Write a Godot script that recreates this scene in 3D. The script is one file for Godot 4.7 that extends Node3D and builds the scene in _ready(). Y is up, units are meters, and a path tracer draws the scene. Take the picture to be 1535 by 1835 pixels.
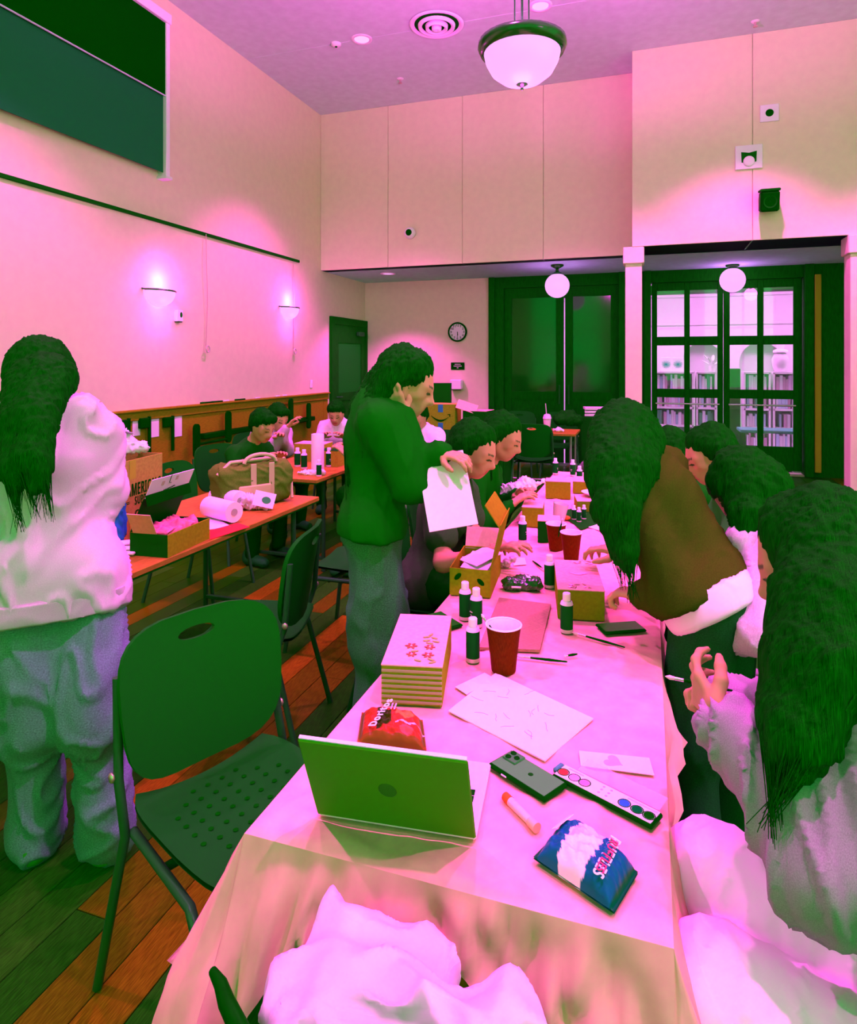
extends Node3D
# A library community room where a group paints cardboard boxes around a long table.
# Room axes: x runs right along the far wall, -z runs into the room, y is up, metres.
# f, the principal point and the eye height were measured from the photograph's vanishing points.
const FOC := 1170.0
const PU := 767.5
const PV := 650.0
const EYE := 1.6
const YAW := 0.3255
const TT := 0.742        # top of the main tablecloth
const XL := -4.66        # left wall
const ZFL := 8.75        # upper wall, left part
const ZFR := 8.14        # upper wall, right part
const ZW := 10.37        # far wall under the soffit
const CEIL := 5.31
const SOFF := 2.98
const XRW := 4.6         # right wall, outside the frame
const ZREAR := 3.6       # rear wall, behind the camera
var CS := cos(YAW)
var SN := sin(YAW)
var names := {}
var mats := {}
var rng := RandomNumberGenerator.new()
var noise := FastNoiseLite.new()

# ---- from a pixel to a point ----
func ray(u: float, v: float) -> Vector3:
	var a := (u - PU) / FOC
	return Vector3(a * CS - SN, -(v - PV) / FOC, -(a * SN + CS))
func cam() -> Vector3: return Vector3(0, EYE, 0)
func at_d(u: float, v: float, d: float) -> Vector3: return cam() + ray(u, v) * d
func on_y(u: float, v: float, y: float) -> Vector3:
	var r := ray(u, v)
	return cam() + r * ((y - EYE) / r.y)
func on_x(u: float, v: float, x: float) -> Vector3:
	var r := ray(u, v)
	return cam() + r * (x / r.x)
func on_z(u: float, v: float, zd: float) -> Vector3:
	var r := ray(u, v)
	return cam() + r * (-zd / r.z)
func T(u: float, v: float, up := 0.0) -> Vector3: return on_y(u, v, TT + up)

# ---- mesh builder ----
class MB:
	var v := PackedVector3Array()
	var n := PackedVector3Array()
	var c := PackedColorArray()
	var ix := PackedInt32Array()
	var col := Color(1, 1, 1)
	var use_col := false
	func _vert(p: Vector3, nn: Vector3) -> int:
		v.append(p); n.append(nn)
		if use_col: c.append(col)
		return v.size() - 1
	func face(pts: Array, out: Vector3) -> void:
		var nn: Vector3 = (pts[1] - pts[0]).cross(pts[2] - pts[0])
		if nn.length() < 1e-12 and pts.size() > 3: nn = (pts[2] - pts[0]).cross(pts[3] - pts[0])
		nn = nn.normalized()
		var flip := nn.dot(out) > 0.0
		if not flip: nn = -nn
		var b := v.size()
		for p in pts: _vert(p, nn)
		for i in range(1, pts.size() - 1):
			if flip: ix.append_array([b, b + i + 1, b + i])
			else: ix.append_array([b, b + i, b + i + 1])
	func box(cen: Vector3, size: Vector3, bs := Basis(), bev := 0.0) -> MB:
		var h := size * 0.5
		var b: float = min(bev, min(h.x, min(h.y, h.z)) * 0.9)
		var q := func(s: Vector3, ax: int) -> Vector3:
			var p := Vector3(s.x * (h.x - (0.0 if ax == 0 else b)), s.y * (h.y - (0.0 if ax == 1 else b)), s.z * (h.z - (0.0 if ax == 2 else b)))
			return cen + bs * p
		for ax in 3:
			for sg in [-1.0, 1.0]:
				var pts := []
				for k in [[-1, -1], [1, -1], [1, 1], [-1, 1]]:
					var s := Vector3.ZERO
					s[ax] = sg; s[(ax + 1) % 3] = k[0]; s[(ax + 2) % 3] = k[1]
					pts.append(q.call(s, ax))
				var o := Vector3.ZERO; o[ax] = sg
				face(pts, bs * o)
		if b > 0.0:
			for ax in 3:
				var a1 := (ax + 1) % 3
				var a2 := (ax + 2) % 3
				for s1 in [-1.0, 1.0]:
					for s2 in [-1.0, 1.0]:
						var sA := Vector3.ZERO; sA[ax] = -1; sA[a1] = s1; sA[a2] = s2
						var sB := sA; sB[ax] = 1
						var o := Vector3.ZERO; o[a1] = s1; o[a2] = s2
						face([q.call(sA, a1), q.call(sB, a1), q.call(sB, a2), q.call(sA, a2)], bs * o)
			for sx in [-1.0, 1.0]:
				for sy in [-1.0, 1.0]:
					for sz in [-1.0, 1.0]:
						var s := Vector3(sx, sy, sz)
						face([q.call(s, 0), q.call(s, 1), q.call(s, 2)], bs * s)
		return self
	# rows of points joined into a smooth sheet
	func sheet(rows: Array, closed := false) -> MB:
		var b := v.size()
		var m: int = rows[0].size()
		var r := rows.size()
		for row in rows:
			for p in row: _vert(p, Vector3.ZERO)
		var acc := PackedVector3Array(); acc.resize(r * m)
		var last := m if closed else m - 1
		for i in r - 1:
			for j in last:
				var a := i * m + j
				var a2 := i * m + (j + 1) % m
				var d := a + m
				var d2 := a2 + m
				var nn := (v[b + a2] - v[b + a]).cross(v[b + d] - v[b + a]) + (v[b + d] - v[b + d2]).cross(v[b + a2] - v[b + d2])
				for k in [a, a2, d, d2]: acc[k] += nn
				ix.append_array([b + a, b + d, b + a2, b + a2, b + d, b + d2])
		for i in r * m: n[b + i] = acc[i].normalized()
		return self
	func tube(pts: Array, rad, sides := 8, caps := true) -> MB:
		var rows := []
		var up := Vector3.UP
		var t0: Vector3 = (pts[1] - pts[0]).normalized()
		if absf(t0.dot(up)) > 0.9: up = Vector3.RIGHT
		var prev := up
		for i in pts.size():
			var t: Vector3 = (pts[min(i + 1, pts.size() - 1)] - pts[max(i - 1, 0)]).normalized()
			var s := (prev - t * prev.dot(t)).normalized()
			prev = s
			var w := t.cross(s)
			var rr: float = rad[i] if rad is Array else rad
			var row := []
			for k in sides:
				var an := TAU * k / sides
				row.append(pts[i] + (s * cos(an) + w * sin(an)) * rr)
			rows.append(row)
		sheet(rows, true)
		if caps:
			face(rows[0], -t0)
			face(rows[-1], (pts[-1] - pts[-2]).normalized())
		return self
	func lathe(prof: Array, segs := 16, x := Transform3D(), sy := 1.0) -> MB:
		var rows := []
		for p in prof:
			var row := []
			for k in segs:
				var an := TAU * k / segs
				row.append(x * Vector3(p.x * cos(an), p.y, p.x * sin(an) * sy))
			rows.append(row)
		return sheet(rows, true)
	func ball(cen: Vector3, r: Vector3, bs := Basis(), segs := 12) -> MB:
		var rows := []
		var hh: int = max(4, segs / 2)
		for i in hh + 1:
			var la := PI * (float(i) / hh - 0.5)
			var row := []
			for k in segs:
				var an := TAU * k / segs
				row.append(cen + bs * Vector3(r.x * cos(la) * cos(an), r.y * sin(la), r.z * cos(la) * sin(an)))
			rows.append(row)
		return sheet(rows, true)
	# outline in the x-y plane of xf, extruded dz either side
	func prism(poly: PackedVector2Array, depth: float, xf := Transform3D()) -> MB:
		var t := Geometry2D.triangulate_polygon(poly)
		for sg in [-1.0, 1.0]:
			for i in range(0, t.size(), 3):
				face([xf * Vector3(poly[t[i]].x, poly[t[i]].y, sg * depth * 0.5), xf * Vector3(poly[t[i + 1]].x, poly[t[i + 1]].y, sg * depth * 0.5), xf * Vector3(poly[t[i + 2]].x, poly[t[i + 2]].y, sg * depth * 0.5)], xf.basis * Vector3(0, 0, sg))
		var ccw := not Geometry2D.is_polygon_clockwise(poly)
		for i in poly.size():
			var a := poly[i]
			var b := poly[(i + 1) % poly.size()]
			var o := Vector2(b.y - a.y, a.x - b.x) * (1.0 if ccw else -1.0)
			face([xf * Vector3(a.x, a.y, -depth * 0.5), xf * Vector3(b.x, b.y, -depth * 0.5), xf * Vector3(b.x, b.y, depth * 0.5), xf * Vector3(a.x, a.y, depth * 0.5)], xf.basis * Vector3(o.x, o.y, 0))
		return self
	func mesh(mat: Material) -> ArrayMesh:
		var a := []
		a.resize(Mesh.ARRAY_MAX)
		a[Mesh.ARRAY_VERTEX] = v
		a[Mesh.ARRAY_NORMAL] = n
		if use_col: a[Mesh.ARRAY_COLOR] = c
		a[Mesh.ARRAY_INDEX] = ix
		var m := ArrayMesh.new()
		m.add_surface_from_arrays(Mesh.PRIMITIVE_TRIANGLES, a)
		m.surface_set_material(0, mat)
		return m

func put(called: String, mb: MB, mat: Material, parent: Node = self) -> MeshInstance3D:
	var o := MeshInstance3D.new()
	o.name = numbered(called) if parent == self else called
	o.mesh = mb.mesh(mat)
	parent.add_child(o, true)
	return o
func numbered(called: String) -> String:
	if not names.has(called):
		names[called] = 0
		return called
	names[called] += 1
	return "%s_%03d" % [called, names[called]]
func tag(o: Node, label: String, category: String, group := "", kind := "") -> Node:
	o.set_meta("label", label)
	o.set_meta("category", category)
	if group: o.set_meta("group", group)
	if kind: o.set_meta("kind", kind)
	return o
func struct(o: Node, label := "", category := "") -> Node:
	o.set_meta("kind", "structure")
	if label: o.set_meta("label", label)
	if category: o.set_meta("category", category)
	return o
func thing(called: String, label: String, category: String, pos := Vector3.ZERO, yaw := 0.0, group := "") -> Node3D:
	var o := Node3D.new()
	o.name = numbered(called)
	add_child(o)
	o.position = pos
	o.rotation.y = yaw
	tag(o, label, category, group)
	return o
func copy_of(o: Node3D, label: String, pos: Vector3, yaw: float) -> Node3D:
	var c: Node3D = o.duplicate()
	c.name = numbered(String(o.name).rstrip("_0123456789"))
	add_child(c)
	c.position = pos
	c.rotation.y = yaw
	c.set_meta("label", label)
	return c

# ---- materials; r g b are linear base colours ----
func mt(r: float, g: float, b: float, rough := 0.7, metal := 0.0) -> StandardMaterial3D:
	var key := "%.3f %.3f %.3f %.2f %.2f" % [r, g, b, rough, metal]
	if mats.has(key): return mats[key]
	var m := StandardMaterial3D.new()
	m.albedo_color = Color(r, g, b).linear_to_srgb()
	m.roughness = rough
	m.metallic = metal
	m.metallic_specular = 0.5 if rough < 0.3 else 0.08
	mats[key] = m
	return m
func glow(r: float, g: float, b: float, e: float) -> StandardMaterial3D:
	var m := StandardMaterial3D.new()
	m.albedo_color = Color(0.45, 0.35, 0.45)
	m.emission_enabled = true
	m.emission = Color(r, g, b).linear_to_srgb()
	m.emission_energy_multiplier = e
	m.roughness = 0.4
	return m
var ntex := {}
func ntx(freq: float, lo: float, oct := 4, seed_ := 1) -> NoiseTexture2D:
	var key := "%f %f %d %d" % [freq, lo, oct, seed_]
	if ntex.has(key): return ntex[key]
	var t := NoiseTexture2D.new()
	t.width = 512; t.height = 512
	t.seamless = true
	var f := FastNoiseLite.new()
	f.frequency = freq; f.fractal_octaves = oct; f.seed = seed_
	t.noise = f
	var g := Gradient.new()
	g.set_color(0, Color(lo, lo, lo)); g.set_color(1, Color(1, 1, 1))
	t.color_ramp = g
	ntex[key] = t
	return t
func mtx(r: float, g: float, b: float, rough: float, freq: float, lo: float, scale: Vector3, world := true, bump := 0.0, oct := 4) -> StandardMaterial3D:
	var m := StandardMaterial3D.new()
	m.albedo_color = Color(r, g, b).linear_to_srgb()
	m.roughness = rough
	m.metallic_specular = 0.06
	m.albedo_texture = ntx(freq, lo, oct)
	m.uv1_triplanar = true
	m.uv1_world_triplanar = world
	m.uv1_scale = scale
	if bump > 0.0:
		m.heightmap_enabled = true
		m.heightmap_texture = ntx(freq, 0.0, oct)
		m.heightmap_scale = bump
	return m
func vcol(rough := 0.7) -> StandardMaterial3D:
	var m := StandardMaterial3D.new()
	m.vertex_color_use_as_albedo = true
	m.metallic_specular = 0.15
	m.roughness = rough
	return m
func text(t: String, size: float, mat: Material, parent: Node, x: Transform3D, depth := 0.001, called := "lettering", serif := false) -> MeshInstance3D:
	var m := TextMesh.new()
	var f := SystemFont.new()
	f.font_names = PackedStringArray(["Droid Serif" if serif else "Droid Sans"])
	f.font_weight = 700
	m.font = f
	m.text = t
	m.font_size = 32
	m.pixel_size = size / 32.0
	m.depth = depth
	m.material = mat
	m.curve_step = 3.0
	var o := MeshInstance3D.new()
	o.name = called
	o.mesh = m
	o.transform = x
	parent.add_child(o, true)
	return o
func yb(a: float) -> Basis: return Basis(Vector3.UP, a)
func look(dir: Vector3, up := Vector3.UP) -> Basis:   # z axis along dir
	var z := dir.normalized()
	var x := up.cross(z)
	if x.length() < 1e-4: x = Vector3.RIGHT
	x = x.normalized()
	return Basis(x, z.cross(x), z)
func omni(parent: Node, pos: Vector3, c: Color, e: float, size: float) -> void:
	var l := OmniLight3D.new()
	l.name = "lamp_light"
	l.light_color = c.linear_to_srgb()
	l.light_energy = e
	l.light_size = size
	l.omni_range = 25.0
	l.omni_attenuation = 2.0
	l.shadow_enabled = true
	parent.add_child(l, true)
	l.position = pos

# ---- bodies, hair and cloth: a field of tapered capsules meshed as surface nets ----
class Field:
	var lo: Vector3
	var h: float
	var k: float
	var nx: int
	var ny: int
	var nz: int
	var s := PackedFloat32Array()
	var r0 := PackedInt32Array()
	var r1 := PackedInt32Array()
	func _init(bones: Array, cell: float, kk: float) -> void:
		h = cell
		k = kk
		var a := Vector3(1e9, 1e9, 1e9)
		var b := -a
		for q in bones:
			var r: float = maxf(q[2], q[3]) + 3.0 * cell + 0.012
			if q.size() > 5: r *= maxf(1.0, q[5])
			var e := Vector3(r, r, r)
			a = a.min(q[0] - e).min(q[1] - e)
			b = b.max(q[0] + e).max(q[1] + e)
		lo = a
		nx = int((b.x - a.x) / h) + 2
		ny = int((b.y - a.y) / h) + 2
		nz = int((b.z - a.z) / h) + 2
		s.resize(nx * ny * nz)
		r0.resize(ny * nz)
		r0.fill(nx)
		r1.resize(ny * nz)
		r1.fill(-1)
		for q in bones: cap(q)
	func cap(q: Array) -> void:
		var a: Vector3 = q[0]
		var b: Vector3 = q[1]
		var ra: float = q[2]
		var rb: float = q[3]
		var sq: bool = q.size() > 5
		var fn := Vector3.ZERO
		var f := 0.0
		var big := 1.0
		if sq:
			fn = q[4]
			f = 1.0 / float(q[5]) - 1.0
			big = maxf(1.0, q[5])
			b = b + fn * ((b - a).dot(fn) * f)
		var d := b - a
		var il: float = 1.0 / maxf(d.length_squared(), 1e-9)
		var mg := 3.2 / k
		var rr: float = (maxf(ra, rb) + mg) * big
		var e := Vector3(rr, rr, rr)
		var b0: Vector3 = q[1]
		var p0 := (a.min(b0) - e - lo) / h
		var p1 := (a.max(b0) + e - lo) / h
		var x0: int = maxi(0, int(p0.x)); var x1: int = mini(nx - 1, int(p1.x) + 1)
		var y0: int = maxi(0, int(p0.y)); var y1: int = mini(ny - 1, int(p1.y) + 1)
		var z0: int = maxi(0, int(p0.z)); var z1: int = mini(nz - 1, int(p1.z) + 1)
		for iz in range(z0, z1 + 1):
			for iy in range(y0, y1 + 1):
				var row := iz * ny + iy
				var i := row * nx + x0
				var py := lo.y + iy * h - a.y
				var pz := lo.z + iz * h - a.z
				var hit := false
				for ixx in range(x0, x1 + 1):
					var px := lo.x + ixx * h - a.x
					var p := Vector3(px, py, pz)
					if sq: p += fn * (p.dot(fn) * f)
					var t := clampf(p.dot(d) * il, 0.0, 1.0)
					var ds := (p - d * t).length() - (ra + (rb - ra) * t)
					if ds < mg:
						s[i] += exp(-k * ds)
						hit = true
					i += 1
				if hit:
					if x0 < r0[row]: r0[row] = x0
					if x1 > r1[row]: r1[row] = x1
	# cuts the field off on the side that nn points to
	func clip(at: Vector3, nn: Vector3) -> Field:
		for iz in nz:
			for iy in ny:
				var row := iz * ny + iy
				for ixx in range(maxi(0, r0[row]), r1[row] + 1):
					var q := lo + Vector3(ixx, iy, iz) * h - at
					var d := q.dot(nn)
					if d > -h: s[row * nx + ixx] *= exp(-k * 6.0 * (d + h * 0.0)) if d > 0.0 else 1.0
		return self
	# disp(p, n) gives an offset along the normal, colour(p) a linear colour
	func net(mb: MB, disp = null, colour = null) -> void:
		var cells := {}
		var verts := PackedVector3Array()
		var quads := []
		var sx := 1
		var sy := nx
		var sz := nx * ny
		for iz in range(1, nz - 1):
			for iy in range(1, ny - 1):
				var row := iz * ny + iy
				var xa: int = maxi(1, r0[row] - 1)
				var xb: int = mini(nx - 2, r1[row] + 1)
				for ixx in range(xa, xb + 1):
					var i := row * nx + ixx
					var ins := s[i] > 1.0
					if ins != (s[i + sx] > 1.0): quads.append([i, sy, sz, ins])
					if ins != (s[i + sy] > 1.0): quads.append([i, sz, sx, ins])
					if ins != (s[i + sz] > 1.0): quads.append([i, sx, sy, ins])
		var corner := [0, sx, sy, sx + sy, sz, sx + sz, sy + sz, sx + sy + sz]
		var edges := [[0, 1], [2, 3], [4, 5], [6, 7], [0, 2], [1, 3], [4, 6], [5, 7], [0, 4], [1, 5], [2, 6], [3, 7]]
		var nrm := PackedVector3Array()
		var tri := PackedInt32Array()
		for q in quads:
			var i: int = q[0]
			var id := []
			for c in [i - q[1] - q[2], i - q[2], i, i - q[1]]:
				if not cells.has(c):
					var l := PackedFloat32Array()
					for o in corner:
						l.append(log(maxf(s[c + o], 1e-5)))
					var acc := Vector3.ZERO
					var m := 0
					for e in edges:
						var la := l[e[0]]
						var lb := l[e[1]]
						if (la > 0.0) != (lb > 0.0):
							var t := la / (la - lb)
							var pa := Vector3(e[0] & 1, (e[0] >> 1) & 1, e[0] >> 2)
							var pb := Vector3(e[1] & 1, (e[1] >> 1) & 1, e[1] >> 2)
							acc += pa.lerp(pb, t)
							m += 1
					var cz: int = c / sz
					var cy: int = (c - cz * sz) / sy
					cells[c] = verts.size()
					verts.append(lo + (Vector3(c % nx, cy, cz) + acc / maxi(m, 1)) * h)
					nrm.append(Vector3.ZERO)
				id.append(cells[c])
			var fc := (verts[id[1]] - verts[id[0]]).cross(verts[id[2]] - verts[id[0]]) + (verts[id[2]] - verts[id[0]]).cross(verts[id[3]] - verts[id[0]])
			if not q[3]: fc = -fc
			for k2 in id: nrm[k2] += fc
			if q[3]: tri.append_array([id[0], id[2], id[1], id[0], id[3], id[2]])
			else: tri.append_array([id[0], id[1], id[2], id[0], id[2], id[3]])
		if disp != null:
			for j in verts.size():
				var nn := nrm[j].normalized()
				verts[j] += nn * float(disp.call(verts[j], nn))
			nrm.fill(Vector3.ZERO)
			for j in range(0, tri.size(), 3):
				var fc := (verts[tri[j + 2]] - verts[tri[j]]).cross(verts[tri[j + 1]] - verts[tri[j]])
				nrm[tri[j]] += fc; nrm[tri[j + 1]] += fc; nrm[tri[j + 2]] += fc
		var b := mb.v.size()
		for j in verts.size():
			mb.v.append(verts[j])
			mb.n.append(nrm[j].normalized())
			if mb.use_col: mb.c.append(colour.call(verts[j]) if colour != null else mb.col)
		for j in tri: mb.ix.append(b + j)

func folds(amp: float, fx: float, fy: float, fz: float, off := 0.0) -> Callable:
	return func(p: Vector3, _n: Vector3) -> float:
		var w := noise.get_noise_3d(p.x * fx * 0.33 + off, p.y * fy * 0.33, p.z * fz * 0.33)
		var sk := p.y * fy * 0.5 * sin(off + p.x * 3.0)
		var w2 := noise.get_noise_3d((p.x * 0.8 + p.z * 0.3) * fx * 0.8 + sk + off, p.y * fy * 0.42, (p.z * 0.8 - p.x * 0.3) * fz * 0.8 + 9.0 + sk)
		return amp * (w * 0.8 + (0.35 - minf(absf(w2) * 2.4, 0.7)) * 0.9)

# crumpled film: sharp ridges at two scales
func crinkle(amp: float, fx: float, fy: float, off := 0.0) -> Callable:
	return func(p: Vector3, _n: Vector3) -> float:
		var a := noise.get_noise_3d(p.x * fx + off + p.y * fy * 0.4, p.y * fy, p.z * fx)
		var b := noise.get_noise_3d(p.x * fx * 2.1 - p.y * fy, p.y * fy * 1.7 + off, p.z * fx * 2.1)
		return amp * ((0.4 - minf(absf(a) * 2.6, 1.2)) * 0.75 + (0.3 - minf(absf(b) * 2.6, 1.0)) * 0.4)

func finger(a: Array, p: Vector3, dir: Vector3, pal: Vector3, lens: Array, rad: float, curl: float) -> void:
	var d := dir
	for i in lens.size():
		var ax := d.cross(pal).normalized()
		d = d.rotated(ax, curl * (0.6 if i == 0 else 1.0))
		var nd: Vector3 = pal.rotated(ax, curl * (0.6 if i == 0 else 1.0))
		pal = nd
		var q: Vector3 = p + d * float(lens[i])
		a.append([p, q, rad * (1.0 - 0.09 * i), rad * (0.9 - 0.1 * i)])
		p = q

# a hand of five fingers: w wrist, d towards the fingers, pal out of the palm, th towards the thumb
func hand_bones(w: Vector3, d: Vector3, pal: Vector3, th: Vector3, curl: float, sc: float, thumb_in := 0.6) -> Array:
	d = d.normalized()
	pal = (pal - d * pal.dot(d)).normalized()
	var s := d.cross(pal).normalized()
	if s.dot(th) < 0.0: s = -s
	var a := []
	var L := [[0.040, 0.024, 0.020], [0.044, 0.028, 0.021], [0.041, 0.026, 0.021], [0.032, 0.020, 0.018]]
	for i in 4:
		var off := 0.030 - 0.0195 * i
		var kn: Vector3 = w + (d * (0.082 - 0.004 * absf(i - 1.0)) + s * off) * sc
		a.append([w + (d * 0.012 + s * off * 0.55) * sc, kn, 0.0155 * sc, 0.0105 * sc, pal, 0.85])
		var ll := []
		for x in L[i]: ll.append(x * sc)
		finger(a, kn, (d + s * (0.16 - 0.11 * i)).normalized(), pal, ll, 0.0083 * sc, curl * (0.85 + 0.12 * i))
	var tb: Vector3 = w + (d * 0.018 + s * 0.024) * sc
	var td := (d * 0.75 + s * (1.0 - thumb_in * 0.5) + pal * thumb_in).normalized()
	var t2 := tb + td * 0.042 * sc
	a.append([tb, t2, 0.014 * sc, 0.0115 * sc])
	var td2 := (td + d * 0.5 - s * 0.25 * thumb_in).normalized()
	var t3 := t2 + td2 * 0.030 * sc
	a.append([t2, t3, 0.0112 * sc, 0.0098 * sc])
	a.append([t3, t3 + (td2 + d * 0.2).normalized() * 0.022 * sc, 0.0096 * sc, 0.0078 * sc])
	return a

func elbow(a: Vector3, b: Vector3, l1: float, l2: float, pole: Vector3) -> Vector3:
	var d := b - a
	var L: float = clampf(d.length(), 0.05, (l1 + l2) * 0.995)
	var x := (l1 * l1 - l2 * l2 + L * L) / (2.0 * L)
	var y := sqrt(maxf(l1 * l1 - x * x, 0.0))
	var u := d.normalized()
	var w := (pole - u * pole.dot(u)).normalized()
	return a + u * x + w * y

const SKIN := Color(0.46, 0.31, 0.13)
# Joints of a figure. o: pelvis, face (direction), lean, sit, hands [right, left], head_pitch, head_turn, size
func pose(o: Dictionary) -> Dictionary:
	var s: float = o.get("size", 1.0)
	var f: Vector3 = o.face.normalized()
	var r := f.cross(Vector3.UP).normalized()
	var up := Vector3.UP.rotated(r, -float(o.get("lean", 0.0)))
	up = up.rotated(f, float(o.get("side", 0.0)))
	var fw := r.cross(up) * -1.0
	if fw.dot(f) < 0.0: fw = -fw
	var j := {"r": r, "f": f, "up": up, "fw": fw, "s": s}
	j.pel = o.pelvis
	j.waist = j.pel + up * 0.16 * s
	j.chest = j.pel + up * 0.34 * s
	j.neck = j.pel + up * 0.50 * s
	var shw: float = o.get("shoulder", 0.155)
	j.sr = j.neck - up * 0.085 * s + r * shw * s
	j.sl = j.neck - up * 0.085 * s - r * shw * s
	var hp: float = o.get("head_pitch", 0.0)
	var ht: float = o.get("head_turn", 0.0)
	var hf := f.rotated(Vector3.UP, ht)
	var hr := hf.cross(Vector3.UP).normalized()
	var hd := Vector3.UP.rotated(hr, -hp)
	var hfw := hf.rotated(hr, -hp)
	var roll: float = o.get("head_roll", 0.0)
	hd = hd.rotated(hfw, roll)
	j.head = j.neck + (up * 0.075 + hd * 0.115 + hfw * 0.015) * s
	if o.has("head"): j.head = o.head
	j.hb = Basis(hd.cross(hfw).normalized(), hd, hfw)     # x left of the face, y crown, z nose
	j.hr = j.pel + r * 0.085 * s
	j.hl = j.pel - r * 0.085 * s
	if o.get("sit", false):
		var sp: float = o.get("spread", 0.06)
		j.kr = j.hr + (f * 0.42 + r * sp + Vector3.DOWN * 0.01) * s
		j.kl = j.hl + (f * 0.42 - r * sp + Vector3.DOWN * 0.01) * s
		j.ar = Vector3(j.kr.x, 0.075, j.kr.z) - f * 0.05
		j.al = Vector3(j.kl.x, 0.075, j.kl.z) - f * 0.05
	else:
		j.ar = Vector3(j.hr.x, 0.08, j.hr.z) + r * 0.02
		j.al = Vector3(j.hl.x, 0.08, j.hl.z) - r * 0.02
		j.kr = j.hr.lerp(j.ar, 0.48) + f * 0.03
		j.kl = j.hl.lerp(j.al, 0.48) + f * 0.03
	j.wr = o.hands[0]
	j.wl = o.hands[1]
	for key in ["kr", "kl", "ar", "al", "sr", "sl", "waist", "chest"]:
		if o.has(key): j[key] = o[key]
	j.er = o.er if o.has("er") else elbow(j.sr, j.wr, 0.28 * s, 0.25 * s, r * 0.5 + Vector3.DOWN - f * 0.25)
	j.el = o.el if o.has("el") else elbow(j.sl, j.wl, 0.28 * s, 0.25 * s, -r * 0.5 + Vector3.DOWN - f * 0.25)
	return j

func head_bones(j: Dictionary) -> Array:
	var s: float = j.s
	var b: Basis = j.hb
	var h: Vector3 = j.head
	var L := func(x: float, y: float, z: float) -> Vector3: return h + b * (Vector3(x, y, z) * s)
	var a := []
	a.append([L.call(0, 0.045, -0.022), L.call(0, 0.04, 0.012), 0.083 * s, 0.078 * s, b.x, 0.92])
	a.append([L.call(0, 0.0, 0.015), L.call(0, -0.055, 0.035), 0.062 * s, 0.047 * s])
	a.append([L.call(0, -0.085, 0.055), L.call(0, -0.088, 0.066), 0.022 * s, 0.018 * s])
	for x in [-1.0, 1.0]:
		a.append([L.call(x * 0.05, -0.05, 0.0), L.call(x * 0.018, -0.083, 0.055), 0.024 * s, 0.02 * s])
		a.append([L.call(x * 0.038, -0.015, 0.055), L.call(x * 0.03, -0.03, 0.062), 0.026 * s, 0.02 * s])
		a.append([L.call(x * 0.080, -0.002, -0.010), L.call(x * 0.077, -0.03, -0.002), 0.017 * s, 0.010 * s, b.x, 0.5])
		a.append([L.call(x * 0.012, 0.022, 0.082), L.call(x * 0.045, 0.024, 0.066), 0.011 * s, 0.011 * s])
	a.append([L.call(0, 0.016, 0.088), L.call(0, -0.022, 0.117), 0.0075 * s, 0.011 * s])
	a.append([L.call(-0.012, -0.027, 0.096), L.call(0.012, -0.027, 0.096), 0.008 * s, 0.008 * s])
	a.append([L.call(-0.015, -0.053, 0.086), L.call(0.015, -0.053, 0.086), 0.009 * s, 0.009 * s])
	a.append([L.call(-0.012, -0.065, 0.079), L.call(0.012, -0.065, 0.079), 0.0095 * s, 0.0095 * s])
	return a

func face_colour(j: Dictionary, skin: Color) -> Callable:
	var bi: Basis = j.hb.transposed()
	var s: float = j.s
	return func(p: Vector3) -> Color:
		var q: Vector3 = bi * (p - j.head) / s
		if q.z > 0.05:
			var ax := absf(q.x)
			if q.y > -0.072 and q.y < -0.046 and ax < 0.024 and q.z > 0.07: return Color(0.42, 0.14, 0.08)
			if absf(q.y - 0.031 - (ax - 0.03) * 0.1) < 0.0042 and ax > 0.014 and ax < 0.05: return Color(0.10, 0.14, 0.04)
			if Vector2((ax - 0.032) / 0.0145, (q.y - 0.004) / 0.0055).length() < 1.0: return Color(0.02, 0.10, 0.01)
		return skin

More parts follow.
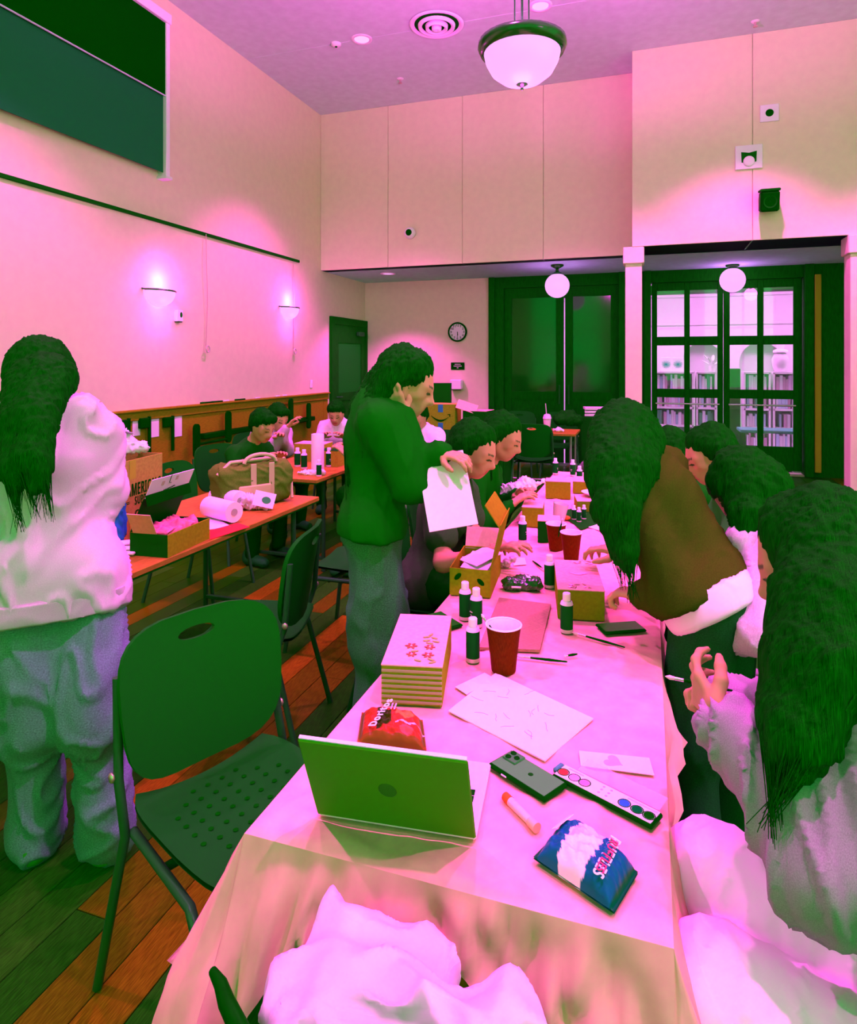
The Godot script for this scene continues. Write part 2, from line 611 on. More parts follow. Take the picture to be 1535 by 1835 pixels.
# Builds the figure: body (one skin mesh), clothes and hair as its parts.
func person(o: Dictionary) -> Node3D:
	var j := pose(o)
	var s: float = j.s
	var base := Vector3(j.pel.x, 0, j.pel.z)
	var t := thing("person", o.label, "person", Vector3.ZERO, 0.0, o.get("group", ""))
	var skin: Color = o.get("skin", SKIN)
	var cell: float = o.get("cell", 0.016)
	var fine: float = o.get("fine", 0.005)
	# torso and limbs
	var r: Vector3 = j.r
	var fw: Vector3 = j.fw
	var tors := [[j.pel - r * 0.05 * s, j.pel + r * 0.05 * s, 0.115 * s, 0.115 * s, fw, 0.85], [j.pel, j.waist, 0.115 * s, 0.105 * s, fw, 0.82], [j.waist, j.chest, 0.105 * s, 0.125 * s, fw, 0.82], [j.chest, j.neck - j.up * 0.06 * s, 0.125 * s, 0.09 * s, fw, 0.85], [j.neck - j.up * 0.045 * s, j.sr, 0.055 * s, 0.050 * s], [j.neck - j.up * 0.045 * s, j.sl, 0.055 * s, 0.050 * s]]
	var arms := [[j.sr, j.er, 0.05 * s, 0.04 * s], [j.er, j.wr, 0.04 * s, 0.027 * s], [j.sl, j.el, 0.05 * s, 0.04 * s], [j.el, j.wl, 0.04 * s, 0.027 * s]]
	var legs := [[j.hr, j.kr, 0.088 * s, 0.058 * s], [j.kr, j.ar, 0.056 * s, 0.036 * s], [j.hl, j.kl, 0.088 * s, 0.058 * s], [j.kl, j.al, 0.056 * s, 0.036 * s]]
	var neck := [[j.neck - j.up * 0.05 * s, j.head - j.hb.y * 0.04 * s - j.hb.z * 0.02 * s, 0.058 * s, 0.05 * s]]
	var mb := MB.new()
	mb.use_col = true
	mb.col = skin
	var shrink := []
	for q in tors + arms + legs:
		var q2: Array = q.duplicate()
		q2[2] -= 0.006; q2[3] -= 0.006
		shrink.append(q2)
	var feet := []
	for sd in [[j.ar, j.f], [j.al, j.f]]:
		var a0: Vector3 = sd[0]
		var ff: Vector3 = sd[1]
		if o.has("feet"): ff = o.feet
		feet.append([Vector3(a0.x, 0.05, a0.z) - ff * 0.03, Vector3(a0.x, 0.042, a0.z) + ff * 0.14, 0.034, 0.03])
	Field.new(shrink + neck + feet, maxf(cell, 0.016), 60.0).net(mb)
	Field.new(head_bones(j) + neck, fine, 95.0).net(mb, null, face_colour(j, skin))
	var hs: Array = o.get("hand", [{}, {}])
	for i in 2:
		var w: Vector3 = [j.wr, j.wl][i]
		var e: Vector3 = [j.er, j.el][i]
		var hd: Dictionary = hs[i]
		var d: Vector3 = hd.get("d", (w - e).normalized())
		var pal: Vector3 = hd.get("pal", Vector3.DOWN)
		if absf(pal.normalized().dot(d.normalized())) > 0.95: pal = j.f
		var th: Vector3 = hd.get("th", -r if i == 0 else r)
		var hbn := hand_bones(w, d, pal, th, hd.get("curl", 0.45), s * float(hd.get("sc", 1.0)), hd.get("thumb", 0.6))
		hbn.append([w - (w - e).normalized() * 0.05, w + d.normalized() * 0.015, 0.026 * s, 0.024 * s, pal.normalized(), 0.8])
		Field.new(hbn, o.get("hand_cell", fine), 260.0).net(mb)
	put("body", mb, vcol(0.55), t)
	# top
	var loose: float = o.get("loose", 0.016)
	var sl: float = o.get("sleeve", 1.0)
	var tb := []
	for q in tors:
		var q2: Array = q.duplicate()
		q2[2] += loose; q2[3] += loose
		tb.append(q2)
	var hem: float = o.get("hem", 0.0)
	tb.append([j.pel - r * 0.075 * s, j.pel + r * 0.075 * s, 0.120 * s + loose, 0.120 * s + loose, fw, 0.9])
	if hem > 0.03: tb.append([j.pel - r * 0.075 * s - j.up * hem, j.pel + r * 0.075 * s - j.up * hem, 0.120 * s + loose, 0.120 * s + loose, fw, 0.9])
	for side in [[j.sr, j.er, j.wr], [j.sl, j.el, j.wl]]:
		var e0: Vector3 = side[1]
		var wv: Vector3 = side[2]
		if sl <= 0.5:
			tb.append([side[0], side[0].lerp(e0, sl * 1.6), 0.058 * s + loose, 0.055 * s + loose])
		else:
			tb.append([side[0], e0, 0.054 * s + loose, 0.046 * s + loose])
			tb.append([e0, e0.lerp(wv, (sl - 0.5) * 2.0 - 0.04), 0.046 * s + loose, 0.033 * s + loose * 0.75])
	if o.get("hood", false):
		var up: Vector3 = j.up
		var back: Vector3 = j.neck - fw * 0.07 * s
		tb.append([back - r * 0.10 * s - up * 0.01, back + r * 0.10 * s - up * 0.01, 0.04 * s, 0.04 * s])
		tb.append([back + r * 0.08 * s - up * 0.02, back - up * 0.15 * s - fw * 0.015, 0.035 * s, 0.03 * s])
		tb.append([back - r * 0.08 * s - up * 0.02, back - up * 0.15 * s - fw * 0.015, 0.035 * s, 0.03 * s])
		tb.append([j.neck + r * 0.09 * s, j.neck + fw * 0.07 * s - up * 0.05, 0.03 * s, 0.028 * s])
		tb.append([j.neck - r * 0.09 * s, j.neck + fw * 0.07 * s - up * 0.05, 0.03 * s, 0.028 * s])
	tb.append_array(o.get("top_extra", []))
	var gm := MB.new()
	var tf := Field.new(tb, cell, o.get("top_k", 55.0))
	if not o.get("sit", false) or o.has("band"): tf.clip(j.pel - j.up * hem, -j.up)
	tf.net(gm, folds(o.get("fold", 0.012), 110.0, 70.0, 110.0, o.get("seed", 0.0)))
	var top := put(o.get("top_name", "shirt"), gm, o.top, t)
	if o.has("band"):
		var bm := MB.new()
		var bh: float = o.get("band_h", 0.06)
		var bb := []
		for q in [tb[0], tb[1], tb[6]] + ([tb[7]] if hem > 0.03 else []):
			var q2: Array = q.duplicate()
			q2[2] += 0.007; q2[3] += 0.007
			bb.append(q2)
		var lowp: Vector3 = j.pel - j.up * (hem + float(o.get("band_low", 0.0)))
		Field.new(bb, cell * 0.8, 55.0).clip(lowp, -j.up).clip(lowp + j.up * bh, j.up).net(bm, folds(0.005, 110, 70, 110, 4.0))
		put("hem_band", bm, o.band, top)
	# trousers
	var tr := []
	var flare: float = o.get("flare", 0.012)
	for q in legs:
		var q2: Array = q.duplicate()
		q2[2] += 0.004 + flare * 0.2; q2[3] += 0.012 + flare
		tr.append(q2)
	tr[1][1] = tr[1][0].lerp(tr[1][1], 0.97); tr[3][1] = tr[3][0].lerp(tr[3][1], 0.97)
	tr.append([j.pel - r * 0.055 * s, j.pel + r * 0.055 * s, 0.122 * s, 0.122 * s, fw, 0.88])
	tr.append([j.pel - r * 0.03 * s, j.pel + r * 0.03 * s + j.up * 0.05 * s, 0.112 * s, 0.108 * s, fw, 0.88])
	var tm := MB.new()
	var trf := Field.new(tr, cell, 55.0)
	if not o.get("sit", false): trf.clip(j.pel + j.up * 0.11 * s, j.up)
	trf.net(tm, folds(o.get("tfold", 0.010), 90.0, 90.0, 90.0, 31.0 + float(o.get("seed", 0.0))))
	put("trousers", tm, o.trousers, t)
	# shoes
	for q in feet:
		var sm := MB.new()
		var d: Vector3 = (q[1] - q[0]).normalized()
		Field.new([[q[0] + Vector3.UP * 0.0, q[1], 0.045, 0.04], [q[0], q[0] + Vector3.UP * 0.04, 0.045, 0.045]], 0.014, 70.0).net(sm, func(p: Vector3, _n: Vector3) -> float: return 0.0)
		put("shoe", sm, o.get("shoes", mt(0.01, 0.15, 0.02)), t)
	# hair
	var hb: Basis = j.hb
	var H: Vector3 = j.head
	var hl := func(x: float, y: float, z: float) -> Vector3: return H + hb * (Vector3(x, y, z) * s)
	var hc := [[hl.call(0, 0.060, -0.032), hl.call(0, 0.068, -0.002), 0.094 * s, 0.080 * s, hb.x, 0.95], [hl.call(0, 0.0, -0.052), hl.call(0, 0.03, -0.045), 0.076 * s, 0.088 * s], [hl.call(0.064, 0.062, -0.01), hl.call(0.066, 0.0, -0.05), 0.026 * s, 0.028 * s], [hl.call(-0.064, 0.062, -0.01), hl.call(-0.066, 0.0, -0.05), 0.026 * s, 0.028 * s]]
	var style: String = o.get("hair", "long")
	if style == "long" and not o.has("curtains"):
		for x in [-0.055, 0.0, 0.055]:
			hc.append([hl.call(x, 0.02, -0.055), hl.call(x * 1.2, -0.10, -0.085), 0.052 * s, 0.05 * s])
			var a: Vector3 = hl.call(x * 1.2, -0.10, -0.085)
			hc.append([a, a + (Vector3.DOWN * 0.2 - fw * 0.03) * s, 0.05 * s, 0.03 * s])
		for x in [-1.0, 1.0]:
			hc.append([hl.call(x * 0.078, 0.04, -0.03), hl.call(x * 0.080, -0.08, -0.035), 0.024 * s, 0.024 * s])
			var a: Vector3 = hl.call(x * 0.080, -0.08, -0.035)
			hc.append([a, a + Vector3.DOWN * 0.16 * s + fw * 0.02, 0.022 * s, 0.014 * s])
	elif style == "bun":
		hc.append([hl.call(0, 0.05, -0.12), hl.call(0, 0.06, -0.13), 0.045 * s, 0.045 * s])
	elif style == "short":
		hc.append([hl.call(0, -0.02, -0.06), hl.call(0, -0.05, -0.05), 0.06 * s, 0.045 * s])
		hc.append([hl.call(-0.04, 0.10, 0.055), hl.call(0.04, 0.10, 0.055), 0.028 * s, 0.028 * s])
	for cu in o.get("curtains", []):
		for i in cu.size() - 1:
			hc.append([cu[i][0], cu[i + 1][0], cu[i][1], cu[i + 1][1]])
	var hm := MB.new()
	Field.new(hc, o.get("hair_cell", maxf(cell * 0.6, 0.008)), 80.0).net(hm, func(p: Vector3, n: Vector3) -> float:
		var q: Vector3 = p - H
		return 0.006 * noise.get_noise_3d(q.x * 900.0, q.y * 60.0, q.z * 900.0) + 0.004 * noise.get_noise_3d(q.x * 300.0 + 40.0, q.y * 30.0, q.z * 300.0))
	# loose strands that follow the curtains
	for cu in o.get("curtains", []):
		for n in int(o.get("strands", 0)):
			var pts := []
			var rad := []
			var an := rng.randf() * TAU
			var drift := Vector3(rng.randf_range(-1, 1), 0, rng.randf_range(-1, 1)) * 0.012
			var st := Vector3(cos(an), 0, sin(an))
			for i in cu.size():
				pts.append(cu[i][0] + st * float(cu[i][1]) * 0.98 + drift * i / cu.size())
				rad.append(0.0026 * s if i < cu.size() - 1 else 0.0008)
			var last: Vector3 = pts[-1]
			pts.append(last + (pts[-1] - pts[-2]).normalized() * rng.randf_range(0.02, 0.09))
			rad.append(0.0006)
			if pts.size() > 2: hm.tube(pts, rad, 4, false)
	put("hair", hm, m_hair, t)
	rebase(t, base)
	people[o.id] = {"node": t, "j": j}
	return t
var people := {}

# moves a thing built in room coordinates so that its node stands at its base
func rebase(t: Node3D, base: Vector3) -> void:
	for c in t.get_children():
		if c is Node3D: c.position -= base
	t.position += base

var m_hair := mtx(0.003, 0.21, 0.003, 0.6, 0.05, 0.35, Vector3(16, 1.0, 16))

const PINK := Color(1.0, 0.045, 0.80)
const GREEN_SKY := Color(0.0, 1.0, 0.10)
var K_PEND := 1.5
var K_DOWN := 22.0
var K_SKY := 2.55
func _ready() -> void:
	rng.seed = 7
	noise.seed = 3
	noise.frequency = 0.1
	noise.fractal_type = FastNoiseLite.FRACTAL_NONE
	var c := Camera3D.new()
	c.name = "camera"
	c.projection = Camera3D.PROJECTION_FRUSTUM
	c.near = 0.05
	c.far = 120.0
	c.size = 1835.0 / FOC * 0.05
	c.frustum_offset = Vector2(0, (PV - 917.5) / FOC * 0.05)
	c.position = cam()
	c.rotation.y = YAW
	add_child(c)
	c.current = true
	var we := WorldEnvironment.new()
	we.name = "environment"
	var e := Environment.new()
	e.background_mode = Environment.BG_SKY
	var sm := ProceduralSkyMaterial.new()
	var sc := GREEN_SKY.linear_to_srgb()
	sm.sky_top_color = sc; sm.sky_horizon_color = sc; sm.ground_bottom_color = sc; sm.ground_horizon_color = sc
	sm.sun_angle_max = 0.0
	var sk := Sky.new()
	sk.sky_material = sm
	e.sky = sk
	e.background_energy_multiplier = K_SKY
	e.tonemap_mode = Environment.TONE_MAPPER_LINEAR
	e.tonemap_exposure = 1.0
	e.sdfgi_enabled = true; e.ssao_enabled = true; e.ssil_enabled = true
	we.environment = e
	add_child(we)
	room()
	lamps()
	library()
	wall_things()
	far_things()
	left_tables()
	main_table()
	chairs()
	crowd()

# ---- materials of the place ----
var m_wall := mtx(0.80, 0.74, 0.50, 0.85, 0.02, 0.97, Vector3(0.7, 0.7, 0.7))
var m_ceil := mtx(0.62, 0.80, 0.74, 0.85, 0.02, 0.94, Vector3(0.6, 0.6, 0.6))
var m_white := mt(0.86, 0.80, 0.86, 0.6)
var m_dark := mt(0.003, 0.13, 0.003, 0.55)
var m_darkgloss := mt(0.003, 0.11, 0.003, 0.18)
var m_metal := mt(0.02, 0.15, 0.03, 0.35, 0.3)
var m_rough := mt(0.003, 0.10, 0.003, 0.9)
var m_doorwood := mtx(0.004, 0.20, 0.004, 0.35, 0.03, 0.8, Vector3(3, 0.4, 3))
var m_wains := mtx(0.36, 0.33, 0.012, 0.45, 0.06, 0.75, Vector3(1.5, 5, 0.5), true, 0.0)
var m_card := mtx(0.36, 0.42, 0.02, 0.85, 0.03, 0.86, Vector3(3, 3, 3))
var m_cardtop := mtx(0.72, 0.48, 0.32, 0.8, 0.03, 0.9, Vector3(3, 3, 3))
var m_black := mt(0.0, 0.09, 0.0, 0.5)
var m_paper := mt(0.88, 0.80, 0.88, 0.8)
var m_tabletop := mtx(0.36, 0.27, 0.025, 0.35, 0.04, 0.8, Vector3(2, 2, 0.5))
var m_glass: StandardMaterial3D

func xz(u: float) -> float: return on_z(u, 650, ZW).x

func wallbox(mb: MB, a: Vector3, b: Vector3) -> void:
	mb.box((a + b) * 0.5, (b - a).abs())

func room() -> void:
	m_glass = StandardMaterial3D.new()
	m_glass.albedo_color = Color(0.8, 0.95, 0.85, 0.06)
	m_glass.transparency = BaseMaterial3D.TRANSPARENCY_ALPHA
	m_glass.roughness = 0.02
	# floor: planks along z on a dark bed
	var fb := MB.new()
	wallbox(fb, Vector3(XL - 0.15, -0.12, -ZW - 0.2), Vector3(XRW + 0.15, -0.012, ZREAR + 0.15))
	var floor_o := put("floor", fb, mt(0.01, 0.12, 0.01))
	struct(floor_o, "dark hardwood floor with scattered orange brown planks", "floor")
	var tones := [Vector3(0.012, 0.21, 0.004), Vector3(0.02, 0.25, 0.006), Vector3(0.06, 0.20, 0.004), Vector3(0.11, 0.20, 0.003), Vector3(0.20, 0.23, 0.004)]
	var pm := []
	for tn in tones: pm.append(mtx(tn.x, tn.y, tn.z, 0.3, 0.05, 0.6, Vector3(9, 9, 0.7), true, 0.0, 5))
	var lens := [1.1, 1.5, 1.9]
	var pmesh := {}
	var W := 0.128
	var forced := [[on_y(250, 1690, 0), 4], [on_y(310, 1640, 0), 4], [on_y(575, 1150, 0), 4], [on_y(590, 1085, 0), 3], [on_y(590, 1200, 0), 3], [on_y(500, 1290, 0), 3], [on_y(460, 1340, 0), 3], [on_y(60, 1800, 0), 3], [on_y(340, 1390, 0), 3], [on_y(200, 1750, 0), 4], [on_y(540, 1050, 0), 3]]
	var rest := MB.new()
	rest.use_col = true
	var col := 0
	var x := XL + W * 0.5
	while x < XRW:
		var z := ZREAR - rng.randf() * 1.1
		while z > -ZW:
			var li := rng.randi() % 3
			var L: float = lens[li]
			var zc := z - L * 0.5
			var roll := rng.randf()
			var ti := 0 if roll < 0.45 else 1 if roll < 0.70 else 2 if roll < 0.86 else 3 if roll < 0.95 else 4
			for f in forced:
				if absf(f[0].x - x) < W * 0.5 and absf(f[0].z - zc) < L * 0.5: ti = f[1]
			var seen := (x > -2.9 and x < -0.5 and zc < -0.2 and zc > -6.5) or (x > 0.9 and x < 3.2 and zc < -5.0)
			if seen:
				var key := "%d %d" % [li, ti]
				if not pmesh.has(key): pmesh[key] = MB.new().box(Vector3.ZERO, Vector3(W - 0.003, 0.014, L - 0.003), Basis(), 0.0015).mesh(pm[ti])
				var o := MeshInstance3D.new()
				o.name = "plank"
				o.mesh = pmesh[key]
				o.position = Vector3(x, -0.007, zc)
				floor_o.add_child(o, true)
			else:
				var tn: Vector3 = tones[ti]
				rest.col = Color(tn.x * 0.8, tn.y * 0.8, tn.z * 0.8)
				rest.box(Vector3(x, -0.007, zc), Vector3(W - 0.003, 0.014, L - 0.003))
			z -= L
		x += W
		col += 1
	var ro := put("farther_planks", rest, vcol(0.3), floor_o)
	ro.set_meta("kind", "stuff")
	# left wall with two high windows
	var w := MB.new()
	var y0 := 3.53
	var y1 := 4.98
	var zs := [ZREAR, 2.6, -0.6, -2.45, -5.33, -ZW - 0.15]
	wallbox(w, Vector3(XL - 0.18, 0, zs[0]), Vector3(XL, y0, zs[5]))
	wallbox(w, Vector3(XL - 0.18, y1, zs[0]), Vector3(XL, CEIL + 0.1, zs[5]))
	wallbox(w, Vector3(XL - 0.18, y0, zs[0]), Vector3(XL, y1, zs[1]))
	wallbox(w, Vector3(XL - 0.18, y0, zs[2]), Vector3(XL, y1, zs[3]))
	wallbox(w, Vector3(XL - 0.18, y0, zs[4]), Vector3(XL, y1, zs[5]))
	struct(put("wall_left", w, m_wall), "tall plain plaster side wall with two sconces", "wall")
	for k in 2:
		var za: float = [zs[3], zs[1]][k]
		var zb: float = [zs[4], zs[2]][k]
		var win := thing("window_1" if k == 0 else "window_2", "high window under a dark roller blind on plaster wall" if k == 0 else "high window farther back along the sconce wall", "window")
		win.set_meta("kind", "structure")
		var fr := MB.new()
		for q in [[y0 - 0.0, y0 + 0.04], [y1 - 0.04, y1]]:
			wallbox(fr, Vector3(XL - 0.16, q[0], za), Vector3(XL - 0.08, q[1], zb))
		for q in [za, zb, (za + zb) * 0.5]:
			wallbox(fr, Vector3(XL - 0.16, y0, q - 0.025), Vector3(XL - 0.08, y1, q + 0.025))
		put("window_frame", fr, m_white, win)
		var g := MB.new()
		wallbox(g, Vector3(XL - 0.125, y0 + 0.04, za), Vector3(XL - 0.119, y1 - 0.04, zb))
		put("pane", g, mt(0.01, 0.16, 0.10, 0.1), win)
		# sun screen cloth low down, dark blind above
		var b1 := MB.new()
		wallbox(b1, Vector3(XL + 0.060, y0 - 0.03, za + 0.06), Vector3(XL + 0.064, 4.30, zb - 0.06))
		put("screen_cloth", b1, mt(0.012, 0.17, 0.05, 0.35), win)
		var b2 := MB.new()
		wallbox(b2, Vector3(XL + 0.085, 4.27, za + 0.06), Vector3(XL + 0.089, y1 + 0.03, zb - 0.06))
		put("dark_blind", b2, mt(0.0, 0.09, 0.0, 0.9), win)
		var b3 := MB.new()
		b3.tube([Vector3(XL + 0.087, 4.265, za + 0.06), Vector3(XL + 0.087, 4.265, zb - 0.06)], 0.008, 8)
		put("blind_hem_bar", b3, mt(0.6, 0.6, 0.75, 0.3), win)
		var b4 := MB.new()
		b4.box(Vector3(XL + 0.06, y1 + 0.06, (za + zb) * 0.5), Vector3(0.13, 0.10, absf(za - zb) + 0.12), Basis(), 0.006)
		put("blind_cassette", b4, m_white, win)
		for q in [za + 0.03, zb - 0.03]:
			put("side_channel", MB.new().box(Vector3(XL + 0.05, (y0 + y1) * 0.5 - 0.02, q), Vector3(0.11, y1 - y0 + 0.14, 0.055), Basis(), 0.006), m_white, win)
		put("channel_foot", MB.new().box(Vector3(XL + 0.055, y0 - 0.08, zb - 0.03), Vector3(0.13, 0.03, 0.09), Basis(), 0.004), m_white, win)
	# wainscot and rails on the left wall: panels one by one
	var wz := on_x(585, 705, XL).z
	var wp := Node3D.new()
	wp.name = "trim_1"
	add_child(wp)
	struct(wp, "tan wood wainscot with cap along the sconce wall", "wainscot")
	var zc := 3.4
	while zc > wz:
		var zn: float = maxf(zc - 1.22, wz)
		put("panel", MB.new().box(Vector3(XL + 0.012, 0.52, (zc + zn) * 0.5), Vector3(0.024, 1.04, zc - zn - 0.006), Basis(), 0.003), m_wains, wp)
		zc = zn
	put("cap_rail", MB.new().box(Vector3(XL + 0.02, 1.09, (3.4 + wz) * 0.5), Vector3(0.04, 0.09, 3.4 - wz), Basis(), 0.006).box(Vector3(XL + 0.03, 1.14, (3.4 + wz) * 0.5), Vector3(0.07, 0.022, 3.4 - wz), Basis(), 0.005), m_wains, wp)
	var rail := MB.new().box(Vector3(XL + 0.012, 3.02, (3.4 - 8.1) * 0.5), Vector3(0.024, 0.035, 11.5), Basis(), 0.004)
	struct(put("trim_2", rail, m_dark), "thin dark picture rail high on the sconce wall", "rail")
	# ceiling in panels with seams
	var ce := Node3D.new()
	ce.name = "ceiling"
	add_child(ce)
	struct(ce, "high plaster ceiling with panel seams", "ceiling")
	var seams := [ZREAR + 0.15, 0.4, -3.2, -6.85, -ZW - 0.15]
	for i in 4:
		put("ceiling_panel", MB.new().box(Vector3((XL + XRW) * 0.5, CEIL + 0.06, (seams[i] + seams[i + 1]) * 0.5), Vector3(XRW - XL + 0.3, 0.12, seams[i] - seams[i + 1] - 0.006), Basis(), 0.004), m_ceil, ce)
	# upper walls
	var xs := on_z(1132, 443, ZFR).x
	var up := Node3D.new()
	up.name = "wall_upper_left"
	add_child(up)
	struct(up, "upper plaster wall of tall panels above the low alcove", "wall")
	var us := [XL, on_z(695, 300, ZFL).x, on_z(828, 300, ZFL).x, on_z(973, 300, ZFL).x, xs + 0.02]
	for i in 4:
		put("wall_panel", MB.new().box(Vector3((us[i] + us[i + 1]) * 0.5, (SOFF + CEIL) * 0.5, -ZFL - 0.06), Vector3(us[i + 1] - us[i] - 0.004, CEIL - SOFF, 0.12), Basis(), 0.004), m_wall, up)
	put("backing", MB.new().box(Vector3((XL + xs) * 0.5, (SOFF + CEIL) * 0.5, -ZFL - 0.16), Vector3(xs - XL, CEIL - SOFF, 0.08)), m_wall, up)
	var ur := Node3D.new()
	ur.name = "wall_upper_right"
	add_child(ur)
	struct(ur, "upper plaster wall that steps forward beside the tall panels", "wall")
	var xm := on_z(1348, 300, ZFR).x
	for q in [[xs, xm], [xm, XRW]]:
		put("wall_panel", MB.new().box(Vector3((q[0] + q[1]) * 0.5, (SOFF + CEIL) * 0.5, -ZFR - 0.32), Vector3(q[1] - q[0] - 0.004, CEIL - SOFF, 0.64), Basis(), 0.004), m_wall, ur)
	# soffit
	var so := MB.new()
	wallbox(so, Vector3(XL, SOFF, -ZFL - 0.02), Vector3(XRW, SOFF + 0.12, -ZW))
	wallbox(so, Vector3(xs + 0.01, SOFF, -ZFR - 0.02), Vector3(XRW, SOFF + 0.08, -ZFL - 0.1))
	struct(put("ceiling_alcove", so, mtx(0.42, 0.88, 0.60, 0.8, 0.02, 0.94, Vector3(0.6, 0.6, 0.6))), "low alcove ceiling with globe lamps", "ceiling")
	# far wall: plaster by the clock, dark wood around two pairs of doors
	var f := MB.new()
	var xa := xz(878)
	wallbox(f, Vector3(XL - 0.15, 0, -ZW), Vector3(xa, SOFF + 0.1, -ZW - 0.18))
	struct(put("wall_far", f, m_wall), "plaster end wall with a clock", "wall")
	var d2a := xz(902)
	var d2b := xz(1108)
	var d3a := xz(1166)
	var d3b := xz(1440)
	var dt := 2.80
	var fd := MB.new()
	for q in [[xa, d2a, 0.0, SOFF], [d2b, d3a, 0.0, SOFF], [d3b, XRW, 0.0, SOFF], [d2a, d2b, dt, SOFF], [d3a, d3b, dt, SOFF]]:
		wallbox(fd, Vector3(q[0], q[2], -ZW), Vector3(q[1], q[3] + 0.05, -ZW - 0.18))
	struct(put("wall_far_panelled", fd, m_doorwood), "dark wood panelled wall around the double doors", "wall")
	# architraves and a pale strip
	var tr := 3
	for q in [[xa + 0.03, 0.10, 0.05], [d2b + 0.05, 0.1, 0.05], [d3a - 0.05, 0.1, 0.05], [d3b + 0.06, 0.12, 0.06]]:
		struct(put("trim_%d" % tr, MB.new().box(Vector3(q[0], SOFF * 0.5, -ZW + q[2] * 0.5), Vector3(q[1], SOFF, q[2]), Basis(), 0.008), m_doorwood), "dark wood door casing", "trim")
		tr += 1
	var sx := xz(1463)
	struct(put("trim_%d" % tr, MB.new().box(Vector3(sx, 1.45, -ZW + 0.06), Vector3(0.075, 2.75, 0.06), Basis(), 0.006), mt(0.36, 0.38, 0.02, 0.4)), "tan wooden strip on the dark wood wall", "trim")
	tr += 1
	# columns
	for q in [[on_z(1135, 460, ZFR + 0.1).x, 0.19], [on_z(1541, 460, ZFR + 0.1).x, 0.24]]:
		var cx: float = q[0]
		var wd: float = q[1]
		var cn := Node3D.new()
		cn.name = "trim_%d" % tr
		tr += 1
		add_child(cn)
		struct(cn, "square plaster column below the upper wall", "column")
		put("shaft", MB.new().box(Vector3(cx, 1.4, -ZFR - 0.12), Vector3(wd, 2.8, wd), Basis(), 0.006), m_wall, cn)
		put("capital", MB.new().box(Vector3(cx, 2.88, -ZFR - 0.12), Vector3(wd + 0.05, 0.2, wd + 0.05), Basis(), 0.01), m_wall, cn)
		put("base", MB.new().box(Vector3(cx, 0.09, -ZFR - 0.12), Vector3(wd + 0.04, 0.18, wd + 0.04), Basis(), 0.006), m_doorwood, cn)
	# door in the left wall
	var za := on_x(590, 600, XL).z
	var zb := on_x(655, 600, XL).z
	var d1 := Node3D.new()
	d1.name = "door_1"
	add_child(d1)
	struct(d1, "dark wood door with tall glass panel in the alcove corner", "door")
	var dh := 2.32
	var cas := MB.new()
	cas.box(Vector3(XL + 0.02, dh * 0.5, za - 0.05), Vector3(0.06, dh, 0.11), Basis(), 0.008)
	cas.box(Vector3(XL + 0.02, dh * 0.5, zb + 0.05), Vector3(0.06, dh, 0.11), Basis(), 0.008)
	cas.box(Vector3(XL + 0.02, dh - 0.06, (za + zb) * 0.5), Vector3(0.062, 0.12, za - zb), Basis(), 0.008)
	put("casing", cas, m_doorwood, d1)
	var lf := MB.new()
	var zl0 := za - 0.11
	var zl1 := zb + 0.11
	for q in [[zl0, zl0 - 0.14, 0.0, dh - 0.12], [zl1 + 0.14, zl1, 0.0, dh - 0.12], [zl0 - 0.14, zl1 + 0.14, 0.0, 0.35], [zl0 - 0.14, zl1 + 0.14, dh - 0.40, dh - 0.12], [zl0 - 0.14, zl1 + 0.14, 1.0, 1.12]]:
		wallbox(lf, Vector3(XL + 0.002, q[2], q[0]), Vector3(XL + 0.034, q[3], q[1]))
	put("leaf", lf, m_doorwood, d1)
	put("door_glass", MB.new().box(Vector3(XL + 0.012, (1.12 + dh - 0.4) * 0.5, (zl0 + zl1) * 0.5), Vector3(0.012, dh - 1.52, zl0 - zl1 - 0.28)), mt(0.006, 0.26, 0.01, 0.5), d1)
	put("lower_panel", MB.new().box(Vector3(XL + 0.012, 0.67, (zl0 + zl1) * 0.5), Vector3(0.016, 0.65, zl0 - zl1 - 0.28), Basis(), 0.004), m_doorwood, d1)
	put("door_closer", MB.new().box(Vector3(XL + 0.07, dh - 0.24, zl1 + 0.25), Vector3(0.06, 0.07, 0.22), Basis(), 0.01), m_metal, d1)
	put("door_handle", MB.new().tube([Vector3(XL + 0.03, 1.06, zl0 - 0.07), Vector3(XL + 0.08, 1.06, zl0 - 0.07), Vector3(XL + 0.08, 1.06, zl0 - 0.18)], 0.011, 8), m_metal, d1)
	# closed dark doors: two glossy leaves with a slit between
	var dd := Node3D.new()
	dd.name = "door_2"
	add_child(dd)
	struct(dd, "tall pair of closed dark glossy panelled doors", "door")
	var mid := xz(1010)
	for q in [[d2a, mid - 0.012], [mid + 0.012, d2b]]:
		var lw: float = q[1] - q[0]
		var cx2: float = (q[0] + q[1]) * 0.5
		var leaf := MB.new()
		for s in [[q[0], q[0] + 0.12, 0.02, dt], [q[1] - 0.12, q[1], 0.02, dt], [q[0] + 0.12, q[1] - 0.12, 0.02, 0.3], [q[0] + 0.12, q[1] - 0.12, dt - 0.16, dt], [q[0] + 0.12, q[1] - 0.12, 1.02, 1.14]]:
			wallbox(leaf, Vector3(s[0], s[2], -ZW - 0.06), Vector3(s[1], s[3], -ZW - 0.11))
		var lo := put("leaf", leaf, m_doorwood, dd)
		put("upper_panel", MB.new().box(Vector3(cx2, (1.14 + dt - 0.16) * 0.5, -ZW - 0.085), Vector3(lw - 0.22, dt - 1.28, 0.02)), mt(0.003, 0.13, 0.003, 0.09), lo)
		put("lower_panel", MB.new().box(Vector3(cx2, 0.66, -ZW - 0.085), Vector3(lw - 0.22, 0.74, 0.02), Basis(), 0.004), m_doorwood, lo)
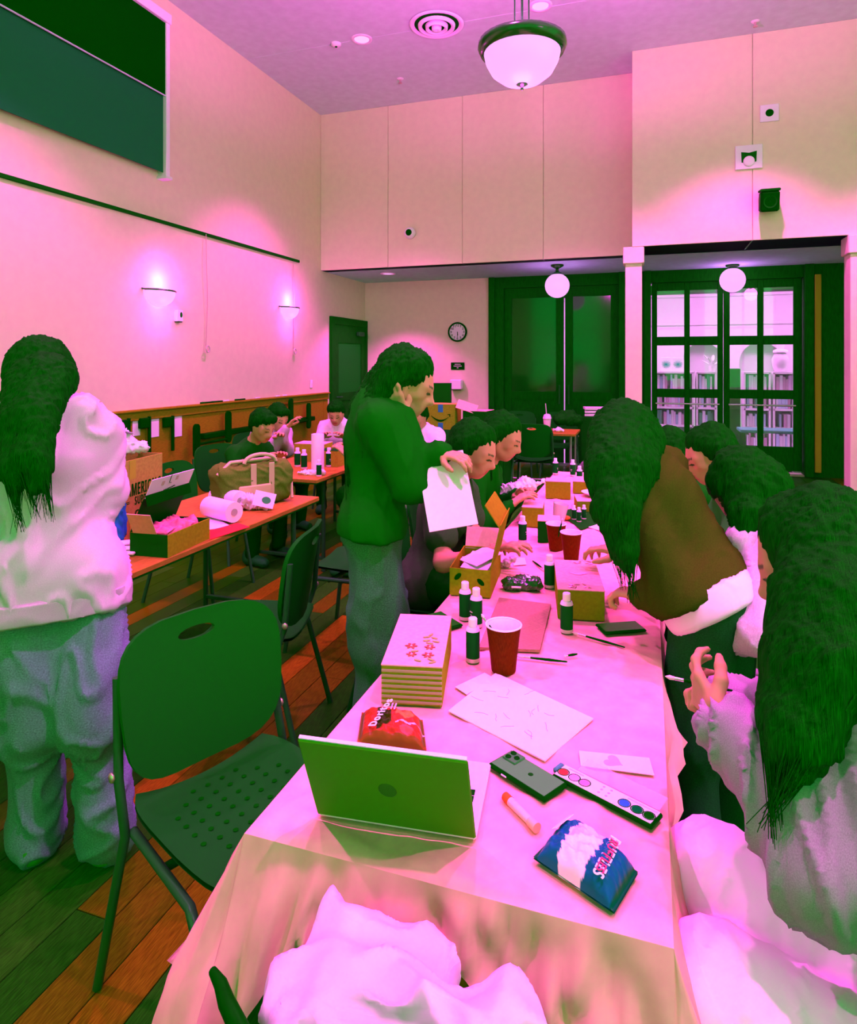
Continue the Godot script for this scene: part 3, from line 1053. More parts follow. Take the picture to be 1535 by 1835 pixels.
		put("pull_handle", MB.new().tube([Vector3(q[1] - 0.06 if q[0] == d2a else q[0] + 0.06, 0.95, -ZW - 0.02), Vector3(q[1] - 0.06 if q[0] == d2a else q[0] + 0.06, 1.25, -ZW - 0.02)], 0.012, 8), m_metal, lo)
	# glazed doors
	var dg := Node3D.new()
	dg.name = "door_3"
	add_child(dg)
	struct(dg, "pair of dark glazed doors with twelve panes to the library", "door")
	var ys := [0.06, 0.40, 1.08, 1.21, 1.86, 1.99, 2.68, dt]
	for L in [[d3a + 0.01, xz(1296), [xz(1177), xz(1226), xz(1236), xz(1286)]], [xz(1297), d3b - 0.01, [xz(1308), xz(1358), xz(1369), xz(1423)]]]:
		var p: Array = L[2]
		var leaf := MB.new()
		for s in [[L[0], p[0]], [p[1], p[2]], [p[3], L[1]]]:
			leaf.box(Vector3((s[0] + s[1]) * 0.5, (0.06 + dt) * 0.5, -ZW - 0.085), Vector3(s[1] - s[0], dt - 0.06, 0.05), Basis(), 0.006)
		for s in [[0.06, 0.40], [1.08, 1.21], [1.86, 1.99], [2.68, dt]]:
			for k in [[p[0], p[1]], [p[2], p[3]]]:
				leaf.box(Vector3((k[0] + k[1]) * 0.5, (s[0] + s[1]) * 0.5, -ZW - 0.085), Vector3(k[1] - k[0], s[1] - s[0], 0.046), Basis(), 0.004)
		var lo := put("leaf", leaf, m_doorwood, dg)
		for s in [[0.40, 1.08], [1.21, 1.86], [1.99, 2.68]]:
			for k in [[p[0], p[1]], [p[2], p[3]]]:
				put("pane", MB.new().box(Vector3((k[0] + k[1]) * 0.5, (s[0] + s[1]) * 0.5, -ZW - 0.085), Vector3(k[1] - k[0] + 0.01, s[1] - s[0] + 0.01, 0.006)), m_glass, lo)
		put("push_bar", MB.new().tube([Vector3(p[0] - 0.02, 0.99, -ZW - 0.02), Vector3(p[3] + 0.02, 0.99, -ZW - 0.02)], 0.014, 8), mt(0.75, 0.7, 0.7, 0.25, 0.8), lo)
	struct(put("trim_%d" % tr, MB.new().box(Vector3((d3a + d3b) * 0.5, 0.012, -ZW - 0.06), Vector3(d3b - d3a, 0.024, 0.2), Basis(), 0.004), mt(0.5, 0.5, 0.3, 0.35, 0.4)), "metal threshold under the glazed doors", "threshold")
	tr += 1
	# right wall and rear wall, outside the frame: openings added to let green sky in as shadow fill
	var wr := MB.new()
	var panes := [[3.2, 0.4], [0.0, -2.8], [-3.2, -6.0]]
	wallbox(wr, Vector3(XRW, 0, ZREAR + 0.15), Vector3(XRW + 0.2, 0.7, -ZW - 0.15))
	wallbox(wr, Vector3(XRW, 4.9, ZREAR + 0.15), Vector3(XRW + 0.2, CEIL + 0.1, -ZW - 0.15))
	for q in [[ZREAR + 0.15, 3.2], [0.4, 0.0], [-2.8, -3.2], [-6.0, -ZW - 0.15]]:
		wallbox(wr, Vector3(XRW, 0.7, q[0]), Vector3(XRW + 0.2, 4.9, q[1]))
	struct(put("wall_right", wr, m_wall), "plaster wall with added tall windows opposite the sconces", "wall")
	var wb := MB.new()
	var rp := [[-4.2, -1.6], [-1.2, 1.4], [1.8, 4.3]]
	wallbox(wb, Vector3(XL - 0.15, 0, ZREAR), Vector3(XRW + 0.15, 0.7, ZREAR + 0.2))
	wallbox(wb, Vector3(XL - 0.15, 4.9, ZREAR), Vector3(XRW + 0.15, CEIL + 0.1, ZREAR + 0.2))
	for q in [[XL - 0.15, -4.2], [-1.6, -1.2], [1.4, 1.8], [4.3, XRW + 0.15]]:
		wallbox(wb, Vector3(q[0], 0.7, ZREAR), Vector3(q[1], 4.9, ZREAR + 0.2))
	struct(put("wall_rear", wb, m_wall), "plaster rear wall with added tall windows", "wall")
	for i in 6:
		var win := Node3D.new()
		win.name = "window_%d" % (i + 3)  # unseen windows, put in so the green sky brightens the shaded sides
		add_child(win)
		struct(win, "added unseen tall window that lets in green fill light", "window")
		var fr := MB.new()
		var gl := MB.new()
		var q: Array = panes[i] if i < 3 else rp[i - 3]
		var md: float = (q[0] + q[1]) * 0.5
		var wdt: float = absf(q[0] - q[1])
		for hh in [0.73, 2.8, 4.87]:
			if i < 3: fr.box(Vector3(XRW + 0.1, hh, md), Vector3(0.07, 0.06, wdt))
			else: fr.box(Vector3(md, hh, ZREAR + 0.1), Vector3(wdt, 0.06, 0.07))
		for k in [q[0], md, q[1]]:
			if i < 3: fr.box(Vector3(XRW + 0.1, 2.8, k), Vector3(0.07, 4.2, 0.06))
			else: fr.box(Vector3(k, 2.8, ZREAR + 0.1), Vector3(0.06, 4.2, 0.07))
		put("window_frame", fr, m_white, win)
		if i < 3: gl.box(Vector3(XRW + 0.1, 2.8, md), Vector3(0.006, 4.2, wdt))
		else: gl.box(Vector3(md, 2.8, ZREAR + 0.1), Vector3(wdt, 4.2, 0.006))
		put("pane", gl, m_glass, win)

# ---- lamps ----
func lamps() -> void:
	var shade := glow(1.0, 0.42, 1.0, 1.05)
	var pc := at_d(935, 108, 4.5)
	for i in [0, 2]:
		var p: Vector3 = [pc, Vector3(pc.x, pc.y, -0.15), Vector3(2.5, pc.y, -2.2)][i]
		var lab: String = ["alabaster bowl pendant lamp hung by rods in front of the panelled upper wall", "alabaster bowl pendant lamp hung over the near end of the table", "alabaster bowl pendant lamp hung on the side of the added windows"][i]
		var t := thing("pendant_lamp", lab, "lamp", p)
		put("bowl", MB.new().lathe([Vector2(0.0, -0.17), Vector2(0.06, -0.165), Vector2(0.14, -0.14), Vector2(0.21, -0.085), Vector2(0.25, -0.01), Vector2(0.265, 0.06), Vector2(0.25, 0.06), Vector2(0.235, 0.0), Vector2(0.2, -0.07), Vector2(0.0, -0.14)], 32), shade, t)
		put("rim", MB.new().lathe([Vector2(0.25, 0.045), Vector2(0.285, 0.05), Vector2(0.305, 0.09), Vector2(0.30, 0.125), Vector2(0.27, 0.135), Vector2(0.25, 0.10), Vector2(0.25, 0.045)], 32), m_darkgloss, t)
		put("finial", MB.new().lathe([Vector2(0.0, -0.21), Vector2(0.012, -0.2), Vector2(0.008, -0.185), Vector2(0.04, -0.168), Vector2(0.035, -0.155), Vector2(0.0, -0.15)], 16), m_darkgloss, t)
		for k in 3:
			var an := TAU * k / 3.0 + 0.4
			put("rod", MB.new().tube([Vector3(cos(an) * 0.28, 0.12, sin(an) * 0.28), Vector3(cos(an) * 0.16, 0.15, sin(an) * 0.16), Vector3(cos(an) * 0.055, 0.2, sin(an) * 0.055), Vector3(cos(an) * 0.055, CEIL - p.y - 0.05, sin(an) * 0.055)], 0.006, 6), m_metal, t)
		put("stem", MB.new().tube([Vector3(0, 0.0, 0), Vector3(0, CEIL - p.y - 0.02, 0)], 0.008, 8), m_metal, t)
		put("canopy", MB.new().lathe([Vector2(0.0, -0.06), Vector2(0.05, -0.055), Vector2(0.09, -0.02), Vector2(0.09, 0.0)], 20, Transform3D(Basis(), Vector3(0, CEIL - p.y, 0))), m_metal, t)
		omni(t, Vector3(0, -0.32, 0), PINK, K_PEND, 0.16)
		omni(t, Vector3(0, 0.085, 0), PINK, K_PEND * 10.0, 0.04)
	# wall sconces
	for q in [[283, 522, 72, "half bowl wall sconce above the small alarm box"], [515, 552, 48, "half bowl wall sconce beside the hanging cord near the corner"]]:
		var p := on_x(q[0], q[1], XL)
		var R := 0.19
		var t := thing("wall_sconce", q[3], "lamp", p, PI / 2)
		var bowl := MB.new()
		var rows := []
		for i in 9:
			var a := PI * 0.5 * i / 8.0
			var row := []
			for k in 15:
				var b := PI * k / 14.0
				row.append(Vector3(cos(b) * R * cos(a * 0.98), -sin(a) * 0.155, 0.01 + sin(b) * 0.13 * cos(a * 0.98)))
			rows.append(row)
		bowl.sheet(rows)
		put("shade", bowl, shade, t)
		var rm := []
		for k in 15:
			var b := PI * k / 14.0
			rm.append(Vector3(cos(b) * (R + 0.004), 0.004, 0.01 + sin(b) * 0.134))
		put("rim", MB.new().tube(rm, 0.009, 6), m_darkgloss, t)
		put("bracket", MB.new().box(Vector3(-R - 0.02, 0.006, 0.012), Vector3(0.05, 0.014, 0.014), Basis(), 0.003), m_metal, t)
		omni(t, Vector3(0, 0.10, 0.12), PINK, 0.45, 0.06)
		omni(t, Vector3(0, -0.19, 0.17), PINK, 0.22, 0.08)
	# globe lamps under the soffit
	for q in [[998, 512, "frosted globe ceiling lamp before the closed dark doors"], [1312, 502, "frosted globe ceiling lamp before the glazed doors"]]:
		var p := at_d(q[0], q[1], 9.2)
		var t := thing("globe_lamp", q[2], "lamp", p)
		put("globe", MB.new().ball(Vector3.ZERO, Vector3(0.172, 0.172, 0.172), Basis(), 24), glow(1.0, 0.42, 1.0, 1.1), t)
		put("fitter", MB.new().lathe([Vector2(0.06, 0.155), Vector2(0.065, 0.18), Vector2(0.03, 0.2), Vector2(0.02, SOFF - p.y - 0.06), Vector2(0.09, SOFF - p.y - 0.02), Vector2(0.09, SOFF - p.y)], 20), m_darkgloss, t)
		omni(t, Vector3.ZERO, Color(0.85, 0.12, 1.0), 0.35, 0.15)
	# recessed downlights
	var dls := [[on_y(648, 70, CEIL), CEIL, "recessed ceiling downlight beside the small smoke detector"], [on_y(968, 10, CEIL), CEIL, "recessed ceiling downlight above the bowl pendant"], [on_y(695, 490, SOFF), SOFF, "recessed downlight in the low alcove ceiling"]]
	# the rows go on overhead, outside the frame
	for zz in [-6.84, -3.4, -0.9]:
		for xx in [-3.1, -1.07, 0.96, 2.99]:
			if (zz > -6.0 or xx > 0.0) and (zz < -1.0 or absf(xx + 1.07) > 0.1): dls.append([Vector3(xx, CEIL, zz), CEIL, "recessed ceiling downlight overhead"])
	for q in dls:
		var p: Vector3 = q[0]
		var t := thing("downlight", q[2], "lamp", p, 0.0, "overhead downlights" if q[2].ends_with("overhead") else "")
		put("trim_ring", MB.new().lathe([Vector2(0.085, -0.004), Vector2(0.092, -0.012), Vector2(0.118, -0.010), Vector2(0.122, 0.0)], 28), m_white, t)
		put("lens", MB.new().lathe([Vector2(0.0, -0.003), Vector2(0.088, -0.003)], 24), glow(1.0, 0.45, 1.0, 1.2), t)
		var l := SpotLight3D.new()
		l.name = "lamp_light"
		l.light_color = PINK.linear_to_srgb()
		l.light_energy = 7.0 if q[1] == SOFF else K_DOWN
		l.spot_angle = 53.0 if q[1] == SOFF else 44.0
		l.spot_angle_attenuation = 0.45
		l.spot_range = 20.0
		l.light_size = 0.07
		l.shadow_enabled = true
		l.rotation.x = -PI / 2
		l.position = Vector3(0, -0.03, 0)
		t.add_child(l)

# ---- the library behind the glazed doors ----
func library() -> void:
	var z0 := -ZW - 0.18
	var z1 := -15.6
	var xa := -2.6
	var xb := 6.0
	var h := 3.9
	var m := mt(0.85, 0.8, 0.85, 0.8)
	struct(put("floor_library", MB.new().box(Vector3((xa + xb) * 0.5, -0.06, (z0 + z1) * 0.5), Vector3(xb - xa, 0.12, z0 - z1)), mt(0.6, 0.55, 0.65, 0.35)), "pale library floor beyond the glazed doors", "floor")
	struct(put("ceiling_library", MB.new().box(Vector3((xa + xb) * 0.5, h + 0.06, (z0 + z1) * 0.5), Vector3(xb - xa, 0.12, z0 - z1)), m), "white library ceiling beyond the glazed doors", "ceiling")
	var sh := MB.new()
	wallbox(sh, Vector3(xa, 0, z0), Vector3(xa - 0.12, h, z1))
	wallbox(sh, Vector3(xb, 0, z0), Vector3(xb + 0.12, h, z1))
	wallbox(sh, Vector3(xa, SOFF + 0.05, z0 + 0.05), Vector3(xb, h, z0))
	struct(put("wall_library", sh, m), "white library side walls", "wall")
	# back wall with an arched niche
	var bw := Node3D.new()
	bw.name = "wall_library_back"
	add_child(bw)
	struct(bw, "white library back wall with arched niches", "wall")
	put("backing", MB.new().box(Vector3((xa + xb) * 0.5, h * 0.5, z1 - 0.35), Vector3(xb - xa, h, 0.1)), m, bw)
	var poly := PackedVector2Array([Vector2(xa, 0), Vector2(xa, h), Vector2(xb, h), Vector2(xb, 0)])
	for cx in [on_z(1362, 600, 15.6).x, on_z(1258, 600, 15.6).x]:
		var seg := PackedVector2Array()
		seg.append(Vector2(cx + 0.42, 0))
		for k in 13:
			var a := PI * k / 12.0
			seg.append(Vector2(cx + cos(a) * 0.42, 1.62 + sin(a) * 0.42))
		seg.append(Vector2(cx - 0.42, 0))
		poly.append_array(seg)
	put("arched_front", MB.new().prism(poly, 0.12, Transform3D(Basis(), Vector3(0, 0, z1))), m, bw)
	for q in [0.0, 1.0]:
		put("panel_moulding", MB.new().box(Vector3((xa + xb) * 0.5, 2.45 + q * 0.62, z1 + 0.08), Vector3(xb - xa, 0.05, 0.05), Basis(), 0.01), m_white, bw)
	struct(put("trim_90", MB.new().box(Vector3((xa + xb) * 0.5, 2.98, -13.2), Vector3(xb - xa, 0.16, 0.3), Basis(), 0.01), m_dark), "dark beam across the library ceiling", "beam")
	for q in [-0.6, 1.9, 4.4]:
		var t := thing("library_ceiling_light", "square white ceiling light panel in the library", "lamp", Vector3(q, h, -12.6), 0, "library ceiling lights")
		put("frame", MB.new().box(Vector3(0, -0.015, 0), Vector3(1.26, 0.03, 1.26), Basis(), 0.004), m_white, t)
		put("diffuser", MB.new().box(Vector3(0, -0.032, 0), Vector3(1.18, 0.006, 1.18)), glow(1, 0.42, 1, 1.2), t)
		var l := AreaLight3D.new()
		l.name = "lamp_light"
		l.area_size = Vector2(1.15, 1.15)
		l.light_color = Color(1.0, 0.30, 0.98).linear_to_srgb()
		l.light_energy = 13.0
		l.shadow_enabled = true
		l.rotation.x = -PI / 2
		l.position = Vector3(0, -0.05, 0)
		t.add_child(l)
	# bookcases with books
	var cols := [mt(0.8, 0.7, 0.8), mt(0.75, 0.55, 0.75), mt(0.35, 0.5, 0.6), mt(0.85, 0.8, 0.9), mt(0.1, 0.35, 0.2), mt(0.6, 0.35, 0.5), mt(0.55, 0.65, 0.85)]
	var bmesh := {}
	var bz := -13.0
	var bays := [[on_z(1172, 700, 13.0).x, on_z(1242, 700, 13.0).x, "left"], [on_z(1246, 700, 13.0).x, on_z(1282, 700, 13.0).x, "mid"], [on_z(1330, 700, 13.0).x, on_z(1378, 700, 13.0).x, "right"], [on_z(1382, 700, 13.0).x, on_z(1420, 700, 13.0).x, "end"]]
	var bl := ["white low bookcase behind the leftmost door panes", "narrow white bookcase beside the dark post", "white bookcase behind the middle of the open leaf", "white bookcase at the end below the white bust"]
	for bi in 4:
		var b: Array = bays[bi]
		var w: float = b[1] - b[0]
		var t := thing("bookcase", ["white bookcase seen through the doors with two facing display books on top", "narrow white bookcase in the library with a small plant on top", "white bookcase in the library below the arched niche", "white bookcase in the library with a pale jar on top"][bi], "bookcase", Vector3((b[0] + b[1]) * 0.5, 0, bz))
		for s in [-1.0, 1.0]:
			put("side", MB.new().box(Vector3(s * (w * 0.5 - 0.015), 0.71, 0), Vector3(0.03, 1.42, 0.32)), m_white, t)
		put("back", MB.new().box(Vector3(0, 0.71, -0.15), Vector3(w, 1.42, 0.02)), mt(0.3, 0.45, 0.35), t)
		for y in [0.06, 0.44, 0.77, 1.10, 1.42]:
			put("shelf", MB.new().box(Vector3(0, y, 0), Vector3(w - 0.005, 0.035, 0.32)), m_white, t)
		for y in [0.08, 0.46, 0.79, 1.12]:
			var x := -w * 0.5 + 0.05
			while x < w * 0.5 - 0.088:
				var th: float = [0.034, 0.044, 0.054][rng.randi() % 3]
				var hh: float = [0.19, 0.23, 0.26][rng.randi() % 3]
				var ci := rng.randi() % cols.size()
				var key := "%f %f %d" % [th, hh, ci]
				if rng.randf() > 0.08:
					if not bmesh.has(key): bmesh[key] = MB.new().box(Vector3(0, hh * 0.5, 0), Vector3(th - 0.003, hh, 0.19), Basis(), 0.003).mesh(cols[ci])
					var o := MeshInstance3D.new()
					o.name = numbered("book")
					o.mesh = bmesh[key]
					add_child(o)
					o.position = t.position + Vector3(x + th * 0.5, y, 0.03)
					tag(o, "%s book on the %s shelf of the library %s" % [["pale pink", "mauve", "teal grey", "white", "dark green", "rose", "light blue"][ci], {0.08: "lowest", 0.46: "second", 0.79: "third", 1.12: "top"}[y], ["bookcase with the display books", "narrow bookcase under the plant", "bookcase below the arched niche", "bookcase under the pale jar"][bi]], "book", "books in the library")
				x += th
	# things on the bookcases
	for k in 2:
		var u: float = [1193.0, 1214.0][k]
		var p := on_z(u, 664, 13.0)
		var t := thing("display_book", ["square book with a star cover, upright at the shelf edge", "square book with a star cover, upright beside the vase of pens"][k], "book", Vector3(p.x, 1.44, -12.95))
		put("cover", MB.new().box(Vector3(0, 0.13, 0), Vector3(0.2, 0.26, 0.02), Basis(Vector3.RIGHT, -0.12), 0.004), m_white, t)
		for a in 6:
			put("star_ray", MB.new().box(Vector3(cos(a * PI / 6) * 0.0, 0.13, 0.014), Vector3(0.15, 0.006, 0.004), Basis(Vector3.RIGHT, -0.12) * Basis(Vector3.BACK, a * PI / 6)), mt(0.05, 0.4, 0.4), t)
	var jar := thing("jar", "white lidded jar on top of the end bookcase", "jar", Vector3(on_z(1398, 660, 13).x, 1.44, -13.0))
	put("body", MB.new().lathe([Vector2(0, 0), Vector2(0.09, 0), Vector2(0.13, 0.1), Vector2(0.14, 0.22), Vector2(0.1, 0.32), Vector2(0.07, 0.34)], 18), m_white, jar)
	put("lid", MB.new().lathe([Vector2(0.12, 0.34), Vector2(0.12, 0.38), Vector2(0.05, 0.41), Vector2(0.08, 0.5), Vector2(0, 0.52)], 18), m_white, jar)
	var pl := thing("potted_plant", "small bright plant on the narrow library bookcase", "plant", Vector3(on_z(1276, 650, 13).x, 1.44, -13.0))
	put("pot", MB.new().lathe([Vector2(0, 0), Vector2(0.05, 0), Vector2(0.065, 0.1), Vector2(0.055, 0.1), Vector2(0, 0.08)], 14), m_white, pl)
	for k in 9:
		var a := TAU * k / 9.0
		var d := Vector3(cos(a), 0.9 + 0.4 * sin(k * 2.1), sin(a)) * 0.12
		put("leaf", MB.new().ball(Vector3(0, 0.1, 0) + d, Vector3(0.03, 0.07, 0.012), look(d) * Basis(Vector3.RIGHT, PI / 2), 8), mt(0.7, 0.75, 0.7), pl)
	# post and a reading table
	var pst := thing("library_post", "dark turned wooden post in the library between the bookcases", "post", Vector3(on_z(1316, 700, 12.2).x, 0, -12.2))
	put("shaft", MB.new().box(Vector3(0, 0.9, 0), Vector3(0.16, 1.2, 0.16), Basis(), 0.01), m_dark, pst)
	put("foot", MB.new().lathe([Vector2(0.09, 0), Vector2(0.09, 0.05), Vector2(0.05, 0.1), Vector2(0.08, 0.2), Vector2(0.07, 0.3)], 16), m_dark, pst)
	var rt := thing("reading_table", "low dark table standing in the library", "table", Vector3(on_z(1345, 780, 11.9).x + 0.35, 0, -11.8))
	put("top", MB.new().box(Vector3(0, 0.5, 0), Vector3(1.1, 0.05, 0.5), Basis(), 0.01), mt(0.1, 0.4, 0.3, 0.3), rt)
	for s in [[-1, -1], [1, -1], [1, 1], [-1, 1]]:
		put("leg", MB.new().lathe([Vector2(0.03, 0), Vector2(0.02, 0.06), Vector2(0.04, 0.15), Vector2(0.03, 0.48)], 10, Transform3D(Basis(), Vector3(s[0] * 0.5, 0, s[1] * 0.2))), m_dark, rt)

# ---- small things on walls and ceiling ----
func wall_things() -> void:
	var p := on_y(782, 43, CEIL)
	var t := thing("ceiling_diffuser", "round white air diffuser with concentric rings on the ceiling", "vent", p)
	for q in [[0.30, 0.245, -0.02], [0.205, 0.16, -0.045], [0.125, 0.085, -0.06], [0.055, 0.0, -0.07]]:
		put("ring", MB.new().lathe([Vector2(q[0], -0.002 + q[2] * 0.3), Vector2(q[0] * 0.97, q[2]), Vector2((q[0] + q[1]) * 0.5, q[2] - 0.006), Vector2(q[1], q[2] + 0.012), Vector2(q[1], q[2] + 0.02)], 32), m_white, t)
	put("throat", MB.new().lathe([Vector2(0.0, -0.006), Vector2(0.25, -0.006)], 28), m_dark, t)
	t = thing("smoke_detector", "small round smoke detector between seam and downlight", "detector", on_y(602, 78, CEIL))
	put("body", MB.new().lathe([Vector2(0.06, 0.0), Vector2(0.058, -0.02), Vector2(0.035, -0.035), Vector2(0.0, -0.036)], 20), m_white, t)
	put("sensor", MB.new().lathe([Vector2(0.016, -0.034), Vector2(0.014, -0.044), Vector2(0.0, -0.045)], 12), m_dark, t)
	for q in [[717, 141, "ceiling sprinkler head above the tall wall panels"], [1353, 38, "ceiling sprinkler head above the stepped wall"]]:
		t = thing("sprinkler", q[2], "sprinkler", on_y(q[0], q[1], CEIL))
		put("escutcheon", MB.new().lathe([Vector2(0.045, 0.0), Vector2(0.035, -0.012), Vector2(0.0, -0.014)], 16), m_white, t)
		put("head", MB.new().lathe([Vector2(0.014, -0.01), Vector2(0.012, -0.05), Vector2(0.026, -0.055), Vector2(0.026, -0.06), Vector2(0, -0.06)], 12), mt(0.7, 0.5, 0.5, 0.3, 0.6), t)
	# dome camera on the left upper wall
	t = thing("security_camera", "round white security camera with dark lens on the panelled wall", "camera", on_z(735, 418, ZFL))
	put("base", MB.new().lathe([Vector2(0.0, 0.0), Vector2(0.085, 0.0), Vector2(0.08, 0.04), Vector2(0.06, 0.07), Vector2(0.045, 0.07)], 20, Transform3D(Basis(Vector3.RIGHT, PI / 2), Vector3.ZERO)), m_white, t)
	put("lens", MB.new().ball(Vector3(0, 0.0, 0.065), Vector3(0.048, 0.048, 0.03), Basis(), 16), m_black, t)
	# plates on the stepped wall
	t = thing("wall_plate", "small square white plate with a dark round hole", "plate", on_z(1378, 203, ZFR))
	put("plate", MB.new().box(Vector3(0, 0, 0.008), Vector3(0.19, 0.19, 0.016), Basis(), 0.004), m_white, t)
	put("hole", MB.new().lathe([Vector2(0, 0.018), Vector2(0.042, 0.018), Vector2(0.042, 0.01)], 20, Transform3D(Basis(Vector3.RIGHT, PI / 2), Vector3.ZERO)), m_black, t)
	t = thing("strobe_plate", "square white plate with a dark strobe recess and pale lens", "plate", on_z(1341, 282, ZFR))
	put("plate", MB.new().box(Vector3(0, 0, 0.01), Vector3(0.28, 0.27, 0.02), Basis(), 0.005), m_white, t)
	put("recess", MB.new().prism(PackedVector2Array([Vector2(-0.08, 0.06), Vector2(0.0, 0.045), Vector2(0.08, 0.06), Vector2(0.075, -0.06), Vector2(-0.075, -0.06)]), 0.01, Transform3D(Basis(), Vector3(0, 0, 0.02))), m_dark, t)
	put("lens", MB.new().ball(Vector3(0, -0.05, 0.024), Vector3(0.06, 0.06, 0.02), Basis(), 16), m_white, t)
	t = thing("wall_speaker", "small black box speaker on a bracket on the stepped wall", "speaker", on_z(1374, 366, ZFR))
	put("cabinet", MB.new().box(Vector3(0, 0, 0.13), Vector3(0.19, 0.22, 0.16), Basis(Vector3.RIGHT, 0.2), 0.02), m_black, t)
	put("hood", MB.new().box(Vector3(0, 0.12, 0.14), Vector3(0.2, 0.03, 0.19), Basis(Vector3.RIGHT, 0.15), 0.008), m_dark, t)
	put("cone", MB.new().lathe([Vector2(0.07, 0.0), Vector2(0.03, -0.02), Vector2(0.0, -0.005)], 18, Transform3D(Basis(Vector3.RIGHT, PI / 2 + 0.2), Vector3(0, -0.02, 0.215))), m_dark, t)
	put("bracket", MB.new().box(Vector3(0, -0.02, 0.03), Vector3(0.06, 0.08, 0.06), Basis(), 0.006), m_metal, t)
	# left wall
	t = thing("alarm_box", "small white alarm box under the sconce", "alarm", on_x(316, 566, XL), PI / 2)
	put("case", MB.new().box(Vector3(0, 0, 0.025), Vector3(0.09, 0.12, 0.05), Basis(), 0.006), m_white, t)
	put("lens", MB.new().ball(Vector3(0.01, 0.01, 0.052), Vector3(0.016, 0.03, 0.012), Basis(), 10), m_dark, t)
	put("bottom_vent", MB.new().box(Vector3(0, -0.062, 0.025), Vector3(0.07, 0.012, 0.04)), m_dark, t)
	for q in [[365, 420, 620, "long pull cord with a ring between the two sconces"], [522, 468, 625, "short pull cord beside the sconce near the corner"]]:
		var a := on_x(q[0], q[1], XL) + Vector3(0.03, 0, 0)
		var b := on_x(q[0] + 2, q[2], XL) + Vector3(0.03, 0, 0)
		t = thing("pull_cord", q[3], "cord", a)
		var L := b - a
		var pts := []
		for i in 9:
			var f := i / 8.0
			pts.append(Vector3(0.01 * sin(f * 5.0), L.y * f, L.z * f + 0.012 * sin(f * 7.0)))
		put("cord", MB.new().tube(pts, 0.004, 6), mt(0.5, 0.42, 0.3), t)
		var ring := []
		for i in 17: ring.append(Vector3(0.01, L.y - 0.035 + 0.035 * cos(TAU * i / 16.0), L.z + 0.03 * sin(TAU * i / 16.0)))
		put("ring", MB.new().tube(ring, 0.007, 6, false), mt(0.55, 0.5, 0.45), t)
	t = thing("light_switch", "small white light switch plate next to the alcove door", "switch", on_x(557, 688, XL), PI / 2)
	put("plate", MB.new().box(Vector3(0, 0, 0.005), Vector3(0.07, 0.115, 0.01), Basis(), 0.003), m_white, t)
	put("toggle", MB.new().box(Vector3(0, 0.005, 0.014), Vector3(0.012, 0.03, 0.014), Basis(), 0.002), m_white, t)
	# clock on the far wall
	t = thing("wall_clock", "round white wall clock with a dark rim", "clock", on_z(820, 595, ZW))
	var cx := Transform3D(Basis(Vector3.RIGHT, PI / 2), Vector3.ZERO)
	put("rim", MB.new().lathe([Vector2(0.135, 0.0), Vector2(0.16, 0.0), Vector2(0.162, 0.03), Vector2(0.148, 0.045), Vector2(0.134, 0.03)], 36, cx), m_black, t)
	put("dial", MB.new().lathe([Vector2(0.0, 0.02), Vector2(0.138, 0.02)], 36, cx), m_paper, t)
	for i in 12:
		var an := TAU * (i + 1) / 12.0
		text(str(i + 1), 0.05, m_black, t, Transform3D(Basis(), Vector3(sin(an) * 0.108, cos(an) * 0.108, 0.022)), 0.001, "numeral")
	for q in [[0.06, PI * 0.97, 0.012], [0.095, PI * 1.0, 0.008]]:
		put("hand", MB.new().box(Vector3(sin(q[1]) * q[0] * 0.45, cos(q[1]) * q[0] * 0.45, 0.026), Vector3(q[2], q[0], 0.002), Basis(Vector3.BACK, -q[1])), m_black, t)
	t = thing("wall_sign", "small dark sign with pale lines below the clock", "sign", on_z(820, 656, ZW))
	put("board", MB.new().box(Vector3(0, 0, 0.006), Vector3(0.23, 0.12, 0.012), Basis(), 0.003), m_black, t)
	for q in [[0.03, 0.10], [0.0, 0.14], [-0.03, 0.03]]:
		put("print_line", MB.new().box(Vector3(0, q[0], 0.0125), Vector3(q[1], 0.01, 0.001)), mt(0.6, 0.6, 0.5), t)
	t = thing("paper_dispenser", "white paper dispenser box below the dark sign", "dispenser", on_z(819, 689, ZW))
	put("case", MB.new().box(Vector3(0, 0, 0.05), Vector3(0.2, 0.16, 0.10), Basis(), 0.012), m_white, t)
	put("slot", MB.new().box(Vector3(0, -0.085, 0.05), Vector3(0.15, 0.015, 0.07), Basis(), 0.003), m_dark, t)
	# pages and clips on the wainscot
	var pl := ["white sheet pinned to the wainscot behind the tall carton", "white sheet pinned to the wainscot between two black clips", "white sheet pinned to the wainscot past the last black clip"]
	for i in 3:
		var q: Array = [[240, 761, 0.10], [272, 764, 0.13], [314, 764, 0.13]][i]
		var a := on_x(q[0], q[1], XL)
		put_tag("pinned_sheet", MB.new().box(a + Vector3(0.028, 0, 0), Vector3(0.003, 0.21, q[2])), m_paper, pl[i], "paper")
	var cl := ["black clip bracket on the wainscot beside the first pinned sheet", "black clip bracket on the wainscot in the middle of the row", "black clip bracket on the wainscot beside the last pinned sheet"]
	for i in 3:
		var q: Array = [[212, 762], [250, 758], [293, 756]][i]
		var a := on_x(q[0], q[1], XL)
		t = thing("clip_bracket", cl[i], "bracket", a, PI / 2)
		put("clip", MB.new().box(Vector3(0, 0, 0.05), Vector3(0.11, 0.10, 0.05), Basis(), 0.008), m_black, t)
		put("arm", MB.new().box(Vector3(0.075, -0.12, 0.05), Vector3(0.028, 0.36, 0.03), Basis(), 0.005), m_black, t)
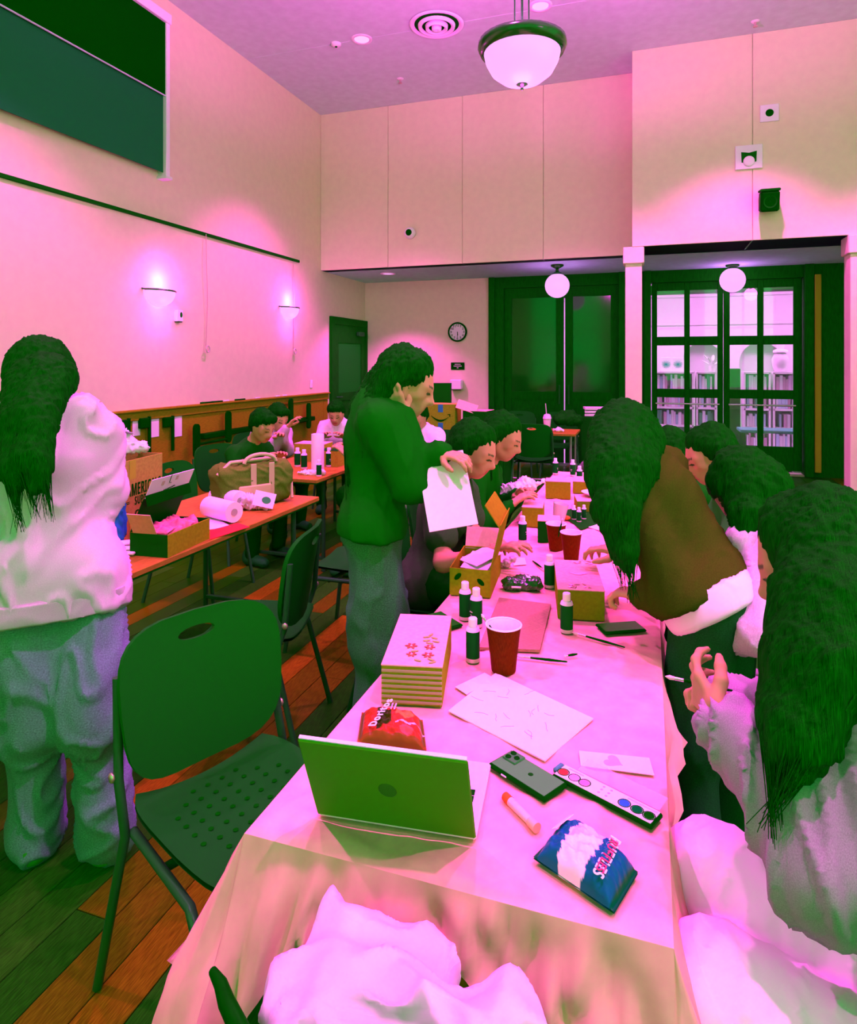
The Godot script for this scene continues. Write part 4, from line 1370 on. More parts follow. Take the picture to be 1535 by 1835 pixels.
	# small things lying on the wainscot cap
	for i in 7:
		var u: float = [372, 391, 405, 432, 461, 497, 510][i]
		var v: float = [726, 725, 724, 723, 722, 715, 716][i]
		var lab: String = ["black marker lying on the wainscot cap", "black marker lying on the wainscot cap", "white chalk piece lying on the wainscot cap", "black marker lying on the wainscot cap", "white chalk piece lying on the wainscot cap", "white chalk piece lying on the wainscot cap", "white chalk piece lying on the wainscot cap"][i]
		var a := on_x(u, v, XL + 0.04)
		var blk := lab.begins_with("black")
		t = thing("marker" if blk else "chalk", lab, "marker" if blk else "chalk", Vector3(XL + 0.04, 1.152, a.z), 0.0, "markers on the cap rail" if blk else "chalk on the cap rail")
		var L := 0.15 if blk else 0.1
		put("barrel", MB.new().tube([Vector3(0, 0.009, -L * 0.5), Vector3(0, 0.009, L * 0.5)], 0.009, 8), m_black if blk else m_paper, t)
		if blk: put("cap", MB.new().tube([Vector3(0, 0.009, L * 0.5), Vector3(0, 0.009, L * 0.5 + 0.045)], 0.0105, 8), m_dark, t)

func put_tag(called: String, mb: MB, m: Material, label: String, cat: String, group := "") -> MeshInstance3D:
	var o := put(called, mb, m)
	tag(o, label, cat, group)
	return o

# ---- reusable things ----
# chair with perforated plastic shell on a tube frame; faces +z of its own axes
func chair(label: String, pos: Vector3, yaw: float, holes := false, group := "stacking chairs") -> Node3D:
	var t := thing("chair", label, "chair", pos, yaw, group)
	var seat := MB.new()
	for s in [1.0, -1.0]:
		var rows := []
		for i in 13:
			var z := -0.21 + 0.42 * i / 12.0
			var row := []
			for k in 13:
				var x := (k / 12.0 - 0.5)
				var w: float = 0.44 * sqrt(maxf(1.0 - pow(absf(z) / 0.245, 4.0) * 0.5, 0.05))
				row.append(Vector3(x * w, 0.452 + 0.03 * pow(absf(x) * 2.0, 2.0) - 0.02 * pow(maxf(z - 0.10, 0.0) / 0.11, 2.0) + s * 0.006, z))
			rows.append(row)
		seat.sheet(rows)
	var so := put("seat", seat, m_chair, t)
	if holes:
		var hm := MB.new()
		for i in 8:
			for k in 8:
				var x := (k - 3.5) * 0.042
				var z := (i - 3.5) * 0.042
				if absf(x) + absf(z) < 0.24: hm.lathe([Vector2(0.0, 0.4605 + 0.03 * pow(absf(x) / 0.22, 2.0)), Vector2(0.0075, 0.4605 + 0.03 * pow(absf(x) / 0.22, 2.0))], 6, Transform3D(Basis(), Vector3(x, 0, z)))
		put("perforations", hm, mt(0.0, 0.16, 0.0), so)
	# backrest: rounded shield with a grip slot
	var bk := MB.new()
	var pol := PackedVector2Array()
	for k in 32:
		var a := TAU * k / 32.0
		var c := cos(a)
		var sgn := signf(c)
		var w := pow(absf(c), 0.55) * sgn * 0.235
		var hh := pow(absf(sin(a)), 0.6) * signf(sin(a)) * 0.2
		pol.append(Vector2(w * (1.0 + hh * 0.25), hh))
	var slot := PackedVector2Array()
	for k in 17:
		var a := TAU * k / 16.0
		slot.append(Vector2(cos(a) * 0.055, 0.14 + sin(a) * 0.017))
	var tilt := Transform3D(Basis(Vector3.RIGHT, -0.17), Vector3(0, 0.70, -0.235))
	var outer := []
	var inner := []
	# curved shell between the rim and the slot
	for s in [0.008, -0.008]:
		var rows := []
		for f in 7:
			var row := []
			for k in 32:
				var a := TAU * k / 32.0
				var si := Vector2(cos(a) * 0.055, 0.14 + sin(a) * 0.017)
				var p: Vector2 = si.lerp(pol[k], f / 6.0)
				row.append(tilt * Vector3(p.x, p.y, s + p.x * p.x * 0.9))
			rows.append(row)
		bk.sheet(rows, true)
		if s > 0: outer = rows
		else: inner = rows
	bk.sheet([outer[6], inner[6]], true)
	bk.sheet([outer[0], inner[0]], true)
	put("backrest", bk, m_chair, t)
	for s in [-1.0, 1.0]:
		put("front_leg", MB.new().tube([Vector3(s * 0.215, 0.43, -0.16), Vector3(s * 0.225, 0.42, 0.15), Vector3(s * 0.235, 0.39, 0.2), Vector3(s * 0.265, 0.0, 0.26)], 0.0125, 8), m_metal, t)
		put("back_leg", MB.new().tube([Vector3(s * 0.23, 0.80, -0.22), Vector3(s * 0.235, 0.55, -0.2), Vector3(s * 0.235, 0.43, -0.16), Vector3(s * 0.26, 0.0, -0.27)], 0.0125, 8), m_metal, t)
		put("bolt", MB.new().ball(Vector3(s * 0.25, 0.56, -0.205), Vector3(0.008, 0.013, 0.013), Basis(), 8), mt(0.6, 0.6, 0.4, 0.3, 0.8), t)
	put("crossbar", MB.new().tube([Vector3(-0.225, 0.42, 0.0), Vector3(0.225, 0.42, 0.0)], 0.011, 8), m_metal, t)
	return t
var m_chair := mt(0.004, 0.15, 0.006, 0.5)

# folding table: local origin on the floor at its middle, long side along z
func folding_table(label: String, pos: Vector3, w: float, l: float, hgt: float, top_m: Material) -> Node3D:
	var t := thing("folding_table", label, "table", pos)
	put("tabletop", MB.new().box(Vector3(0, hgt - 0.014, 0), Vector3(w, 0.028, l), Basis(), 0.004), top_m, t)
	put("edge_band", MB.new().box(Vector3(0, hgt - 0.03, 0), Vector3(w - 0.01, 0.012, l - 0.01)), m_dark, t)
	for s in [[-1, -1], [1, -1], [1, 1], [-1, 1]]:
		put("leg", MB.new().tube([Vector3(s[0] * (w * 0.5 - 0.06), 0, s[1] * (l * 0.5 - 0.22)), Vector3(s[0] * (w * 0.5 - 0.06), hgt - 0.03, s[1] * (l * 0.5 - 0.22))], 0.016, 8), m_metal, t)
	for s in [-1, 1]:
		put("foot_rail", MB.new().box(Vector3(0, 0.1, s * (l * 0.5 - 0.22)), Vector3(w - 0.12, 0.025, 0.025), Basis(), 0.004), m_metal, t)
	return t

# paint bottle: body, label, shoulder, flip cap
var bottle0: Node3D
func bottle(label: String, pos: Vector3, sc := 1.0, body := Color(0.004, 0.12, 0.01)) -> Node3D:
	var t := thing("paint_bottle", label, "bottle", pos, rng.randf() * 6.0, "paint bottles")
	put("body", MB.new().lathe([Vector2(0, 0), Vector2(0.019 * sc, 0.001), Vector2(0.02 * sc, 0.004), Vector2(0.02 * sc, 0.084 * sc), Vector2(0.018 * sc, 0.092 * sc), Vector2(0.012 * sc, 0.098 * sc), Vector2(0, 0.098 * sc)], 18), mt(body.r, body.g, body.b, 0.3), t)
	put("clear_base", MB.new().lathe([Vector2(0.0203 * sc, 0.001), Vector2(0.0206 * sc, 0.008 * sc), Vector2(0.0203 * sc, 0.012 * sc)], 18), mt(0.65, 0.5, 0.55, 0.3), t)
	put("collar", MB.new().lathe([Vector2(0.0205 * sc, 0.088 * sc), Vector2(0.0175 * sc, 0.097 * sc), Vector2(0.0135 * sc, 0.099 * sc)], 18), mt(0.8, 0.65, 0.8, 0.4), t)
	put("cap", MB.new().lathe([Vector2(0.0125 * sc, 0.097 * sc), Vector2(0.0125 * sc, 0.121 * sc), Vector2(0.011 * sc, 0.124 * sc), Vector2(0, 0.124 * sc)], 16), m_paper, t)
	put("label_print", MB.new().box(Vector3(0, 0.05 * sc, 0.0202 * sc), Vector3(0.014 * sc, 0.003, 0.001)).box(Vector3(0, 0.04 * sc, 0.0202 * sc), Vector3(0.01 * sc, 0.002, 0.001)), mt(0.5, 0.6, 0.5), t)
	return t
func cup(label: String, pos: Vector3, sc := 1.0) -> Node3D:
	var t := thing("party_cup", label, "cup", pos, 0.0, "red party cups")
	var red := mtx(0.17, 0.035, 0.003, 0.35, 0.05, 0.6, Vector3(20, 2, 20), false)
	var pr := [Vector2(0, 0.002), Vector2(0.029, 0.0), Vector2(0.031, 0.003), Vector2(0.035, 0.045), Vector2(0.036, 0.048), Vector2(0.0405, 0.09), Vector2(0.0412, 0.093), Vector2(0.0445, 0.117)]
	var prs := []
	for q in pr: prs.append(q * sc)
	put("wall", MB.new().lathe(prs, 24), red, t)
	put("liner", MB.new().lathe([Vector2(0.0435, 0.1175) * sc, Vector2(0.040, 0.09) * sc, Vector2(0.036, 0.05) * sc, Vector2(0.0, 0.048) * sc], 24), m_paper, t)
	var ring := []
	for i in 25: ring.append(Vector3(cos(TAU * i / 24.0) * 0.0445, 0.1175, sin(TAU * i / 24.0) * 0.0445) * sc)
	put("rolled_rim", MB.new().tube(ring, 0.0025 * sc, 6, false), m_paper, t)
	return t
func brush(label: String, a: Vector3, b: Vector3, m: Material) -> Node3D:
	var t := thing("paintbrush", label, "brush", a)
	var d := b - a
	put("handle", MB.new().tube([Vector3.ZERO, d * 0.35, d * 0.72], [0.0022, 0.0042, 0.003], 8), m, t)
	put("ferrule", MB.new().tube([d * 0.72, d * 0.86], 0.0034, 8), mt(0.7, 0.6, 0.65, 0.25, 0.8), t)
	put("bristles", MB.new().tube([d * 0.86, d * 0.93, d], [0.0036, 0.0045, 0.0006], 8), mt(0.85, 0.6, 0.7), t)
	return t
# closed carton: four walls, lid panel, tape; origin at the bottom middle
func carton(label: String, pos: Vector3, yaw: float, s: Vector3, called := "cardboard_box", body: Material = null, lid: Material = null) -> Node3D:
	if body == null: body = m_card
	if lid == null: lid = m_cardtop
	var t := thing(called, label, "box", pos, yaw)
	var th := 0.004
	for q in [[Vector3(0, s.y * 0.5, s.z * 0.5 - th * 0.5), Vector3(s.x, s.y, th)], [Vector3(0, s.y * 0.5, -s.z * 0.5 + th * 0.5), Vector3(s.x, s.y, th)], [Vector3(s.x * 0.5 - th * 0.5, s.y * 0.5, 0), Vector3(th, s.y, s.z - th * 2)], [Vector3(-s.x * 0.5 + th * 0.5, s.y * 0.5, 0), Vector3(th, s.y, s.z - th * 2)]]:
		put("side_panel", MB.new().box(q[0], q[1], Basis(), 0.001), body, t)
	put("bottom_panel", MB.new().box(Vector3(0, th * 0.5, 0), Vector3(s.x - th * 2, th, s.z - th * 2)), body, t)
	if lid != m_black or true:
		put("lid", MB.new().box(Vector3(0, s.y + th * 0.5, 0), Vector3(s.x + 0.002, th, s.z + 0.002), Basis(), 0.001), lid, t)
	return t

# ---- far end of the room ----
func far_things() -> void:
	# back table before the dark doors
	var a := on_y(930, 772, 0.74)
	var b := on_y(1012, 777, 0.74)
	var mid := (a + b) * 0.5
	var bt := thing("back_table", "narrow wooden table standing before the closed dark doors", "table", Vector3(mid.x, 0, mid.z - 0.2), 0.0)
	var L := absf(b.x - a.x) + 0.25
	put("tabletop", MB.new().box(Vector3(0, 0.725, 0), Vector3(L, 0.03, 0.6), Basis(), 0.004), m_tabletop, bt)
	for s in [[-1, -1], [1, -1], [1, 1], [-1, 1]]:
		put("leg", MB.new().tube([Vector3(s[0] * (L * 0.5 - 0.06), 0, s[1] * 0.25), Vector3(s[0] * (L * 0.5 - 0.06), 0.71, s[1] * 0.25)], 0.015, 8), mt(0.3, 0.4, 0.3, 0.3, 0.5), bt)
	put("front_rail", MB.new().tube([Vector3(-L * 0.5 + 0.06, 0.16, 0.25), Vector3(L * 0.5 - 0.06, 0.16, 0.25)], 0.012, 8), mt(0.7, 0.65, 0.65, 0.2, 0.8), bt)
	var top := bt.position.y + 0.742
	var dc := thing("iced_drink", "clear takeaway drink cup with a dome lid and straw on the back table", "cup", Vector3(on_y(979, 772, 0.74).x, 0.741, on_y(979, 772, 0.74).z - 0.05))
	put("cup", MB.new().lathe([Vector2(0, 0), Vector2(0.035, 0), Vector2(0.05, 0.15), Vector2(0.048, 0.15), Vector2(0, 0.02)], 16), mt(0.8, 0.65, 0.8, 0.2), dc)
	put("dome_lid", MB.new().lathe([Vector2(0.055, 0.15), Vector2(0.052, 0.165), Vector2(0.04, 0.2), Vector2(0.015, 0.21)], 16), mt(0.7, 0.6, 0.75, 0.2), dc)
	put("straw", MB.new().tube([Vector3(0, 0.1, 0), Vector3(-0.02, 0.34, 0)], 0.005, 6), mt(0.6, 0.6, 0.6), dc)
	for q in [[945, 768, 0.0, "crumpled white napkin at the back table's end"], [1000, 774, 1.0, "crumpled white napkin beside the iced drink"]]:
		var p := on_y(q[0], q[1], 0.742)
		var mb := MB.new()
		Field.new([[p + Vector3(-0.05, 0.025, 0), p + Vector3(0.05, 0.02, 0), 0.022, 0.02], [p + Vector3(0, 0.03, 0), p + Vector3(0.03, 0.04, 0.02), 0.02, 0.015]], 0.008, 90).net(mb, folds(0.015, 500, 500, 500, q[2] * 20))
		put_tag("napkin", mb, m_paper, q[3], "napkin")
	# black bag on the table
	var bp := on_y(1030, 766, 0.742) + Vector3(-0.1, 0, -0.1)
	var bm := MB.new()
	Field.new([[bp + Vector3(-0.12, 0.09, 0), bp + Vector3(0.12, 0.09, 0), 0.085, 0.085], [bp + Vector3(-0.08, 0.17, 0), bp + Vector3(0.05, 0.19, 0), 0.05, 0.05]], 0.015, 60).net(bm, folds(0.02, 200, 200, 200))
	var bgo := put_tag("handbag", bm, m_dark, "dark slouchy handbag on the back table", "bag")
	# chairs around the back table
	chair("dark chair tucked at the near side of the back table", Vector3(-1.28, 0, -7.75), PI)
	chair("dark chair standing behind the back table by the plaster wall", Vector3(on_z(925, 740, 9.2).x, 0, -9.2), 0.0)
	chair("dark chair standing behind the back table by the door slit", Vector3(on_z(1003, 740, 9.2).x, 0, -9.2), 0.1)
	# shelf unit with cartons left of the back table
	var cz := 7.4
	var ca := on_z(767, 770, cz)
	var cab := thing("cabinet", "dark low cabinet that carries the cartons", "cabinet", Vector3(ca.x + 0.42, 0, -cz - 0.05))
	put("body", MB.new().box(Vector3(0, 0.41, 0), Vector3(1.1, 0.82, 0.45), Basis(), 0.008), m_dark, cab)
	for s in [-0.27, 0.27]:
		var dr := put("door", MB.new().box(Vector3(s, 0.42, 0.232), Vector3(0.5, 0.72, 0.016), Basis(), 0.004), m_doorwood, cab)
		put("knob", MB.new().ball(Vector3(s * 0.2, 0.5, 0.25), Vector3(0.014, 0.014, 0.014), Basis(), 8), m_metal, dr)
	put("notice", MB.new().box(Vector3(-0.18, 0.60, 0.2425), Vector3(0.16, 0.22, 0.002)), mt(0.6, 0.45, 0.4), cab)
	var ytop := 0.822
	var bx := carton("cardboard carton with a curved arrow print and blue tape", Vector3(on_z(795, 770, cz).x, ytop, -cz), 0.0, Vector3(0.35, 0.29, 0.26), "cardboard_box", m_card, mt(0.45, 0.42, 0.06, 0.85))
	var sm := MB.new()
	var pts := []
	for i in 15:
		var f := i / 14.0
		pts.append(Vector3(lerpf(-0.115, 0.10, f), 0.155 - 0.055 * sin(PI * f * 0.95) , 0.131))
	var wd := []
	for i in 15: wd.append(0.003 + 0.009 * sin(PI * clampf(i / 13.0, 0, 1)))
	var poly := PackedVector2Array()
	for i in 15: poly.append(Vector2(pts[i].x, pts[i].y + wd[i]))
	for i in 15: poly.append(Vector2(pts[14 - i].x, pts[14 - i].y - wd[14 - i]))
	sm.prism(poly, 0.002, Transform3D(Basis(), Vector3(0, 0, 0.1312)))
	sm.prism(PackedVector2Array([Vector2(0.085, 0.178), Vector2(0.12, 0.182), Vector2(0.118, 0.146), Vector2(0.108, 0.15), Vector2(0.107, 0.17), Vector2(0.087, 0.168)]), 0.002, Transform3D(Basis(), Vector3(0, 0, 0.1312)))
	put("arrow_print", sm, m_black, bx)
	for q in [[0.245, 0.09], [0.04, 0.075]]:
		put("tape", MB.new().box(Vector3(0.0, q[0], 0.1315), Vector3(0.06, q[1], 0.002), Basis(), 0.0005), mt(0.02, 0.22, 0.45, 0.2), bx)
	carton("dark carton behind the arrow printed carton", Vector3(on_z(785, 700, 7.7).x, ytop, -7.72), 0.2, Vector3(0.3, 0.52, 0.22), "cardboard_box", m_dark, m_dark)
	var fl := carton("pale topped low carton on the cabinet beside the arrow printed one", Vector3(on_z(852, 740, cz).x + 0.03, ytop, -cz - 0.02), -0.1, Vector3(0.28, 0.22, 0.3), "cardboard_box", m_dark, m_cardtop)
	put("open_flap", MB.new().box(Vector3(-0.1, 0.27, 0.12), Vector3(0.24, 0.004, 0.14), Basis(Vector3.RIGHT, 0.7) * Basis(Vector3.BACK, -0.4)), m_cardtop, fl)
	# pale stack on a shelf by the column
	var sp := on_z(1068, 735, 9.6)
	var st := thing("supply_cart", "dark cart with white paper stacks beside the column", "cart", Vector3(sp.x + 0.05, 0, -9.6))
	put("frame", MB.new().box(Vector3(0, 0.42, 0), Vector3(0.5, 0.84, 0.4), Basis(), 0.01), m_dark, st)
	for i in 3:
		put_tag("paper_stack", MB.new().box(Vector3(sp.x + 0.02 - 0.01 * i, 0.86 + 0.045 * i, -9.6), Vector3(0.34, 0.032, 0.28), Basis(Vector3.UP, 0.1 * i), 0.003), m_paper, ["white paper stack lying on the dark cart, lowest", "white paper stack lying on the dark cart, middle", "white paper stack lying on the dark cart, topmost"][i], "paper")

# ---- tables along the left wall ----
func left_tables() -> void:
	# main side table
	var xa := -2.0
	var t1 := folding_table("long wooden side table beside the person in the white hoodie", Vector3(xa - 0.38, 0, -2.25), 0.76, 2.98, 0.742, m_tabletop)
	var H := 0.742
	# tall printed carton
	var c0 := on_y(220, 975, H)
	var cc := on_y(290, 945, H)
	var w := 0.27
	var face := (cc - c0)
	face.y = 0
	var yaw := atan2(-face.z, face.x)
	w = face.length()
	var nrm := Vector3(-face.z, 0, face.x).normalized()
	if nrm.x > 0: nrm = -nrm
	var pos := (c0 + cc) * 0.5 + Vector3(0, 0.003, 0) + nrm * 0.14
	var bx := thing("printed_carton", "tall brown printed carton on the side table with a white bag on top", "box", pos, yaw)
	var hh := 0.385
	for q in [[Vector3(0, hh * 0.5, 0.14), Vector3(w, hh, 0.005)], [Vector3(0, hh * 0.5, -0.14), Vector3(w, hh, 0.005)], [Vector3(w * 0.5, hh * 0.5, 0), Vector3(0.005, hh, 0.28)], [Vector3(-w * 0.5, hh * 0.5, 0), Vector3(0.005, hh, 0.28)]]:
		put("side_panel", MB.new().box(q[0], q[1], Basis(), 0.001), mtx(0.42, 0.40, 0.06, 0.85, 0.03, 0.84, Vector3(3, 3, 3)), bx)
	put("bottom_panel", MB.new().box(Vector3(0, 0.003, 0), Vector3(w - 0.01, 0.005, 0.27)), m_card, bx)
	put("tape", MB.new().box(Vector3(-w * 0.28, hh * 0.88, 0.1435), Vector3(0.05, hh * 0.24, 0.001)).box(Vector3(-w * 0.28, 0.05, 0.1435), Vector3(0.05, 0.09, 0.001)), mt(0.35, 0.42, 0.03, 0.3), bx)
	text("AMERICA' S", 0.070 * w / 0.27 , m_black, bx, Transform3D(Basis().scaled(Vector3(0.62, 1, 1)), Vector3(0.005, hh * 0.62, 0.144)))
	text("SUPPLIERS", 0.048 * w / 0.27, m_black, bx, Transform3D(Basis().scaled(Vector3(0.66, 1, 1)), Vector3(0.02, hh * 0.475, 0.144)))
	put("print_rule", MB.new().box(Vector3(-w * 0.40, hh * 0.485, 0.1435), Vector3(0.03, 0.003, 0.001)).box(Vector3(-w * 0.40, hh * 0.465, 0.1435), Vector3(0.03, 0.003, 0.001)), m_black, bx)
	text("C", 0.06, m_black, bx, Transform3D(Basis(), Vector3(-w * 0.18, hh * 0.30, 0.144)))
	for k in 5: put("print_mark", MB.new().box(Vector3(-w * 0.06 + k * 0.017, hh * 0.298 + 0.002 * (k % 2), 0.1435), Vector3(0.012, 0.012 - 0.003 * (k % 3), 0.001)), mt(0.12, 0.2, 0.02), bx)
	# white bag on it
	var bp := pos + Vector3(0, hh + 0.01, 0)
	var mb := MB.new()
	var ex := face.normalized()
	Field.new([[bp - ex * 0.11 + Vector3(0, 0.045, 0), bp + ex * 0.1 + Vector3(0, 0.035, 0), 0.048, 0.04], [bp - ex * 0.08 + Vector3(0, 0.09, 0), bp + ex * 0.02 + Vector3(0, 0.09, 0), 0.045, 0.035], [bp - ex * 0.1 + nrm * 0.06 + Vector3(0, 0.04, 0), bp + ex * 0.09 - nrm * 0.08 + Vector3(0, 0.03, 0), 0.04, 0.035]], 0.009, 60).net(mb, folds(0.022, 220, 220, 220))
	var wb := thing("plastic_bag", "white crumpled bag on top of the tall printed carton", "bag", Vector3.ZERO)
	put("body", mb, m_paper, wb)
	put("grey_print", MB.new().box(bp - nrm * 0.035 + Vector3(0, 0.118, 0) + ex * -0.02, Vector3(0.12, 0.008, 0.05), yb(yaw) * Basis(Vector3.BACK, -0.25), 0.002), mt(0.35, 0.42, 0.4), wb)
	rebase(wb, bp)
	# blue bag and white packets beside the carton
	var bb := MB.new()
	var b0 := on_y(212, 985, H)
	Field.new([[b0 + Vector3(-0.02, 0.06, 0.0), b0 + Vector3(-0.03, 0.22, -0.02), 0.05, 0.035], [b0 + Vector3(-0.08, 0.06, 0.0), b0 + Vector3(-0.05, 0.15, 0), 0.05, 0.04]], 0.012, 60).net(bb, folds(0.015, 250, 150, 250))
	put_tag("blue_bag", bb, mt(0.02, 0.2, 0.42, 0.4), "blue fabric bag between the hoodie and the printed carton", "bag")
	for i in 3:
		put_tag("packet", MB.new().box(on_y(226, 990 - i * 9, H + 0.012 + i * 0.016) , Vector3(0.09, 0.012, 0.05), yb(0.3 + i * 0.2), 0.004), m_paper, ["white packet at the foot of the printed carton, lowest", "white packet at the foot of the printed carton, middle", "white packet at the foot of the printed carton, topmost"][i], "packet")
	# open mailer box with a black inside and pink tissue
	var o0 := on_y(300, 1000, H)    # front corner
	var o1 := on_y(375, 965, H)
	var od := (o1 - o0); od.y = 0
	var ow := od.length()
	var oy := atan2(-od.z, od.x)
	var on := Vector3(od.z, 0, -od.x).normalized()
	if on.x > 0: on = -on
	var dep := 0.19
	var op := (o0 + o1) * 0.5 + on * dep * 0.5
	op.y = H
	var ob := thing("mailer_box", "open cardboard mailer box with a black lid inside and pink tissue", "box", op, oy)
	var m_olive := mtx(0.30, 0.40, 0.01, 0.8, 0.03, 0.86, Vector3(3, 3, 3))
	var bh := 0.10
	for q in [[Vector3(0, bh * 0.5, dep * 0.5), Vector3(ow, bh, 0.004), m_olive], [Vector3(0, bh * 0.5, -dep * 0.5), Vector3(ow, bh, 0.004), m_olive], [Vector3(ow * 0.5, bh * 0.5, 0), Vector3(0.004, bh, dep), m_dark], [Vector3(-ow * 0.5, bh * 0.5, 0), Vector3(0.004, bh, dep), m_dark]]:
		put("side_panel", MB.new().box(q[0], q[1], Basis(), 0.001), q[2], ob)
	put("bottom_panel", MB.new().box(Vector3(0, 0.003, 0), Vector3(ow, 0.004, dep)), m_olive, ob)
	var lidt := Transform3D(Basis(Vector3.RIGHT, 0.42), Vector3(0, bh, -dep * 0.5))
	put("lid", MB.new().box(lidt * Vector3(0, 0.083, 0), Vector3(ow, 0.165, 0.004), lidt.basis, 0.001), m_black, ob)
	put("lid_edge", MB.new().box(lidt * Vector3(0, 0.165, 0.018), Vector3(ow, 0.004, 0.05), lidt.basis * Basis(Vector3.RIGHT, 0.9), 0.001), m_black, ob)
	put("side_flap", MB.new().box(Vector3(-ow * 0.5 - 0.02, bh + 0.045, -0.02), Vector3(0.004, 0.11, 0.12), Basis(Vector3.BACK, 0.45), 0.001), m_cardtop, ob)
	put("white_card", MB.new().box(lidt * Vector3(0.02, 0.205, -0.008), Vector3(ow * 0.98, 0.095, 0.002), lidt.basis), m_paper, ob)
	lidt = lidt.translated_local(Vector3(0, -0.03, 0))
	var scr := []
	for k in 30: scr.append(lidt * Vector3(-0.02 + k * 0.0028, 0.207 + 0.005 * sin(k * 1.9) + 0.0004 * k, -0.0055))
	put("handwriting", MB.new().tube(scr, 0.0011, 4, false), m_dark, ob)
	put("pen_stroke", MB.new().tube([lidt * Vector3(0.0, 0.285, -0.0055), lidt * Vector3(0.002, 0.245, -0.0055), lidt * Vector3(0.018, 0.242, -0.0055)], 0.0016, 4, false), m_black, ob)
	for q in [[-0.045, 0.25], [0.055, 0.26]]: put("pale_stamp", MB.new().box(lidt * Vector3(q[0], q[1], -0.0065), Vector3(0.018, 0.022, 0.001), lidt.basis), mt(0.6, 0.5, 0.4), ob)
	var ti := MB.new()
	Field.new([[Vector3(-ow * 0.32, 0.09, 0), Vector3(ow * 0.32, 0.095, 0), 0.03, 0.03, Vector3.UP, 0.6], [Vector3(-ow * 0.3, 0.085, 0.04), Vector3(ow * 0.3, 0.09, 0.04), 0.028, 0.028], [Vector3(-ow * 0.3, 0.085, -0.04), Vector3(ow * 0.3, 0.09, -0.04), 0.028, 0.028]], 0.008, 80).net(ti, folds(0.02, 300, 300, 300))
	var tis := thing("tissue_paper", "pink red tissue paper inside the open mailer box", "paper", op, oy)
	put("sheet", ti, mt(0.75, 0.22, 0.28, 0.8), tis)
	# red paper and white paper on the table
	flat_poly("red_paper", [on_y(376, 968, H), on_y(447, 945, H), on_y(425, 938, H), on_y(376, 952, H)], 0.003, mt(0.85, 0.05, 0.03), "bright red paper lying on the side table", "paper")
	flat_poly("white_paper", [on_y(372, 950, H), on_y(415, 945, H), on_y(380, 925, H), on_y(360, 930, H)], 0.003, m_paper, "white curled paper lying behind the red paper", "paper")
	# paper towel rolls
	for q in [[410, 885, 0.07, "white paper towel roll lying beside the canvas bag, upper"], [398, 905, 0.055, "white paper towel roll lying beside the canvas bag, lower"]]:
		var p := on_y(q[0], q[1] + 8, H + 0.06)
		var t := thing("paper_towel_roll", q[3], "paper roll", p, -0.35)
		put("roll", MB.new().tube([Vector3(-0.13, 0, 0), Vector3(0.11, 0, 0)], 0.055, 20), m_paper, t)
		put("core", MB.new().tube([Vector3(0.11, 0, 0), Vector3(0.112, 0, 0)], 0.02, 12), mt(0.35, 0.4, 0.35), t)
	# canvas duffel bag
	var da := on_y(392, 905, H)
	var db := on_y(525, 880, H)
	da = at_d(392, 890, 3.75); db = at_d(528, 870, 4.05)
	var dd := db - da; dd.y = 0
	var dl := dd.length()
	var dx := dd.normalized()
	var dn := Vector3(dx.z, 0, -dx.x)
	if dn.z > 0: dn = -dn
	var dc := (da + db) * 0.5 + dn * 0.10
	dc.y = H
	var duf := thing("duffel_bag", "olive canvas duffel bag with straps on the side table", "bag", Vector3.ZERO)
	var dm := MB.new()
	var dbn := []
	for y in [0.06, 0.13, 0.20]:
		dbn.append([dc - dx * (dl * 0.5 - 0.06) + Vector3(0, y, 0) + dn * 0.03, dc + dx * (dl * 0.5 - 0.06) + Vector3(0, y, 0) + dn * 0.03, 0.06, 0.06])
		dbn.append([dc - dx * (dl * 0.5 - 0.06) + Vector3(0, y, 0) - dn * 0.045, dc + dx * (dl * 0.5 - 0.06) + Vector3(0, y, 0) - dn * 0.045, 0.055, 0.055])
	Field.new(dbn, 0.011, 70).net(dm, folds(0.016, 130, 130, 130, 5))
	put("body", dm, mtx(0.15, 0.38, 0.03, 0.9, 0.05, 0.6, Vector3(6, 6, 6)), duf)
	var m_strap := mt(0.48, 0.52, 0.22, 0.8)
	for q in [0.18, -0.06]:
		var f0: Vector3 = dc + dx * dl * q * 1.0 - dn * 0.10
		put("strap", MB.new().box(f0 + Vector3(0, 0.13, 0), Vector3(0.035, 0.25, 0.006), yb(atan2(-dx.z, dx.x)), 0.002), m_strap, duf)
	var hp := []
	for i in 11:
		var a := PI * i / 10.0
		hp.append(dc + dx * (cos(a) * 0.1 + 0.03) + Vector3(0, 0.255 + sin(a) * 0.05, 0) - dn * 0.06)
	put("handle", MB.new().tube(hp, 0.012, 8), m_strap, duf)
	put("end_trim", MB.new().tube([dc + dx * dl * 0.47 + Vector3(0, 0.02, 0) - dn * 0.09, dc + dx * dl * 0.52 + Vector3(0, 0.12, 0) - dn * 0.03, dc + dx * dl * 0.5 + Vector3(0, 0.22, 0), dc + dx * dl * 0.44 + Vector3(0, 0.26, 0)], 0.01, 8), m_strap, duf)
	put("zip_band", MB.new().tube([dc - dx * dl * 0.48 + Vector3(0, 0.2, 0) - dn * 0.05, dc - dx * dl * 0.3 + Vector3(0, 0.265, 0) - dn * 0.03, dc + dx * dl * 0.3 + Vector3(0, 0.27, 0) - dn * 0.02], 0.012, 8), m_strap, duf)
	put("front_pocket", MB.new().box(dc - dn * 0.102 + dx * -0.02 + Vector3(0, 0.075, 0), Vector3(0.2, 0.11, 0.02), yb(atan2(-dx.z, dx.x)), 0.006), mt(0.5, 0.55, 0.2, 0.9), duf)
	rebase(duf, dc)
	# clear plastic bag heap and printed card
	var pb := on_y(455, 915, H)
	var pm := MB.new()
